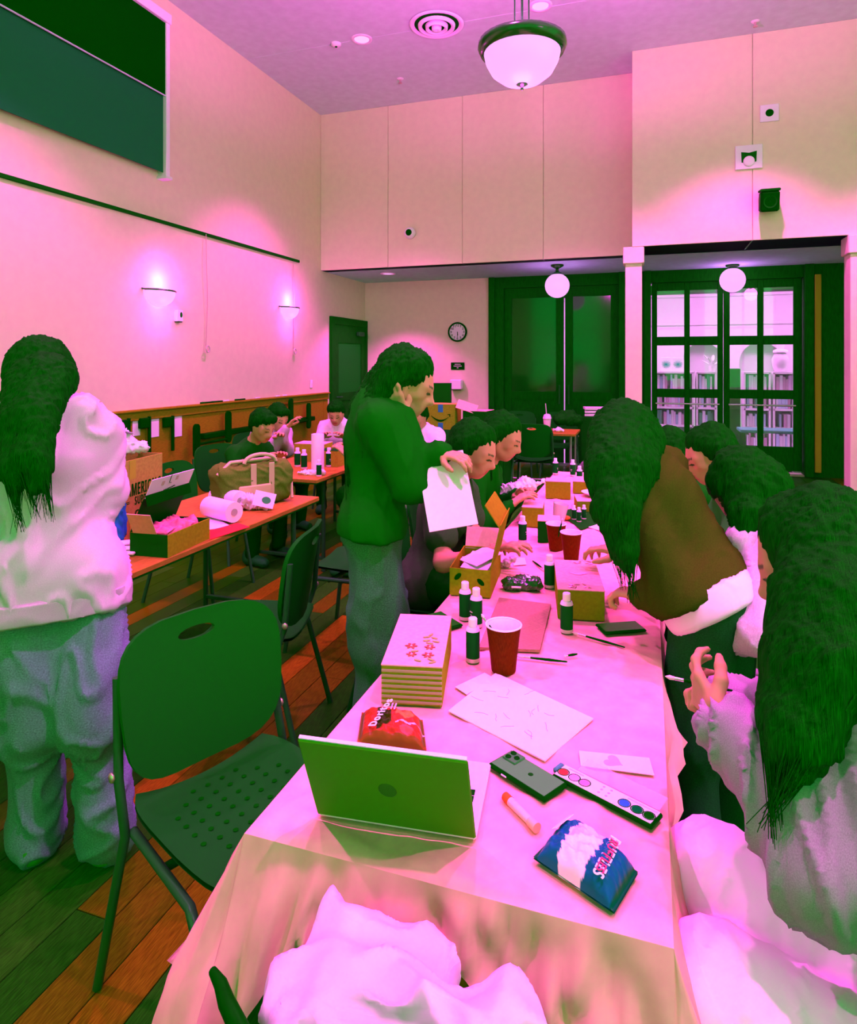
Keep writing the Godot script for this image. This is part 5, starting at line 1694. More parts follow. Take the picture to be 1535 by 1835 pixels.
	Field.new([[pb + Vector3(-0.12, 0.03, 0.02), pb + Vector3(0.08, 0.03, -0.05), 0.035, 0.03], [pb + Vector3(-0.05, 0.05, 0), pb + Vector3(0.03, 0.055, -0.03), 0.03, 0.025]], 0.008, 70).net(pm, folds(0.022, 350, 350, 350))
	put_tag("plastic_wrap", pm, mt(0.72, 0.66, 0.76, 0.25), "crumpled clear plastic wrap on the edge of the side table", "plastic bag")
	var tc := thing("printed_card", "white card with a dark oval print standing against the plastic wrap", "card", on_y(468, 918, H) + Vector3(0.02, 0.075, 0.0), 0.35)
	put("card", MB.new().box(Vector3.ZERO, Vector3(0.12, 0.085, 0.003), Basis(Vector3.BACK, -0.22) * Basis(Vector3.RIGHT, -0.3)), m_paper, tc)
	put("oval_print", MB.new().lathe([Vector2(0, 0), Vector2(0.026, 0)], 20, Transform3D(Basis(Vector3.BACK, -0.22) * Basis(Vector3.RIGHT, -0.3) * Basis(Vector3.RIGHT, PI / 2), Vector3(0.012, -0.004, 0.003)), 0.75), mt(0.05, 0.35, 0.1), tc)
	# second table
	var fc := on_y(567, 860, H)
	var t2 := folding_table("wooden table farther along the wainscot with bottles on it", Vector3(fc.x - 0.38, 0, fc.z - 0.95), 0.76, 1.9, 0.742, m_tabletop)
	# things on the second table
	var rl := thing("paper_towel_roll", "tall white paper towel roll standing among the bottles", "paper roll", on_y(562, 850, H) + Vector3(-0.02, 0, -0.1))
	put("roll", MB.new().lathe([Vector2(0, 0), Vector2(0.05, 0), Vector2(0.05, 0.3), Vector2(0.02, 0.3), Vector2(0.018, 0.26)], 20), m_paper, rl)
	bottle("paint bottle on the wainscot table before the tall paper roll", on_y(563, 852, H) + Vector3(0.05, 0, 0.02), 1.0)
	for q in [[533, 838, "paint bottle on the wainscot table beside the paper roll, nearer the duffel"], [545, 842, "paint bottle on the wainscot table touching the paper roll"], [575, 835, "paint bottle behind the paper roll on the wainscot table"], [590, 838, "paint bottle beside the small dark box on the wainscot table"]]:
		bottle(q[2], on_y(q[0], q[1], H) + Vector3(-0.03, 0, -0.05), 1.25)
	carton("small dark box with a pale lid behind the bottles", on_y(548, 836, H) + Vector3(-0.12, 0, -0.35), 0.1, Vector3(0.28, 0.15, 0.2), "cardboard_box", m_card, m_cardtop)
	carton("small dark box beside the standing person in black", on_y(604, 838, H) + Vector3(-0.1, 0, -0.1), 0.0, Vector3(0.18, 0.13, 0.16), "cardboard_box", m_card, m_dark)
	var nap := MB.new()
	var np := on_y(552, 852, H)
	Field.new([[np + Vector3(-0.08, 0.015, 0), np + Vector3(0.1, 0.015, -0.05), 0.016, 0.016], [np + Vector3(0.0, 0.02, -0.03), np + Vector3(0.1, 0.03, -0.02), 0.018, 0.014]], 0.007, 90).net(nap, folds(0.014, 450, 450, 450))
	put_tag("crumpled_napkin", nap, m_paper, "crumpled white napkin at the corner of the wainscot table", "napkin")
	# dark nested chairs by the wainscot
	for q in [[360, 800, 4.55, 0.1, "dark chair by the wainscot next to the tall carton"]]:
		var p := at_d(q[0], q[1], q[2])
		chair(q[4], Vector3(maxf(p.x, XL + 0.45), 0, p.z), PI / 2 + q[3])
	# paddle posts of a rack on the wainscot
	var rk := thing("paddle_rack", "dark wall rack with paddle shaped posts and a bar", "rack", Vector3(XL, 0, 0))
	for q in [[352, 790, 0.0], [409, 765, 0.0], [521, 738, 0.0], [553, 745, 0.0]]:
		var p := on_x(q[0], q[1], XL + 0.12)
		var pol := PackedVector2Array()
		for k in 20:
			var a := TAU * k / 20.0
			pol.append(Vector2(cos(a) * 0.045, sin(a) * 0.05 + (0.13 if sin(a) > 0 else -0.13)))
		put("post", MB.new().prism(pol, 0.03, Transform3D(yb(PI / 2), Vector3(0.12, p.y, p.z))), m_black, rk)
	for q in [[[352, 797], [409, 786]], [[521, 758], [553, 752]]]:
		var a := on_x(q[0][0], q[0][1], XL + 0.12)
		var b := on_x(q[1][0], q[1][1], XL + 0.12)
		put("bar", MB.new().tube([Vector3(0.12, a.y, a.z), Vector3(0.12, b.y, b.z)], 0.014, 8), m_black, rk)
	put("wall_mount", MB.new().box(Vector3(0.07, 0.8, (on_x(352, 797, XL).z + on_x(553, 752, XL).z) * 0.5), Vector3(0.08, 0.06, absf(on_x(352, 797, XL).z - on_x(553, 752, XL).z)), Basis(), 0.01), m_black, rk)

func flat_poly(called: String, pts: Array, th: float, m: Material, label: String, cat: String, group := "") -> MeshInstance3D:
	var c := Vector3.ZERO
	for p in pts: c += p
	c /= pts.size()
	var poly := PackedVector2Array()
	for p in pts: poly.append(Vector2(p.x - c.x, -(p.z - c.z)))
	var o := put(called, MB.new().prism(poly, th, Transform3D(Basis(Vector3.RIGHT, -PI / 2), Vector3.ZERO)), m)
	o.position = c + Vector3(0, th * 0.5 + 0.001, 0)
	tag(o, label, cat, group)
	return o

# ---- the long table with the paper cloth ----
const XA := -0.705
const XB := 0.035
const ZN := -1.03
const ZE := -5.25
func cloth_h(x: float, z: float) -> float:
	var e := 0.0
	for q in [[0.9, 0.5, 23.0, 0.3], [-0.35, 1.0, 17.0, 1.7], [0.75, -0.7, 29.0, 4.0], [0.15, 1.0, 9.0, 2.2]]:
		var s: float = (x * q[0] + z * q[1]) * q[2] + q[3] + 2.5 * noise.get_noise_2d(x * 14.0 + q[3] * 9.0, z * 14.0)
		e += pow(maxf(0.0, cos(s)), 14.0) * 0.0062 * (0.5 + 0.5 * noise.get_noise_2d(x * 25.0, z * 25.0 + q[3] * 30.0) * 2.0)
	return clampf(e, 0.0, 0.0048)
func main_table() -> void:
	var ct := Vector3((XA + XB) * 0.5, 0, (ZN + ZE) * 0.5)
	var tb := folding_table("long folding table under the peach cloth", ct, XB - XA - 0.02, ZN - ZE - 0.02, TT - 0.008, m_tabletop)
	# cloth: the top and the hanging sides in one sheet
	var m_cloth := mtx(0.84, 0.52, 0.36, 0.5, 0.015, 0.9, Vector3(2, 2, 2))
	var cl := thing("tablecloth", "peach paper tablecloth draped over the long table", "tablecloth", Vector3.ZERO)
	var mb := MB.new()
	var rows := []
	var nzr := 420
	var nxr := 92
	for i in nzr + 1:
		var z := lerpf(ZN, ZE, i / float(nzr))
		var row := []
		for k in nxr + 1:
			var x := lerpf(XA, XB, k / float(nxr))
			var edge: float = minf(minf(x - XA, XB - x), minf(ZN - z, z - ZE))
			row.append(Vector3(x, TT - 0.004 + cloth_h(x, z) * clampf(edge / 0.03, 0, 1) - 0.004 * clampf(1.0 - edge / 0.012, 0, 1), z))
		rows.append(row)
	mb.sheet(rows)
	# perimeter: along the left side, the near end and the right side, all round the corners
	var per := []
	var out := []
	var drop := []
	var nL := 110
	for i in nL + 1:
		var f := i / float(nL)
		var z := lerpf(ZE, ZN, f)
		per.append(Vector3(XA, 0, z)); out.append(Vector3(-1, 0, 0))
		var d := 0.15 + 0.03 * sin(f * 40.0)
		if z > -1.35: d = lerpf(d, 0.30, clampf((z + 1.35) / 0.3, 0, 1))
		drop.append(d)
	for i in 9:
		var a := PI * 0.5 * i / 8.0
		per.append(Vector3(XA, 0, ZN)); out.append(Vector3(-cos(a), 0, sin(a)))
		drop.append(0.31 + 0.07 * sin(a * 2.0))
	for i in 61:
		var f := i / 60.0
		per.append(Vector3(lerpf(XA, XB, f), 0, ZN)); out.append(Vector3(0, 0, 1))
		var d := 0.13 + 0.02 * sin(f * 9.0)
		if f < 0.22: d = lerpf(0.31, 0.12, smoothstep(0.0, 0.22, f))
		if f > 0.86: d = lerpf(d, 0.26, smoothstep(0.86, 1.0, f))
		drop.append(d)
	for i in 9:
		var a := PI * 0.5 * i / 8.0
		per.append(Vector3(XB, 0, ZN)); out.append(Vector3(sin(a), 0, cos(a)))
		drop.append(0.27 + 0.05 * sin(a * 2.0))
	for i in nL + 1:
		var f := i / float(nL)
		var z := lerpf(ZN, ZE, f)
		per.append(Vector3(XB, 0, z)); out.append(Vector3(1, 0, 0))
		drop.append(lerpf(0.27, 0.16, clampf(f * 6.0, 0, 1)) + 0.02 * sin(f * 60.0))
	var sk := []
	var nr := 13
	for r in nr:
		var f := r / float(nr - 1)
		var row := []
		for i in per.size():
			var d: float = drop[i] * f
			var len_ := i * 0.035
			var corner := 0.0
			var p: Vector3 = per[i]
			var dl := p.distance_to(Vector3(XA, 0, ZN))
			var dr := p.distance_to(Vector3(XB, 0, ZN))
			corner = exp(-dl * 9.0) * 0.22 + exp(-dr * 11.0) * 0.12
			var wv := 0.020 * sin(len_ * 13.0 + 2.0 * noise.get_noise_1d(i * 2.0)) + 0.03 * noise.get_noise_2d(i * 3.0, f * 12.0)
			var fl := f * (0.03 + wv + corner * 0.62)
			row.append(p + out[i] * fl + Vector3(0, TT - 0.008 - d * (1.0 - corner * 0.25) + 0.004 * f * noise.get_noise_2d(i * 9.0, r * 9.0), 0))
		sk.append(row)
	mb.sheet(sk)
	# far end
	var fe := []
	for r in 4:
		var row := []
		for k in 12: row.append(Vector3(lerpf(XA, XB, k / 11.0), TT - 0.008 - r * 0.05, ZE - 0.004 - r * 0.006))
		fe.append(row)
	mb.sheet(fe)
	put("sheet", mb, m_cloth, cl)
	rebase(cl, Vector3(ct.x, TT, ct.z))

	# laptop
	var l0 := T(570, 1465)
	var l1 := T(853, 1510)
	var lx := (l1 - l0); lx.y = 0
	var lw := lx.length()
	lx = lx.normalized()
	var lz := Vector3(lx.z, 0, -lx.x)
	if lz.z > 0: lz = -lz
	var lt := thing("laptop", "silver laptop seen from behind its open lid", "laptop", (l0 + l1) * 0.5 + Vector3(0, 0.001, 0), atan2(-lx.z, lx.x))
	var m_alu := mt(0.06, 0.29, 0.006, 0.45, 0.1)
	put("base", MB.new().box(Vector3(0, 0.007, -0.108), Vector3(lw, 0.013, 0.216), Basis(), 0.004), mt(0.75, 0.66, 0.75, 0.4), lt)
	var lidb := Basis(Vector3.RIGHT, 0.45)
	var lid := put("lid", MB.new().box(Vector3(0, 0.012, 0) + lidb * Vector3(0, 0.105, 0.003), Vector3(lw, 0.212, 0.006), lidb, 0.0025), m_alu, lt)
	put("lid_rim", MB.new().box(Vector3(0, 0.012, 0) + lidb * Vector3(0, 0.2125, 0.0), Vector3(lw - 0.004, 0.003, 0.006), lidb), mt(0.8, 0.7, 0.8, 0.4), lid)
	put("screen", MB.new().box(Vector3(0, 0.012, 0) + lidb * Vector3(0, 0.105, -0.0008), Vector3(lw - 0.012, 0.195, 0.001), lidb), m_black, lid)
	put("lid_emblem", MB.new().ball(Vector3(0, 0.012, 0) + lidb * Vector3(0.0, 0.105, 0.006), Vector3(0.017, 0.019, 0.0006), lidb, 14), mt(0.03, 0.17, 0.01, 0.3), lid)
	for r in 5:
		for k in 12:
			put("key", MB.new().box(Vector3((k - 5.5) * 0.0222, 0.0142, -0.035 - r * 0.019), Vector3(0.0185, 0.002, 0.0155)), m_black, lt)
	put("trackpad", MB.new().box(Vector3(0, 0.0138, -0.17), Vector3(0.11, 0.001, 0.07)), mt(0.7, 0.62, 0.7, 0.3), lt)

	# snack bags
	snack_bag("red snack bag with dark trim lying behind the laptop", [T(640, 1338), T(648, 1283), T(757, 1297), T(764, 1352)], 0.035, true)
	snack_bag("blue and white snack bag lying at the near end of the table", [T(955, 1545), T(1015, 1483), T(1143, 1572), T(1100, 1645)], 0.042, false)
	# phone with camera bump
	phone("dark green phone with a raised camera square beside the laptop", [T(877, 1374), T(912, 1356), T(1010, 1413), T(984, 1446)], 0.011, true)
	phone("black phone lying face up beside the painted box", [T(1057, 1120), T(1140, 1116), T(1158, 1136), T(1092, 1143)], 0.009, false)
	phone("black phone half hidden behind the striped box", [T(735, 1104), T(812, 1104), T(820, 1122), T(806, 1136)], 0.009, false)
	paint_set()
	marker()
	# card with heart
	var hc := [T(1037, 1347), T(1163, 1360), T(1172, 1391), T(1040, 1374)]
	var card := flat_poly("bookmark_card", hc, 0.0016, m_paper, "white bookmark card with a pink heart", "card")
	put("heart", MB.new().prism(heart(0.021), 0.0006, Transform3D(Basis(Vector3.RIGHT, -PI / 2) * Basis(Vector3.BACK, 1.2), Vector3(-0.005, 0.0012, 0))), mt(0.80, 0.45, 0.72), card)
	put("punch_hole", MB.new().lathe([Vector2(0, 0.0012), Vector2(0.003, 0.0012)], 10, Transform3D(Basis(), (hc[0] * 0.9 + hc[2] * 0.1) - card.position + Vector3(0.006, 0.0, 0.004))), m_dark, card)
	# big drawing sheet
	var dp := [T(888, 1208), T(1063, 1290), T(976, 1366), T(803, 1276)]
	var dr := flat_poly("drawing_sheet", dp, 0.003, m_paper, "large white sheet with faint pencil lines", "paper")
	var pen := MB.new()
	var rg := RandomNumberGenerator.new()
	rg.seed = 11
	for i in 16:
		var f := Vector2(rg.randf_range(0.15, 0.85), rg.randf_range(0.15, 0.85))
		var a: Vector3 = dp[0].lerp(dp[1], f.x).lerp(dp[3].lerp(dp[2], f.x), f.y) - dr.position
		var pts := []
		var an := rg.randf() * TAU
		for k in 5:
			an += rg.randf_range(-0.7, 0.7)
			a += Vector3(cos(an), 0, sin(an)) * rg.randf_range(0.004, 0.012)
			a.y = 0.0019
			pts.append(a)
		pen.tube(pts, 0.0005, 4, false)
	put("pencil_lines", pen, mt(0.4, 0.35, 0.42), dr)
	var stp := [T(815, 1232), T(868, 1207), T(884, 1216), T(836, 1246)]
	var ss := flat_poly("sticker_sheet", stp, 0.0012, m_paper, "sheet of small heart stickers half under the drawing sheet", "stickers")
	for i in 7:
		var f := i / 7.0
		var a: Vector3 = stp[0].lerp(stp[1], 0.18 + 0.7 * f).lerp(stp[3].lerp(stp[2], 0.18 + 0.7 * f), 0.35 if i < 5 else 0.7) - ss.position
		put("sticker", MB.new().prism(heart(0.006), 0.0005, Transform3D(Basis(Vector3.RIGHT, -PI / 2), a + Vector3(0, 0.0012, 0))), [m_dark, mt(0.7, 0.3, 0.35), m_dark, mt(0.4, 0.4, 0.2)][i % 4], ss)
	# striped box with flowers
	var sb := wood_box("striped wooden box with painted flowers on its lid", T(683, 1262), T(792, 1268), 0.33, 0.096)
	var w: float = sb.get_meta("w")
	sb.remove_meta("w")
	for i in 7:
		put("stripe", MB.new().box(Vector3(0, 0.008 + i * 0.0128, 0.1655), Vector3(w - 0.001, 0.0064, 0.003), Basis(), 0.0008), mt(0.40, 0.32, 0.20, 0.8), sb)
	for q in [[-0.015, 0.055, 0.017], [0.035, 0.058, 0.015], [0.035, 0.105, 0.016], [-0.008, 0.105, 0.014]]:
		var fm := MB.new()
		for k in 6:
			var a := TAU * k / 6.0
			fm.ball(Vector3(q[0] + cos(a) * q[2] * 0.62, 0.1018, q[1] + sin(a) * q[2] * 0.62), Vector3(q[2] * 0.42, 0.0006, q[2] * 0.24), yb(-a), 8)
		var fo := put("painted_flower", fm, mt(0.45, 0.11, 0.06, 0.6), sb)
		put("flower_heart", MB.new().ball(Vector3(q[0], 0.1022, q[1]), Vector3(0.0035, 0.0006, 0.0035), Basis(), 8), mt(0.9, 0.6, 0.6), fo)
	for q in [[0.02, -0.005, 0.4], [0.042, 0.0, 2.6], [0.022, 0.018, 0.3], [0.048, 0.022, 2.8], [0.03, -0.02, 1.2], [0.032, 0.034, 2.9], [0.045, 0.13, 2.6], [0.05, 0.145, 0.6], [-0.002, 0.086, 0.3], [0.012, 0.138, 2.7]]:
		put("painted_leaf", MB.new().ball(Vector3(q[0], 0.1018, q[1]), Vector3(0.011, 0.0006, 0.0045), yb(q[2]), 8), mt(0.42, 0.42, 0.10, 0.6), sb)
	# painted box at the right
	var pb := wood_box("box with loose painted marks on its lid near the leaning person", T(999, 1109), T(1083, 1114), 0.33, 0.096)
	pb.remove_meta("w")
	var rg2 := RandomNumberGenerator.new()
	rg2.seed = 5
	for i in 22:
		var pz := -0.14 if i % 2 == 0 else 0.13
		put("painted_mark", MB.new().ball(Vector3(rg2.randf_range(-0.06, 0.06), 0.1018, pz + rg2.randf_range(-0.02, 0.02)), Vector3(rg2.randf_range(0.004, 0.012), 0.0006, rg2.randf_range(0.002, 0.005)), yb(rg2.randf() * 3), 7), mt(0.40, 0.30, 0.2) if i % 3 else mt(0.85, 0.4, 0.75), pb)
	put("painted_bird", MB.new().prism(PackedVector2Array([Vector2(-0.03, 0.01), Vector2(-0.005, 0.004), Vector2(0.028, 0.018), Vector2(0.034, 0.006), Vector2(0.01, -0.012), Vector2(-0.01, -0.01)]), 0.001, Transform3D(Basis(Vector3.RIGHT, -PI / 2), Vector3(0, 0.1018, 0.0))), mt(0.85, 0.45, 0.75), pb)
	# open box with a raised lid
	open_box()
	# bottles
	for q in [[833, 1109, "paint bottle in the pair behind the red cup, nearer the open box"], [853, 1122, "paint bottle in the pair behind the red cup, nearer the board"], [847, 1184, "paint bottle in front of the red cup beside the striped box"], [1015, 1132, "paint bottle standing beside the painted box and brush"], [984, 1052, "paint bottle standing behind the painted box"], [936, 971, "paint bottle between the open box lid and the two red cups"]]:
		bottle(q[2], T(q[0], q[1], 0.0), 1.0)
	for q in [[995, 850, "far paint bottle at the table end beside the small carton"], [1026, 853, "far paint bottle at the table end near the person in stripes"], [1038, 866, "far paint bottle on the lid side of the painted carton"]]:
		bottle(q[2], T(q[0], q[1]), 1.0)
	cup("red party cup with a brush in it beside the paint board", T(902, 1202), 1.1)
	cup("red party cup standing alone near the leaning person's hand", T(1023, 1003), 1.02)
	cup("red party cup with brushes behind the other cup", T(996, 985), 1.02)
	brush("dark brush leaning in the near red cup", at_d(895, 1150, 1.83), at_d(862, 1100, 1.86), m_black)
	brush("dark brush leaning in the far red cup", at_d(1000, 962, 2.95), at_d(1008, 928, 2.95), m_black)
	brush("dark brush lying on the cloth beside the paint board", T(1016, 1186, 0.006), T(925, 1176, 0.006), m_black)
	brush("dark brush lying on the cloth before the painted box", T(1119, 1160, 0.006), T(1024, 1133, 0.006), m_black)
	brush("short dark brush on the cloth by the two lying brushes", T(1034, 1172, 0.006), T(1010, 1176, 0.006), m_black)
	brush("dark brush lying behind the bottle near the snack wrapper", T(954, 1005, 0.006), T(977, 1022, 0.006), m_black)
	# paint board
	var bp := [T(894, 1075), T(987, 1087), T(967, 1170), T(857, 1165)]
	var pbd := flat_poly("paint_board", bp, 0.008, mtx(0.40, 0.30, 0.15, 0.7, 0.04, 0.8, Vector3(3, 3, 9)), "brown board used as a palette with dried paint blobs", "board")
	for i in 16:
		var f := Vector2(rg2.randf_range(0.55, 0.95), rg2.randf_range(0.1, 0.9))
		var a: Vector3 = bp[0].lerp(bp[1], f.x).lerp(bp[3].lerp(bp[2], f.x), f.y) - pbd.position
		put("paint_blob", MB.new().ball(a + Vector3(0, 0.0042, 0), Vector3(rg2.randf_range(0.004, 0.010), 0.0015, rg2.randf_range(0.004, 0.009)), yb(rg2.randf() * 3), 9), [m_paper, mt(0.8, 0.6, 0.65), mt(0.3, 0.4, 0.15)][i % 3], pbd)
	put("hole", MB.new().lathe([Vector2(0, 0.0052), Vector2(0.009, 0.0052)], 14, Transform3D(Basis(), bp[0].lerp(bp[1], 0.3).lerp(bp[3].lerp(bp[2], 0.3), 0.15) - pbd.position - Vector3(0, 0.0005, 0))), mt(0.25, 0.15, 0.05), pbd)
	# dark snack bag and clear wrapper near the board
	var sn := T(935, 1058)
	var sm := MB.new()
	Field.new([[sn + Vector3(-0.05, 0.022, 0.01), sn + Vector3(0.05, 0.022, -0.01), 0.024, 0.024], [sn + Vector3(-0.03, 0.02, -0.035), sn + Vector3(0.04, 0.025, -0.04), 0.022, 0.02]], 0.005, 110).net(sm, folds(0.008, 500, 500, 500))
	var sno := thing("snack_packet", "dark snack packet with a pale printed end by the open box", "snack", Vector3.ZERO)
	put("packet", sm, m_darkgloss, sno)
	put("pale_print", MB.new().box(sn + Vector3(0.03, 0.044, -0.03), Vector3(0.04, 0.003, 0.035), yb(0.3) * Basis(Vector3.BACK, -0.2), 0.001), m_paper, sno)
	put("pale_strip", MB.new().box(sn + Vector3(-0.015, 0.022, 0.036), Vector3(0.035, 0.006, 0.002), yb(0.2)), m_paper, sno)
	rebase(sno, sn)
	var wn := T(909, 1018)
	var wm := MB.new()
	Field.new([[wn + Vector3(-0.02, 0.015, 0), wn + Vector3(0.02, 0.03, -0.02), 0.018, 0.014]], 0.005, 110).net(wm, folds(0.012, 600, 600, 600))
	put_tag("wrapper", wm, mt(0.55, 0.55, 0.5, 0.2), "crumpled pale wrapper against the open box", "wrapper")
	flat_poly("white_card", [T(918, 1000), T(940, 1000), T(943, 1012), T(920, 1014)], 0.0012, m_paper, "small white card beside the crumpled wrapper", "card")
	# far group of boxes on the table
	far_box("carton with a pink lid at the far end of the table", 977, 1022, 893, 45, 0.12, 0.105)
	far_box("carton with a bright lid beside the raised lid of the open box", 935, 972, 944, 38, 0.20, 0.10)
	far_box("low carton with paint marks before the person in stripes", 1026, 1066, 884, 20, 0.2, 0.075)
	far_box("flat carton with a wide lid before the leaning person", 1034, 1104, 918, 24, 0.2, 0.06)
	var dk := far_box("dark box with white cards on it beside the two red cups", 963, 1003, 972, 40, 0.12, 0.10)
	for c in dk.get_children():
		if c.name.begins_with("side"): c.mesh = c.mesh.duplicate(); c.mesh.surface_set_material(0, m_dark)
	flat_poly("large_white_sheet", [T(1028, 938), T(1083, 916), T(1100, 924), T(1110, 962)], 0.003, m_paper, "white sheet sticking out beside the leaning person's arm", "paper")
	flat_poly("dark_tray", [T(1000, 918), T(1060, 905), T(1105, 930), T(1040, 950)], 0.004, m_dark, "dark paper tray under the white sheet", "tray")
	for q in [[1028, 931, "squat paint pot on the dark tray, first of the cluster"], [1037, 935, "squat paint pot on the dark tray, in the middle of the cluster"], [1046, 930, "squat paint pot on the dark tray, last of the cluster"]]:
		bottle(q[2], T(q[0], q[1], 0.006), 0.62)
	var pl := thing("paper_plate", "white paper plate with dark paint on the carton lid", "plate", T(1068, 885, 0.08))
	put("plate", MB.new().lathe([Vector2(0, 0), Vector2(0.06, 0), Vector2(0.085, 0.012), Vector2(0.088, 0.012), Vector2(0.062, -0.004), Vector2(0, -0.004)], 24), m_paper, pl)
	put("paint", MB.new().ball(Vector3(0, 0.002, 0), Vector3(0.045, 0.002, 0.04), Basis(), 12), m_dark, pl)
	# lumpy clear cup
	var gc := thing("clear_cup", "clear plastic cup tilted behind the far red cup", "cup", T(1000, 935))
	put("cup", MB.new().lathe([Vector2(0.03, 0.0), Vector2(0.042, 0.1), Vector2(0.04, 0.1), Vector2(0.028, 0.004), Vector2(0, 0.004)], 18, Transform3D(Basis(Vector3.BACK, -0.15), Vector3.ZERO)), mt(0.6, 0.6, 0.62, 0.15), gc)
	var og := thing("orange_sponge", "orange sponge beside the clear cup", "sponge", T(1014, 928, 0.012))
	put("sponge", MB.new().ball(Vector3.ZERO, Vector3(0.025, 0.012, 0.02), Basis(), 12), mt(0.75, 0.22, 0.03, 0.95), og)

func heart(s: float) -> PackedVector2Array:
	var p := PackedVector2Array()
	for i in 24:
		var t := TAU * i / 24.0
		p.append(Vector2(16 * pow(sin(t), 3), 13 * cos(t) - 5 * cos(2 * t) - 2 * cos(3 * t) - cos(4 * t)) * s / 16.0)
	return p

# box of the painting kit standing on the cloth; a b are its near bottom corners
func wood_box(label: String, a: Vector3, b: Vector3, dep: float, h: float) -> Node3D:
	var x := b - a; x.y = 0
	var w := x.length()
	var yaw := atan2(-x.z, x.x)
	var n := Vector3(x.z, 0, -x.x).normalized()
	if n.z > 0: n = -n
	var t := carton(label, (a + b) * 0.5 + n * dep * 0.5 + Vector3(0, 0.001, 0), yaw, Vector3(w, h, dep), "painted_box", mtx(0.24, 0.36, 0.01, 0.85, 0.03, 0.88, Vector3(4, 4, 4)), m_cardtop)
	t.set_meta("w", w)
	return t
func far_box(label: String, u0: float, u1: float, v: float, _hp: float, dep: float, h: float) -> Node3D:
	var t := wood_box(label, T(u0, v), T(u1, v + 2), dep, h)
	t.remove_meta("w")
	return t

func open_box() -> void:
	var a := T(806, 1066)
	var b := T(878, 1072)
	var x := b - a; x.y = 0
	var w := x.length()
	var n := Vector3(x.z, 0, -x.x).normalized()
	if n.z > 0: n = -n
	var dep := 0.30
	var h := 0.10
	var t := thing("open_box", "open cardboard box with leaf cutouts and a raised lid", "box", (a + b) * 0.5 + n * dep * 0.5 + Vector3(0, 0.001, 0), atan2(-x.z, x.x))
	var m_in := mtx(0.30, 0.36, 0.01, 0.85, 0.03, 0.86, Vector3(3, 3, 3))
	for q in [[Vector3(0, h * 0.5, dep * 0.5), Vector3(w, h, 0.004)], [Vector3(0, h * 0.5, -dep * 0.5), Vector3(w, h, 0.004)], [Vector3(w * 0.5, h * 0.5, 0), Vector3(0.004, h, dep)], [Vector3(-w * 0.5, h * 0.5, 0), Vector3(0.004, h, dep)]]:
		put("side_panel", MB.new().box(q[0], q[1], Basis(), 0.001), m_in, t)
	put("bottom_panel", MB.new().box(Vector3(0, 0.003, 0), Vector3(w, 0.004, dep)), m_in, t)
	var lb := Transform3D(Basis(Vector3.BACK, -0.22), Vector3(w * 0.5, h, 0))
	put("lid", MB.new().box(lb * Vector3(0, 0.085, 0), Vector3(0.004, 0.17, dep), lb.basis, 0.001), m_in, t)
	put("lid_flap", MB.new().box(lb * Vector3(-0.035, 0.19, 0.01), Vector3(0.004, 0.10, dep * 0.9), lb.basis * Basis(Vector3.BACK, 0.8), 0.001), m_in, t)
	put("end_flap", MB.new().box(Vector3(0, h + 0.03, -dep * 0.5 - 0.02), Vector3(w * 0.95, 0.09, 0.004), Basis(Vector3.RIGHT, -0.5), 0.001), m_cardtop, t)
	for q in [[-0.045, 0.07, 0.8], [0.04, 0.055, 2.4]]:
		put("leaf_cutout", MB.new().ball(Vector3(q[0], q[1], dep * 0.5 + 0.0022), Vector3(0.017, 0.009, 0.0006), Basis(Vector3.BACK, q[2]), 10), m_black, t)
	for i in 3:
		var s := put_tag("loose_sheet", MB.new().box(t.position + Vector3(0.0, 0.06 + 0.012 * i, -0.03 - 0.02 * i), Vector3(0.11, 0.002, 0.14), yb(0.4 - 0.5 * i) * Basis(Vector3.RIGHT, 0.2)), m_paper, ["white sheet inside the open cardboard box, lowest", "white sheet inside the open cardboard box, middle", "white sheet inside the open cardboard box, topmost"][i], "paper")

func phone(label: String, c: Array, th: float, bump: bool) -> void:
	var mid: Vector3 = (c[0] + c[1] + c[2] + c[3]) / 4.0
	var x: Vector3 = (c[1] + c[2] - c[0] - c[3]) * 0.5      # along one side
	var y: Vector3 = (c[3] + c[2] - c[0] - c[1]) * 0.5
	x.y = 0; y.y = 0
	var longx := x.length() > y.length()
	var ax := x.normalized() if longx else y.normalized()
	var L: float = clampf(maxf(x.length(), y.length()), 0.13, 0.16)
	var t := thing("phone", label, "phone", mid + Vector3(0, 0.002, 0), atan2(-ax.z, ax.x))
	put("case", MB.new().box(Vector3(0, th * 0.5, 0), Vector3(L, th, 0.075), Basis(), 0.004), m_black, t)
	put("face", MB.new().box(Vector3(0, th + 0.0004, 0), Vector3(L - 0.012, 0.001, 0.064), Basis(), 0.0003), mt(0.05, 0.38, 0.06, 0.4) if bump else mt(0.002, 0.2, 0.002, 0.25), t)
	if bump:
		var cb := put("camera_island", MB.new().box(Vector3(-L * 0.5 + 0.027, th + 0.002, -0.016), Vector3(0.036, 0.004, 0.036), Basis(), 0.0018), mt(0.01, 0.25, 0.02, 0.2), t)
		for q in [[-0.008, -0.008], [-0.008, 0.009], [0.008, 0.0]]:
			put("lens", MB.new().lathe([Vector2(0.0, 0.0055), Vector2(0.006, 0.0055), Vector2(0.0068, 0.003)], 14, Transform3D(Basis(), Vector3(-L * 0.5 + 0.027 + q[0], th, -0.016 + q[1]))), m_black, cb)
		put("emblem", MB.new().ball(Vector3(0.01, th + 0.001, 0), Vector3(0.006, 0.0005, 0.006), Basis(), 10), m_dark, t)
		put("side_button", MB.new().box(Vector3(-0.03, th * 0.5, 0.038), Vector3(0.014, 0.003, 0.002), Basis(), 0.0006), m_paper, t)

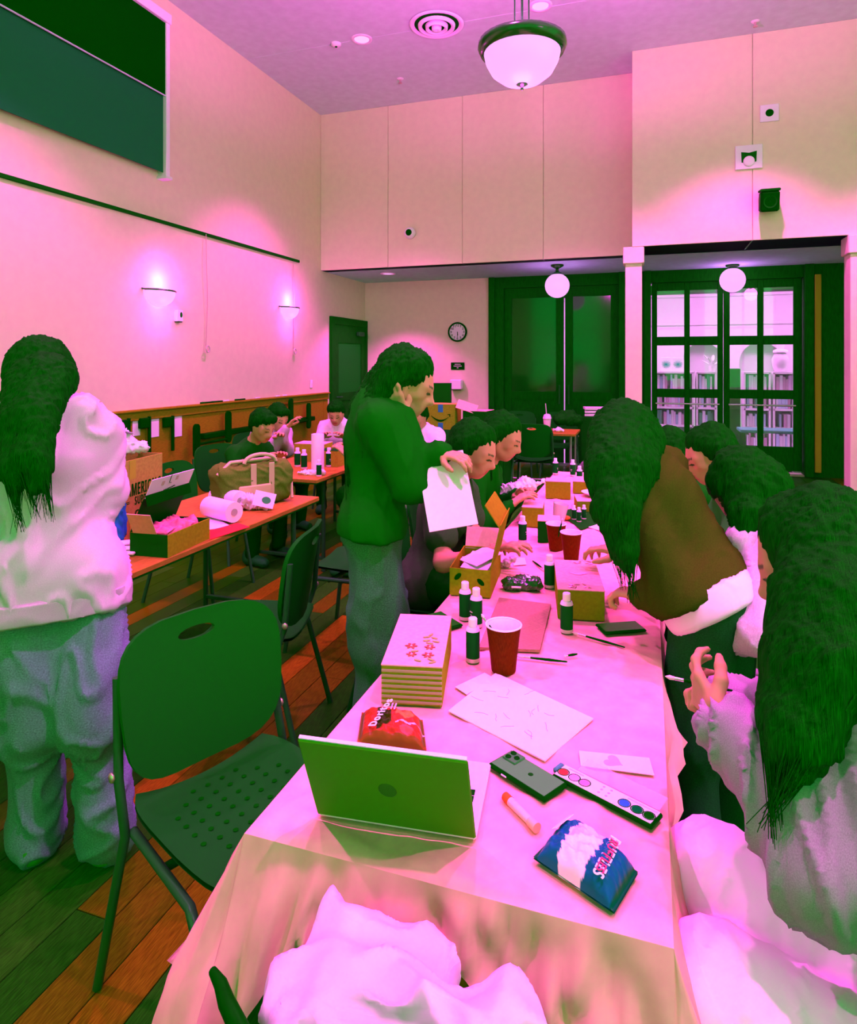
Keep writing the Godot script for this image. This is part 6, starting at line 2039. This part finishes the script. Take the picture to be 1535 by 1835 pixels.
func paint_set() -> void:
	var a := T(1000, 1388)
	var b := T(1178, 1480)
	var x := b - a; x.y = 0
	var L := x.length()
	var t := thing("watercolour_set", "slim white watercolour paint set with round pans and open clear lid", "paint set", (a + b) * 0.5 + Vector3(0, 0.002, 0), atan2(-x.z, x.x))
	put("tray", MB.new().box(Vector3(0, 0.005, 0), Vector3(L, 0.010, 0.048), Basis(), 0.003), m_black, t)
	put("insert", MB.new().box(Vector3(0, 0.0106, 0), Vector3(L - 0.008, 0.002, 0.041), Basis(), 0.0006), m_paper, t)
	var cols := [mt(0.28, 0.06, 0.03), mt(0.75, 0.35, 0.6), mt(0.5, 0.25, 0.3), mt(0.02, 0.18, 0.45), mt(0.0, 0.2, 0.02), mt(0.0, 0.14, 0.0)]
	for i in 6:
		var px: float = [-0.43, -0.31, -0.2, 0.2, 0.32, 0.43][i] * L
		var pn := put("pan_ring", MB.new().lathe([Vector2(0.0105, 0.0118), Vector2(0.0118, 0.0126), Vector2(0.0128, 0.0118)], 18, Transform3D(Basis(), Vector3(px, 0, 0.004))), m_dark, t)
		put("paint", MB.new().ball(Vector3(px, 0.0116, 0.004), Vector3(0.0105, 0.0012, 0.0105), Basis(), 14), cols[i], pn)
	for i in 6:
		put("mixing_dot", MB.new().ball(Vector3(-0.04 * L + (i % 2) * 0.016, 0.0118, -0.012 + (i / 2) * 0.011), Vector3(0.0028, 0.0006, 0.0028), Basis(), 8), mt(0.5, 0.4, 0.5), t)
	put("slot_line", MB.new().box(Vector3(-0.34 * L, 0.0118, -0.014), Vector3(0.035, 0.0006, 0.004)).box(Vector3(0.33 * L, 0.0118, -0.014), Vector3(0.06, 0.0006, 0.004)), mt(0.5, 0.5, 0.65), t)
	var clear := StandardMaterial3D.new()
	clear.albedo_color = Color(0.95, 0.85, 0.95, 0.22)
	clear.transparency = BaseMaterial3D.TRANSPARENCY_ALPHA
	clear.roughness = 0.05
	put("clear_lid", MB.new().box(Vector3(0.05 * L, 0.012, -0.045), Vector3(L * 0.82, 0.003, 0.04), Basis(Vector3.RIGHT, 0.12), 0.001), clear, t)
	put("end_clip", MB.new().box(Vector3(-L * 0.5 - 0.004, 0.006, -0.008), Vector3(0.012, 0.011, 0.03), Basis(), 0.003), mt(0.05, 0.3, 0.2, 0.3), t)

func marker() -> void:
	var a := T(902, 1424, 0.008)
	var b := T(962, 1484, 0.008)
	var d := b - a
	var t := thing("paint_pen", "orange tipped pale paint pen lying beside the green phone", "pen", a)
	put("tip", MB.new().tube([Vector3.ZERO, d * 0.05, d * 0.22], [0.003, 0.0085, 0.009], 12), mt(0.85, 0.16, 0.02, 0.4), t)
	put("barrel", MB.new().tube([d * 0.22, d * 0.8], [0.0085, 0.0075], 12), mt(0.85, 0.6, 0.5, 0.4), t)
	put("cap", MB.new().tube([d * 0.8, d], [0.009, 0.0095], 12), mt(0.85, 0.5, 0.3, 0.4), t)

# pillow shaped snack bag; c: four corners, c0-c1 and c3-c2 are the crimped ends
func snack_bag(label: String, c: Array, th: float, red: bool) -> void:
	var mid: Vector3 = (c[0] + c[1] + c[2] + c[3]) / 4.0
	var t := thing("snack_bag", label, "snack bag", mid)
	var at := func(s: float, q: float, top: float) -> Vector3:
		var p: Vector3 = c[0].lerp(c[3], s).lerp(c[1].lerp(c[2], s), q) - mid
		var e := pow(maxf(0.0, 1.0 - pow(absf(2 * s - 1) / 0.92, 4.0)), 0.6) * pow(maxf(0.0, 1.0 - pow(absf(2 * q - 1), 3.0)), 0.5)
		var wob := 0.005 * noise.get_noise_2d(s * 60.0 + th * 900.0, q * 60.0) + 0.0014 * noise.get_noise_2d(s * 160.0, q * 160.0)
		p.y = 0.006 + (th * 0.5 + wob) * e * top + th * 0.5 * e
		if top > 0: p.y += 0.003
		return p
	var mb := MB.new()
	mb.use_col = true
	var n := 64
	var base := Color(0.34, 0.05, 0.012) if red else Color(0.005, 0.13, 0.17)
	for top in [1.0, -1.0]:
		var rows := []
		var cols := []
		for i in n + 1:
			var row := []
			for k in n + 1:
				var s := i / float(n)
				var q := k / float(n)
				row.append(at.call(s, q, top))
				var col := base
				if red:
					if s < 0.07 or s > 0.93: col = Color(0.10, 0.10, 0.01)
					elif s > 0.17 and s < 0.56 and absf(q - 0.5) < 0.5 - (s - 0.17) * 1.0 and s > 0.28 + 0.0 * q: col = Color(0.02, 0.05, 0.0) if s < 0.5 else base
					if (Vector2(s, q) - Vector2(0.70, 0.68)).length() < 0.15: col = Color(0.75, 0.20, 0.04)
					if (Vector2(s, q) - Vector2(0.72, 0.20)).length() < 0.10: col = Color(0.70, 0.10, 0.07)
					if q < 0.1 or q > 0.93: col = Color(0.18, 0.09, 0.01)
					if absf(q - 0.32 - (s - 0.5) * 0.25) < 0.018 and s > 0.55: col = Color(0.85, 0.5, 0.55)
				else:
					var zig := 0.03 * absf(fmod(q * 14.0, 2.0) - 1.0)
					var cu := 0.10 * pow(2 * q - 1, 2.0)
					if s > 0.27 + zig + cu * 0.3 and s < 0.66 - zig - cu * 0.3: col = Color(0.86, 0.72, 0.80)
					if s > 0.30 and s < 0.42 and q > 0.45 and q < 0.75: col = Color(0.88, 0.55, 0.42)
					if s < 0.05 or s > 0.95: col = Color(0.0, 0.12, 0.03)
				cols.append(col)
			rows.append(row)
		var b := mb.v.size()
		mb.sheet(rows)
		for i in cols.size(): mb.c[b + i] = cols[i]
	put("foil", mb, vcol(0.3), t)
	# lettering set a little above the foil
	var frame := func(s: float, q: float) -> Transform3D:
		var p: Vector3 = at.call(s, q, 1.0)
		var ex: Vector3 = (at.call(s + 0.12, q, 1.0) - at.call(s - 0.2, q, 1.0)).normalized()
		var ey: Vector3 = (at.call(s, q + 0.25, 1.0) - at.call(s, q - 0.25, 1.0)).normalized()
		var ez := ex.cross(ey).normalized()
		if ez.y < 0: ez = -ez
		return Transform3D(Basis(ex, ez.cross(ex).normalized(), ez), p + ez * 0.003)
	if red:
		var f: Transform3D = frame.call(0.34, 0.5)
		text("Doritos", 0.027, m_paper, t, Transform3D(f.basis * Basis(Vector3.BACK, PI * 0.5 - 0.25), f.origin), 0.001)
		for k in 2: put("print_bar", MB.new().box(frame.call(0.50 + 0.05 * k, 0.80).origin, Vector3(0.004, 0.022, 0.001), f.basis), mt(0.85, 0.5, 0.5), t)
	else:
		var f: Transform3D = frame.call(0.77, 0.46)
		text("RUFFLES", 0.0205, m_paper, t, Transform3D(f.basis * Basis(Vector3.BACK, -PI * 0.5 + 0.25) * Basis().scaled(Vector3(1.12, 1.25, 1)), f.origin - f.basis.z * 0.0006), 0.001, "lettering_outline")
		text("RUFFLES", 0.0188, mt(0.5, 0.06, 0.12), t, Transform3D(f.basis * Basis(Vector3.BACK, -PI * 0.5 + 0.25), f.origin + f.basis.z * 0.001), 0.001)
		put("white_panel", MB.new().box(frame.call(0.14, 0.6).origin, Vector3(0.015, 0.05, 0.001), frame.call(0.14, 0.6).basis), m_paper, t)

# ---- chairs, bags and things near the floor ----
func chairs() -> void:
	chair("empty dark chair with a perforated seat facing the long table", Vector3(-0.985, 0, -1.44), PI / 2 - 0.42, true)
	chair("empty dark chair pulled up to the wooden side table", Vector3(-1.62, 0, -2.45), -PI / 2 + 0.25)
	chair("empty dark chair farther along the wooden side table", Vector3(-1.62, 0, -3.4), -PI / 2 - 0.1)
	# near chair with the white bag
	var nb := chair("dark chair at the near end holding the white bag", Vector3(-0.33, 0, -0.70), PI + 0.1)
	for c in nb.get_children():
		if c.name.begins_with("backrest") or c.name.begins_with("back_leg"): pass
	var p := Vector3(-0.30, 0.468, -0.73)
	var bm := MB.new()
	var s1 := at_d(590, 1640, 0.98)
	var s2 := at_d(800, 1715, 0.95)
	var h1 := at_d(566, 1612, 1.0)
	var h2 := at_d(650, 1668, 0.97)
	var h3 := at_d(806, 1700, 0.95)
	Field.new([[p + Vector3(-0.12, 0.06, 0.02), p + Vector3(0.14, 0.06, 0.03), 0.10, 0.09], [p + Vector3(-0.07, 0.10, 0.0), at_d(620, 1715, 0.97), 0.09, 0.05], [at_d(620, 1715, 0.97), h1 + Vector3(0.01, -0.02, 0), 0.055, 0.012], [at_d(620, 1710, 0.97), h2, 0.055, 0.028], [p + Vector3(0.05, 0.1, 0.02), at_d(770, 1760, 0.93), 0.09, 0.05], [at_d(770, 1760, 0.93), h3, 0.05, 0.014], [p + Vector3(-0.17, 0.05, 0.08), p + Vector3(0.22, 0.05, 0.08), 0.08, 0.07], [at_d(520, 1830, 0.86), at_d(900, 1840, 0.82), 0.06, 0.05]], 0.007, 42).net(bm, crinkle(0.034, 42, 17, 3.0))
	put_tag("white_bag", bm, mt(0.66, 0.60, 0.66, 0.4), "large white crumpled plastic bag at the near end of the table", "bag")
	var db := thing("dotted_bag", "dark bag with tiny white dots beside the white bag", "bag", Vector3.ZERO)
	var d0 := at_d(545, 1800, 1.02)
	var dm := MB.new()
	Field.new([[d0 + Vector3(0, -0.12, 0), d0 + Vector3(0.02, 0.03, -0.02), 0.07, 0.05], [d0 + Vector3(0.05, -0.1, -0.03), d0 + Vector3(0.05, 0.02, -0.03), 0.06, 0.05]], 0.010, 60).net(dm, folds(0.012, 150, 150, 150))
	put("body", dm, m_black, db)
	var dots := MB.new()
	for i in range(0, dm.v.size(), 23):
		if dm.n[i].z > -0.2: dots.ball(dm.v[i] + dm.n[i] * 0.0005, Vector3(0.0028, 0.0028, 0.0028), Basis(), 6)
	put("dots", dots, m_paper, db).set_meta("kind", "stuff")
	rebase(db, Vector3(d0.x, 0, d0.z))
	# chair arm at the lower left
	var ch := thing("armchair_frame", "dark curved chair arm in front of the hanging cloth corner", "chair", Vector3.ZERO)
	var a0 := at_d(381, 1740, 0.92)
	var a1 := at_d(405, 1795, 0.88)
	var a2 := at_d(432, 1850, 0.82)
	put("arm", MB.new().tube([a0, (a0 + a1) * 0.5 + Vector3(0.002, 0.004, 0), a1, a2, a2 + Vector3(0.06, -0.12, 0.08)], [0.006, 0.009, 0.011, 0.013, 0.013], 10), m_black, ch)
	put("upright", MB.new().tube([a2 + Vector3(0.06, -0.12, 0.08), Vector3(a2.x + 0.09, 0.0, a2.z + 0.1)], 0.013, 10), m_black, ch)
	rebase(ch, Vector3(a2.x, 0, a2.z))

# ---- people ----
func crowd() -> void:
	var hoodie := mtx(0.84, 0.66, 0.80, 0.95, 0.08, 0.8, Vector3(9, 9, 9))
	var denim := mtx(0.24, 0.46, 0.46, 0.9, 0.05, 0.6, Vector3(7, 7, 7))
	var black := mt(0.002, 0.16, 0.002, 0.8)
	# standing at the side table, back to us
	var fA := Vector3(-0.72, 0, -0.69).normalized()
	var pA := at_d(90, 1060, 2.10)
	pA.y = 0.93
	var hA := at_d(70, 690, 2.22)
	person({"id": "A", "label": "person standing at the side table in a white hoodie and pale loose jeans", "pelvis": pA, "face": fA, "lean": 0.10, "hands": [pA + fA * 0.36 + Vector3(0.11, 0.12, -0.10), pA + fA * 0.36 + Vector3(-0.10, 0.12, 0.10)], "er": pA + Vector3(0.06, 0.22, -0.14), "el": pA + Vector3(-0.14, 0.22, 0.16), "head": hA, "head_pitch": 0.75, "size": 1.06, "cell": 0.013, "fine": 0.007,
		"top": hoodie, "top_name": "hoodie", "loose": 0.026, "fold": 0.018, "hood": true, "shoulder": 0.125, "hem": 0.13, "band_h": 0.07, "band": mtx(0.66, 0.54, 0.62, 0.95, 0.08, 0.8, Vector3(9, 9, 9)), "trousers": denim, "flare": 0.045, "tfold": 0.02, "shoes": mt(0.04, 0.34, 0.03),
		"ar": at_d(188, 1495, 2.12), "al": at_d(62, 1495, 2.12), "kr": at_d(172, 1290, 2.08), "kl": at_d(62, 1290, 2.08), "hair_cell": 0.009, "strands": 34,
		"curtains": [[[at_d(88, 680, 2.12), 0.085], [at_d(62, 745, 1.98), 0.055], [at_d(58, 820, 1.90), 0.042], [at_d(60, 880, 1.88), 0.016]], [[at_d(50, 690, 2.10), 0.07], [at_d(30, 760, 1.98), 0.045], [at_d(24, 840, 1.90), 0.032], [at_d(30, 900, 1.88), 0.010]], [[at_d(100, 690, 2.08), 0.04], [at_d(78, 770, 1.94), 0.022], [at_d(78, 840, 1.89), 0.014], [at_d(84, 880, 1.88), 0.006]]]})
	# standing in black with a sheet
	var fB := Vector3(0.93, 0, -0.36).normalized()
	var pB := at_d(668, 1000, 2.6)
	pB.y = 0.95
	var sheet_c := at_d(800, 878, 2.36)
	var hB := at_d(727, 690, 2.58)
	person({"id": "B", "label": "person standing in black, hand at the neck, holding up a white sheet", "pelvis": pB, "face": fB, "lean": 0.06, "hands": [at_d(722, 742, 2.50), at_d(790, 812, 2.42)], "er": at_d(735, 868, 2.42), "el": at_d(742, 850, 2.62), "head": hB, "head_pitch": 0.42, "size": 1.03, "cell": 0.013, "fine": 0.004,
		"hand": [{"d": Vector3(-0.35, 0.85, 0.25), "pal": Vector3(0.1, 0.1, -1.0), "th": Vector3(0.9, 0.2, 0), "curl": 0.22, "thumb": 1.2, "sc": 0.9}, {"d": at_d(822, 818, 2.38) - at_d(790, 812, 2.42), "pal": Vector3(0.1, -1, -0.2), "th": Vector3(0.3, 0, 1), "curl": 0.5, "sc": 0.85}],
		"top": black, "top_name": "sweater", "loose": 0.024, "fold": 0.010, "hem": 0.015, "trousers": mtx(0.08, 0.36, 0.13, 0.9, 0.05, 0.55, Vector3(7, 7, 7)), "flare": 0.05, "tfold": 0.014, "hair_cell": 0.008, "strands": 30,
		"curtains": [[[at_d(722, 672, 2.60), 0.085], [at_d(690, 690, 2.62), 0.075], [at_d(662, 730, 2.62), 0.07], [at_d(645, 790, 2.58), 0.06], [at_d(640, 860, 2.54), 0.04]], [[at_d(735, 660, 2.53), 0.06], [at_d(700, 680, 2.54), 0.055], [at_d(672, 725, 2.53), 0.05], [at_d(660, 780, 2.50), 0.04]]]})
	var sh := thing("white_sheet", "white sheet held up by the person in black", "paper", sheet_c, YAW + 0.1)
	put("sheet", MB.new().box(Vector3.ZERO, Vector3(0.175, 0.28, 0.004), Basis(Vector3.BACK, 0.14) * Basis(Vector3.RIGHT, -0.5), 0.001), m_paper, sh)
	# leaning over the table at the right
	var fC := Vector3(-0.88, 0, -0.47).normalized()
	var pC := at_d(1252, 1150, 1.98)
	pC.y = 0.90
	pC.x += 0.05
	var hC := at_d(1118, 800, 2.22)
	var brown := mtx(0.045, 0.11, 0.005, 0.85, 0.05, 0.7, Vector3(9, 9, 9))
	person({"id": "C", "label": "person with long dark hair leaning over the table in a brown shirt", "pelvis": pC, "face": fC, "lean": 0.62, "hands": [at_d(1120, 992, 2.35), at_d(1148, 1066, 1.95)], "er": at_d(1150, 960, 2.30), "el": at_d(1218, 1078, 1.86), "head": hC, "head_pitch": 0.6, "size": 1.0, "cell": 0.013, "fine": 0.006,
		"top": brown, "top_name": "shirt", "loose": 0.016, "fold": 0.008, "trousers": mtx(0.015, 0.14, 0.03, 0.9, 0.05, 0.7, Vector3(7, 7, 7)), "band": mt(0.84, 0.74, 0.82, 0.8), "hem": 0.0, "band_low": 0.05, "band_h": 0.085, "tfold": 0.008, "flare": 0.02, "hair_cell": 0.009, "strands": 36,
		"hand": [{"d": at_d(1095, 985, 2.38) - at_d(1120, 992, 2.35), "curl": 0.6}, {"curl": 0.9, "sc": 0.9}],
		"curtains": [[[at_d(1118, 775, 2.16), 0.10], [at_d(1108, 840, 1.98), 0.08], [at_d(1108, 910, 1.88), 0.055], [at_d(1120, 985, 1.84), 0.03], [at_d(1128, 1030, 1.84), 0.010]], [[at_d(1095, 790, 2.12), 0.08], [at_d(1085, 850, 1.97), 0.05], [at_d(1092, 920, 1.89), 0.035], [at_d(1106, 1000, 1.87), 0.012]], [[at_d(1150, 790, 2.16), 0.07], [at_d(1150, 840, 2.02), 0.045], [at_d(1146, 890, 1.94), 0.015]]]})
	# seated at the near right in a grey sweatshirt
	var fD := Vector3(-0.93, 0, -0.36).normalized()
	var pD := at_d(1640, 1640, 0.98)
	pD.y = 0.50
	pD = Vector3(0.60, 0.52, -1.10)
	var hD := at_d(1468, 1016, 1.27)
	var grey := mtx(0.40, 0.40, 0.40, 0.95, 0.09, 0.72, Vector3(9, 9, 9))
	person({"id": "D", "label": "person seated at the near right in a grey sweatshirt and white trousers with a brush", "pelvis": pD, "face": fD, "lean": 0.22, "sit": true, "spread": 0.09, "hands": [at_d(1306, 1262, 1.28), at_d(1290, 1290, 1.14)], "er": at_d(1430, 1300, 1.34), "el": at_d(1480, 1560, 0.98), "sl": at_d(1530, 1290, 1.10), "sr": at_d(1500, 1230, 1.42), "head": hD, "head_pitch": 0.45, "size": 1.02, "cell": 0.010, "fine": 0.004, "hand_cell": 0.0035,
		"kr": Vector3(0.12, 0.60, -1.36), "kl": Vector3(0.10, 0.58, -1.13),
		"hand": [{"d": at_d(1245, 1218, 1.26) - at_d(1306, 1258, 1.28), "pal": Vector3(-0.2, -0.8, 0.6), "th": Vector3(-0.2, 0.8, 0.3), "curl": 1.05, "sc": 0.8, "thumb": 1.0}, {"d": at_d(1255, 1240, 1.2) - at_d(1290, 1290, 1.14), "pal": Vector3(0.2, 0.3, -1.0), "th": Vector3(-0.1, 0.9, 0.2), "curl": 0.62, "sc": 0.9, "thumb": 0.7}],
		"top": grey, "top_name": "sweatshirt", "loose": 0.030, "fold": 0.027, "hood": true, "hem": 0.0, "trousers": mt(0.84, 0.72, 0.80, 0.85), "flare": 0.035, "tfold": 0.008, "hair_cell": 0.008, "strands": 60,
		"curtains": [[[at_d(1490, 995, 1.24), 0.088], [at_d(1478, 1090, 1.14), 0.078], [at_d(1462, 1200, 1.07), 0.070], [at_d(1432, 1310, 1.02), 0.05], [at_d(1402, 1400, 1.00), 0.016]], [[at_d(1522, 1005, 1.22), 0.085], [at_d(1510, 1100, 1.10), 0.075], [at_d(1495, 1190, 1.03), 0.05], [at_d(1440, 1330, 0.99), 0.022]], [[at_d(1468, 985, 1.20), 0.05], [at_d(1448, 1090, 1.16), 0.042], [at_d(1426, 1180, 1.12), 0.038], [at_d(1400, 1280, 1.08), 0.03], [at_d(1385, 1350, 1.06), 0.010]]]})
	brush("pale tipped brush held by the seated person in grey", at_d(1312, 1238, 1.24), at_d(1191, 1212, 1.27), m_black)
	chair("dark chair under the seated person in grey", Vector3(pD.x + 0.02, 0, pD.z), atan2(fD.x, fD.z))
	# seated next to that one, pale jacket
	var pE := Vector3(0.52, 0.50, -2.25)
	var fE := Vector3(-0.95, 0, -0.2).normalized()
	var pale := mtx(0.80, 0.68, 0.80, 0.8, 0.05, 0.8, Vector3(7, 7, 7))
	person({"id": "E", "label": "person seated in a pale jacket behind the person in grey", "pelvis": pE, "face": fE, "lean": 0.30, "sit": true, "hands": [at_d(1300, 1020, 2.25), at_d(1292, 1040, 2.0)], "el": at_d(1345, 1130, 1.85), "sl": at_d(1392, 1000, 1.95), "sr": at_d(1372, 950, 2.38), "head": at_d(1346, 885, 2.1), "head_pitch": 1.05, "size": 1.0, "cell": 0.014, "fine": 0.007, "top": pale, "top_name": "jacket", "loose": 0.028, "fold": 0.020, "trousers": pale, "tfold": 0.02, "hair": "cap", "strands": 10, "curtains": [[[at_d(1368, 880, 2.1), 0.085], [at_d(1372, 915, 2.05), 0.06], [at_d(1360, 945, 2.0), 0.035]], [[at_d(1340, 890, 2.06), 0.08], [at_d(1338, 925, 2.0), 0.05], [at_d(1330, 950, 1.98), 0.02]]],
		"top_extra": [[at_d(1322, 962, 2.0), at_d(1415, 925, 2.2), 0.035, 0.045]]})
	chair("dark chair under the person in the pale jacket", Vector3(pE.x + 0.03, 0, pE.z), atan2(fE.x, fE.z))
	seated("F", "person seated in profile with a dark green jacket and long hair", at_d(1272, 818, 2.95), Vector3(-1, 0, 0.12), 0.30, mtx(0.03, 0.36, 0.03, 0.8, 0.05, 0.8, Vector3(9, 9, 9)), m_black, "long", 0.006)
	seated("G", "person with dark hair mostly hidden behind the leaning person", at_d(1196, 812, 3.7), Vector3(-1, 0, -0.1), 0.4, m_dark, m_black, "long", 0.009)
	seated("H", "person in a striped pale top at the far right of the table", at_d(1094, 788, 5.75), Vector3(-0.35, 0, 1), 0.35, mtx(0.62, 0.58, 0.62, 0.85, 0.12, 0.25, Vector3(1.2, 9, 1.2)), m_black, "long", 0.009)
	# left side of the long table
	seated("I", "person in profile with long dark hair seated beside the held sheet", at_d(848, 808, 3.05), Vector3(1, 0, 0.05), 0.28, mtx(0.10, 0.36, 0.08, 0.8, 0.14, 0.15, Vector3(7, 7, 7)), m_black, "long", 0.0045, T(884, 985, 0.09), T(880, 970, 0.09), 0.35)
	seated("J", "person in a dark hooded top looking down at white tissue", at_d(900, 785, 3.65), Vector3(1, 0, 0.02), 0.32, black, m_black, "long", 0.0055, T(915, 905, 0.10), T(925, 890, 0.10), 1.0)
	# white tissue held by that one
	var tp := T(928, 888, 0.09)
	var tm := MB.new()
	Field.new([[tp + Vector3(-0.08, 0.02, 0.02), tp + Vector3(0.02, 0.08, -0.04), 0.03, 0.035], [tp + Vector3(0.0, 0.03, 0), tp + Vector3(0.13, 0.07, -0.1), 0.03, 0.02]], 0.008, 70).net(tm, folds(0.024, 300, 300, 300))
	put_tag("white_tissue", tm, m_paper, "crumpled white tissue in the hands of the hooded person", "tissue")
	# people along the wainscot
	seated("K", "person in a black top bending over the wainscot table", at_d(470, 765, 5.3), Vector3(0.95, 0, 0.25), 0.45, m_dark, m_black, "short", 0.008)
	seated("L", "person in a pale ribbed top raising a hand", at_d(498, 750, 6.3), Vector3(0.9, 0, 0.4), 0.25, mtx(0.8, 0.68, 0.78, 0.85, 0.12, 0.5, Vector3(9, 2, 9)), m_black, "short", 0.008, at_d(515, 765, 6.05), at_d(505, 785, 6.05))
	seated("M", "person in a white tee bending at the far end of the wainscot table", at_d(602, 742, 7.1), Vector3(0.3, 0, 1.0), 0.35, mt(0.84, 0.74, 0.84, 0.85), m_black, "short", 0.009)
	seated("N", "person in a white tee whose shoulder shows behind the person in black", at_d(668, 738, 5.0), Vector3(-0.9, 0, 0.2), 0.3, mt(0.84, 0.74, 0.84, 0.85), m_black, "short", 0.010)
	seated("O", "person in a white tee half hidden beside the arrow printed carton", at_d(748, 748, 6.3), Vector3(-0.2, 0, 1.0), 0.3, mt(0.84, 0.74, 0.84, 0.85), m_black, "short", 0.010)

func seated(id: String, label: String, head: Vector3, face: Vector3, lean: float, top: Material, trs: Material, hair: String, fine: float, h1 = null, h2 = null, sleeve := 0.95) -> void:
	var f := face.normalized()
	# pelvis below and behind the head on a seat of usual height
	var up := Vector3.UP.rotated(f.cross(Vector3.UP).normalized(), -lean)
	var pel := head - up * 0.64 - f * 0.05
	pel.y = maxf(0.50, minf(pel.y, 0.62))
	var r := f.cross(Vector3.UP)
	var a: Vector3 = h1 if h1 != null else pel + f * 0.42 + Vector3(0, 0.30, 0) + r * 0.12
	var b: Vector3 = h2 if h2 != null else pel + f * 0.42 + Vector3(0, 0.30, 0) - r * 0.12
	person({"id": id, "label": label, "pelvis": pel, "face": f, "lean": lean, "sit": true, "hands": [a, b], "head": head, "head_pitch": 0.45, "size": 0.98, "cell": 0.018, "fine": fine, "hand_cell": 0.006, "top": top, "trousers": trs, "hair": hair, "hair_cell": 0.010, "sleeve": sleeve, "loose": 0.018, "fold": 0.012, "seed": float(id.unicode_at(0))})
	var who: String = {"F": "person in the dark green jacket", "G": "person hidden behind the leaning person", "H": "person in the striped pale top", "I": "person beside the held sheet", "J": "person in the dark hooded top", "K": "person in the black top", "L": "person in the ribbed top", "M": "white tee wearer at the wainscot table end", "N": "white tee wearer behind the person in black", "O": "white tee wearer beside the arrow carton"}[id]
	chair("dark chair under the seated " + who, Vector3(pel.x, 0, pel.z) - f * 0.02, atan2(f.x, f.z))
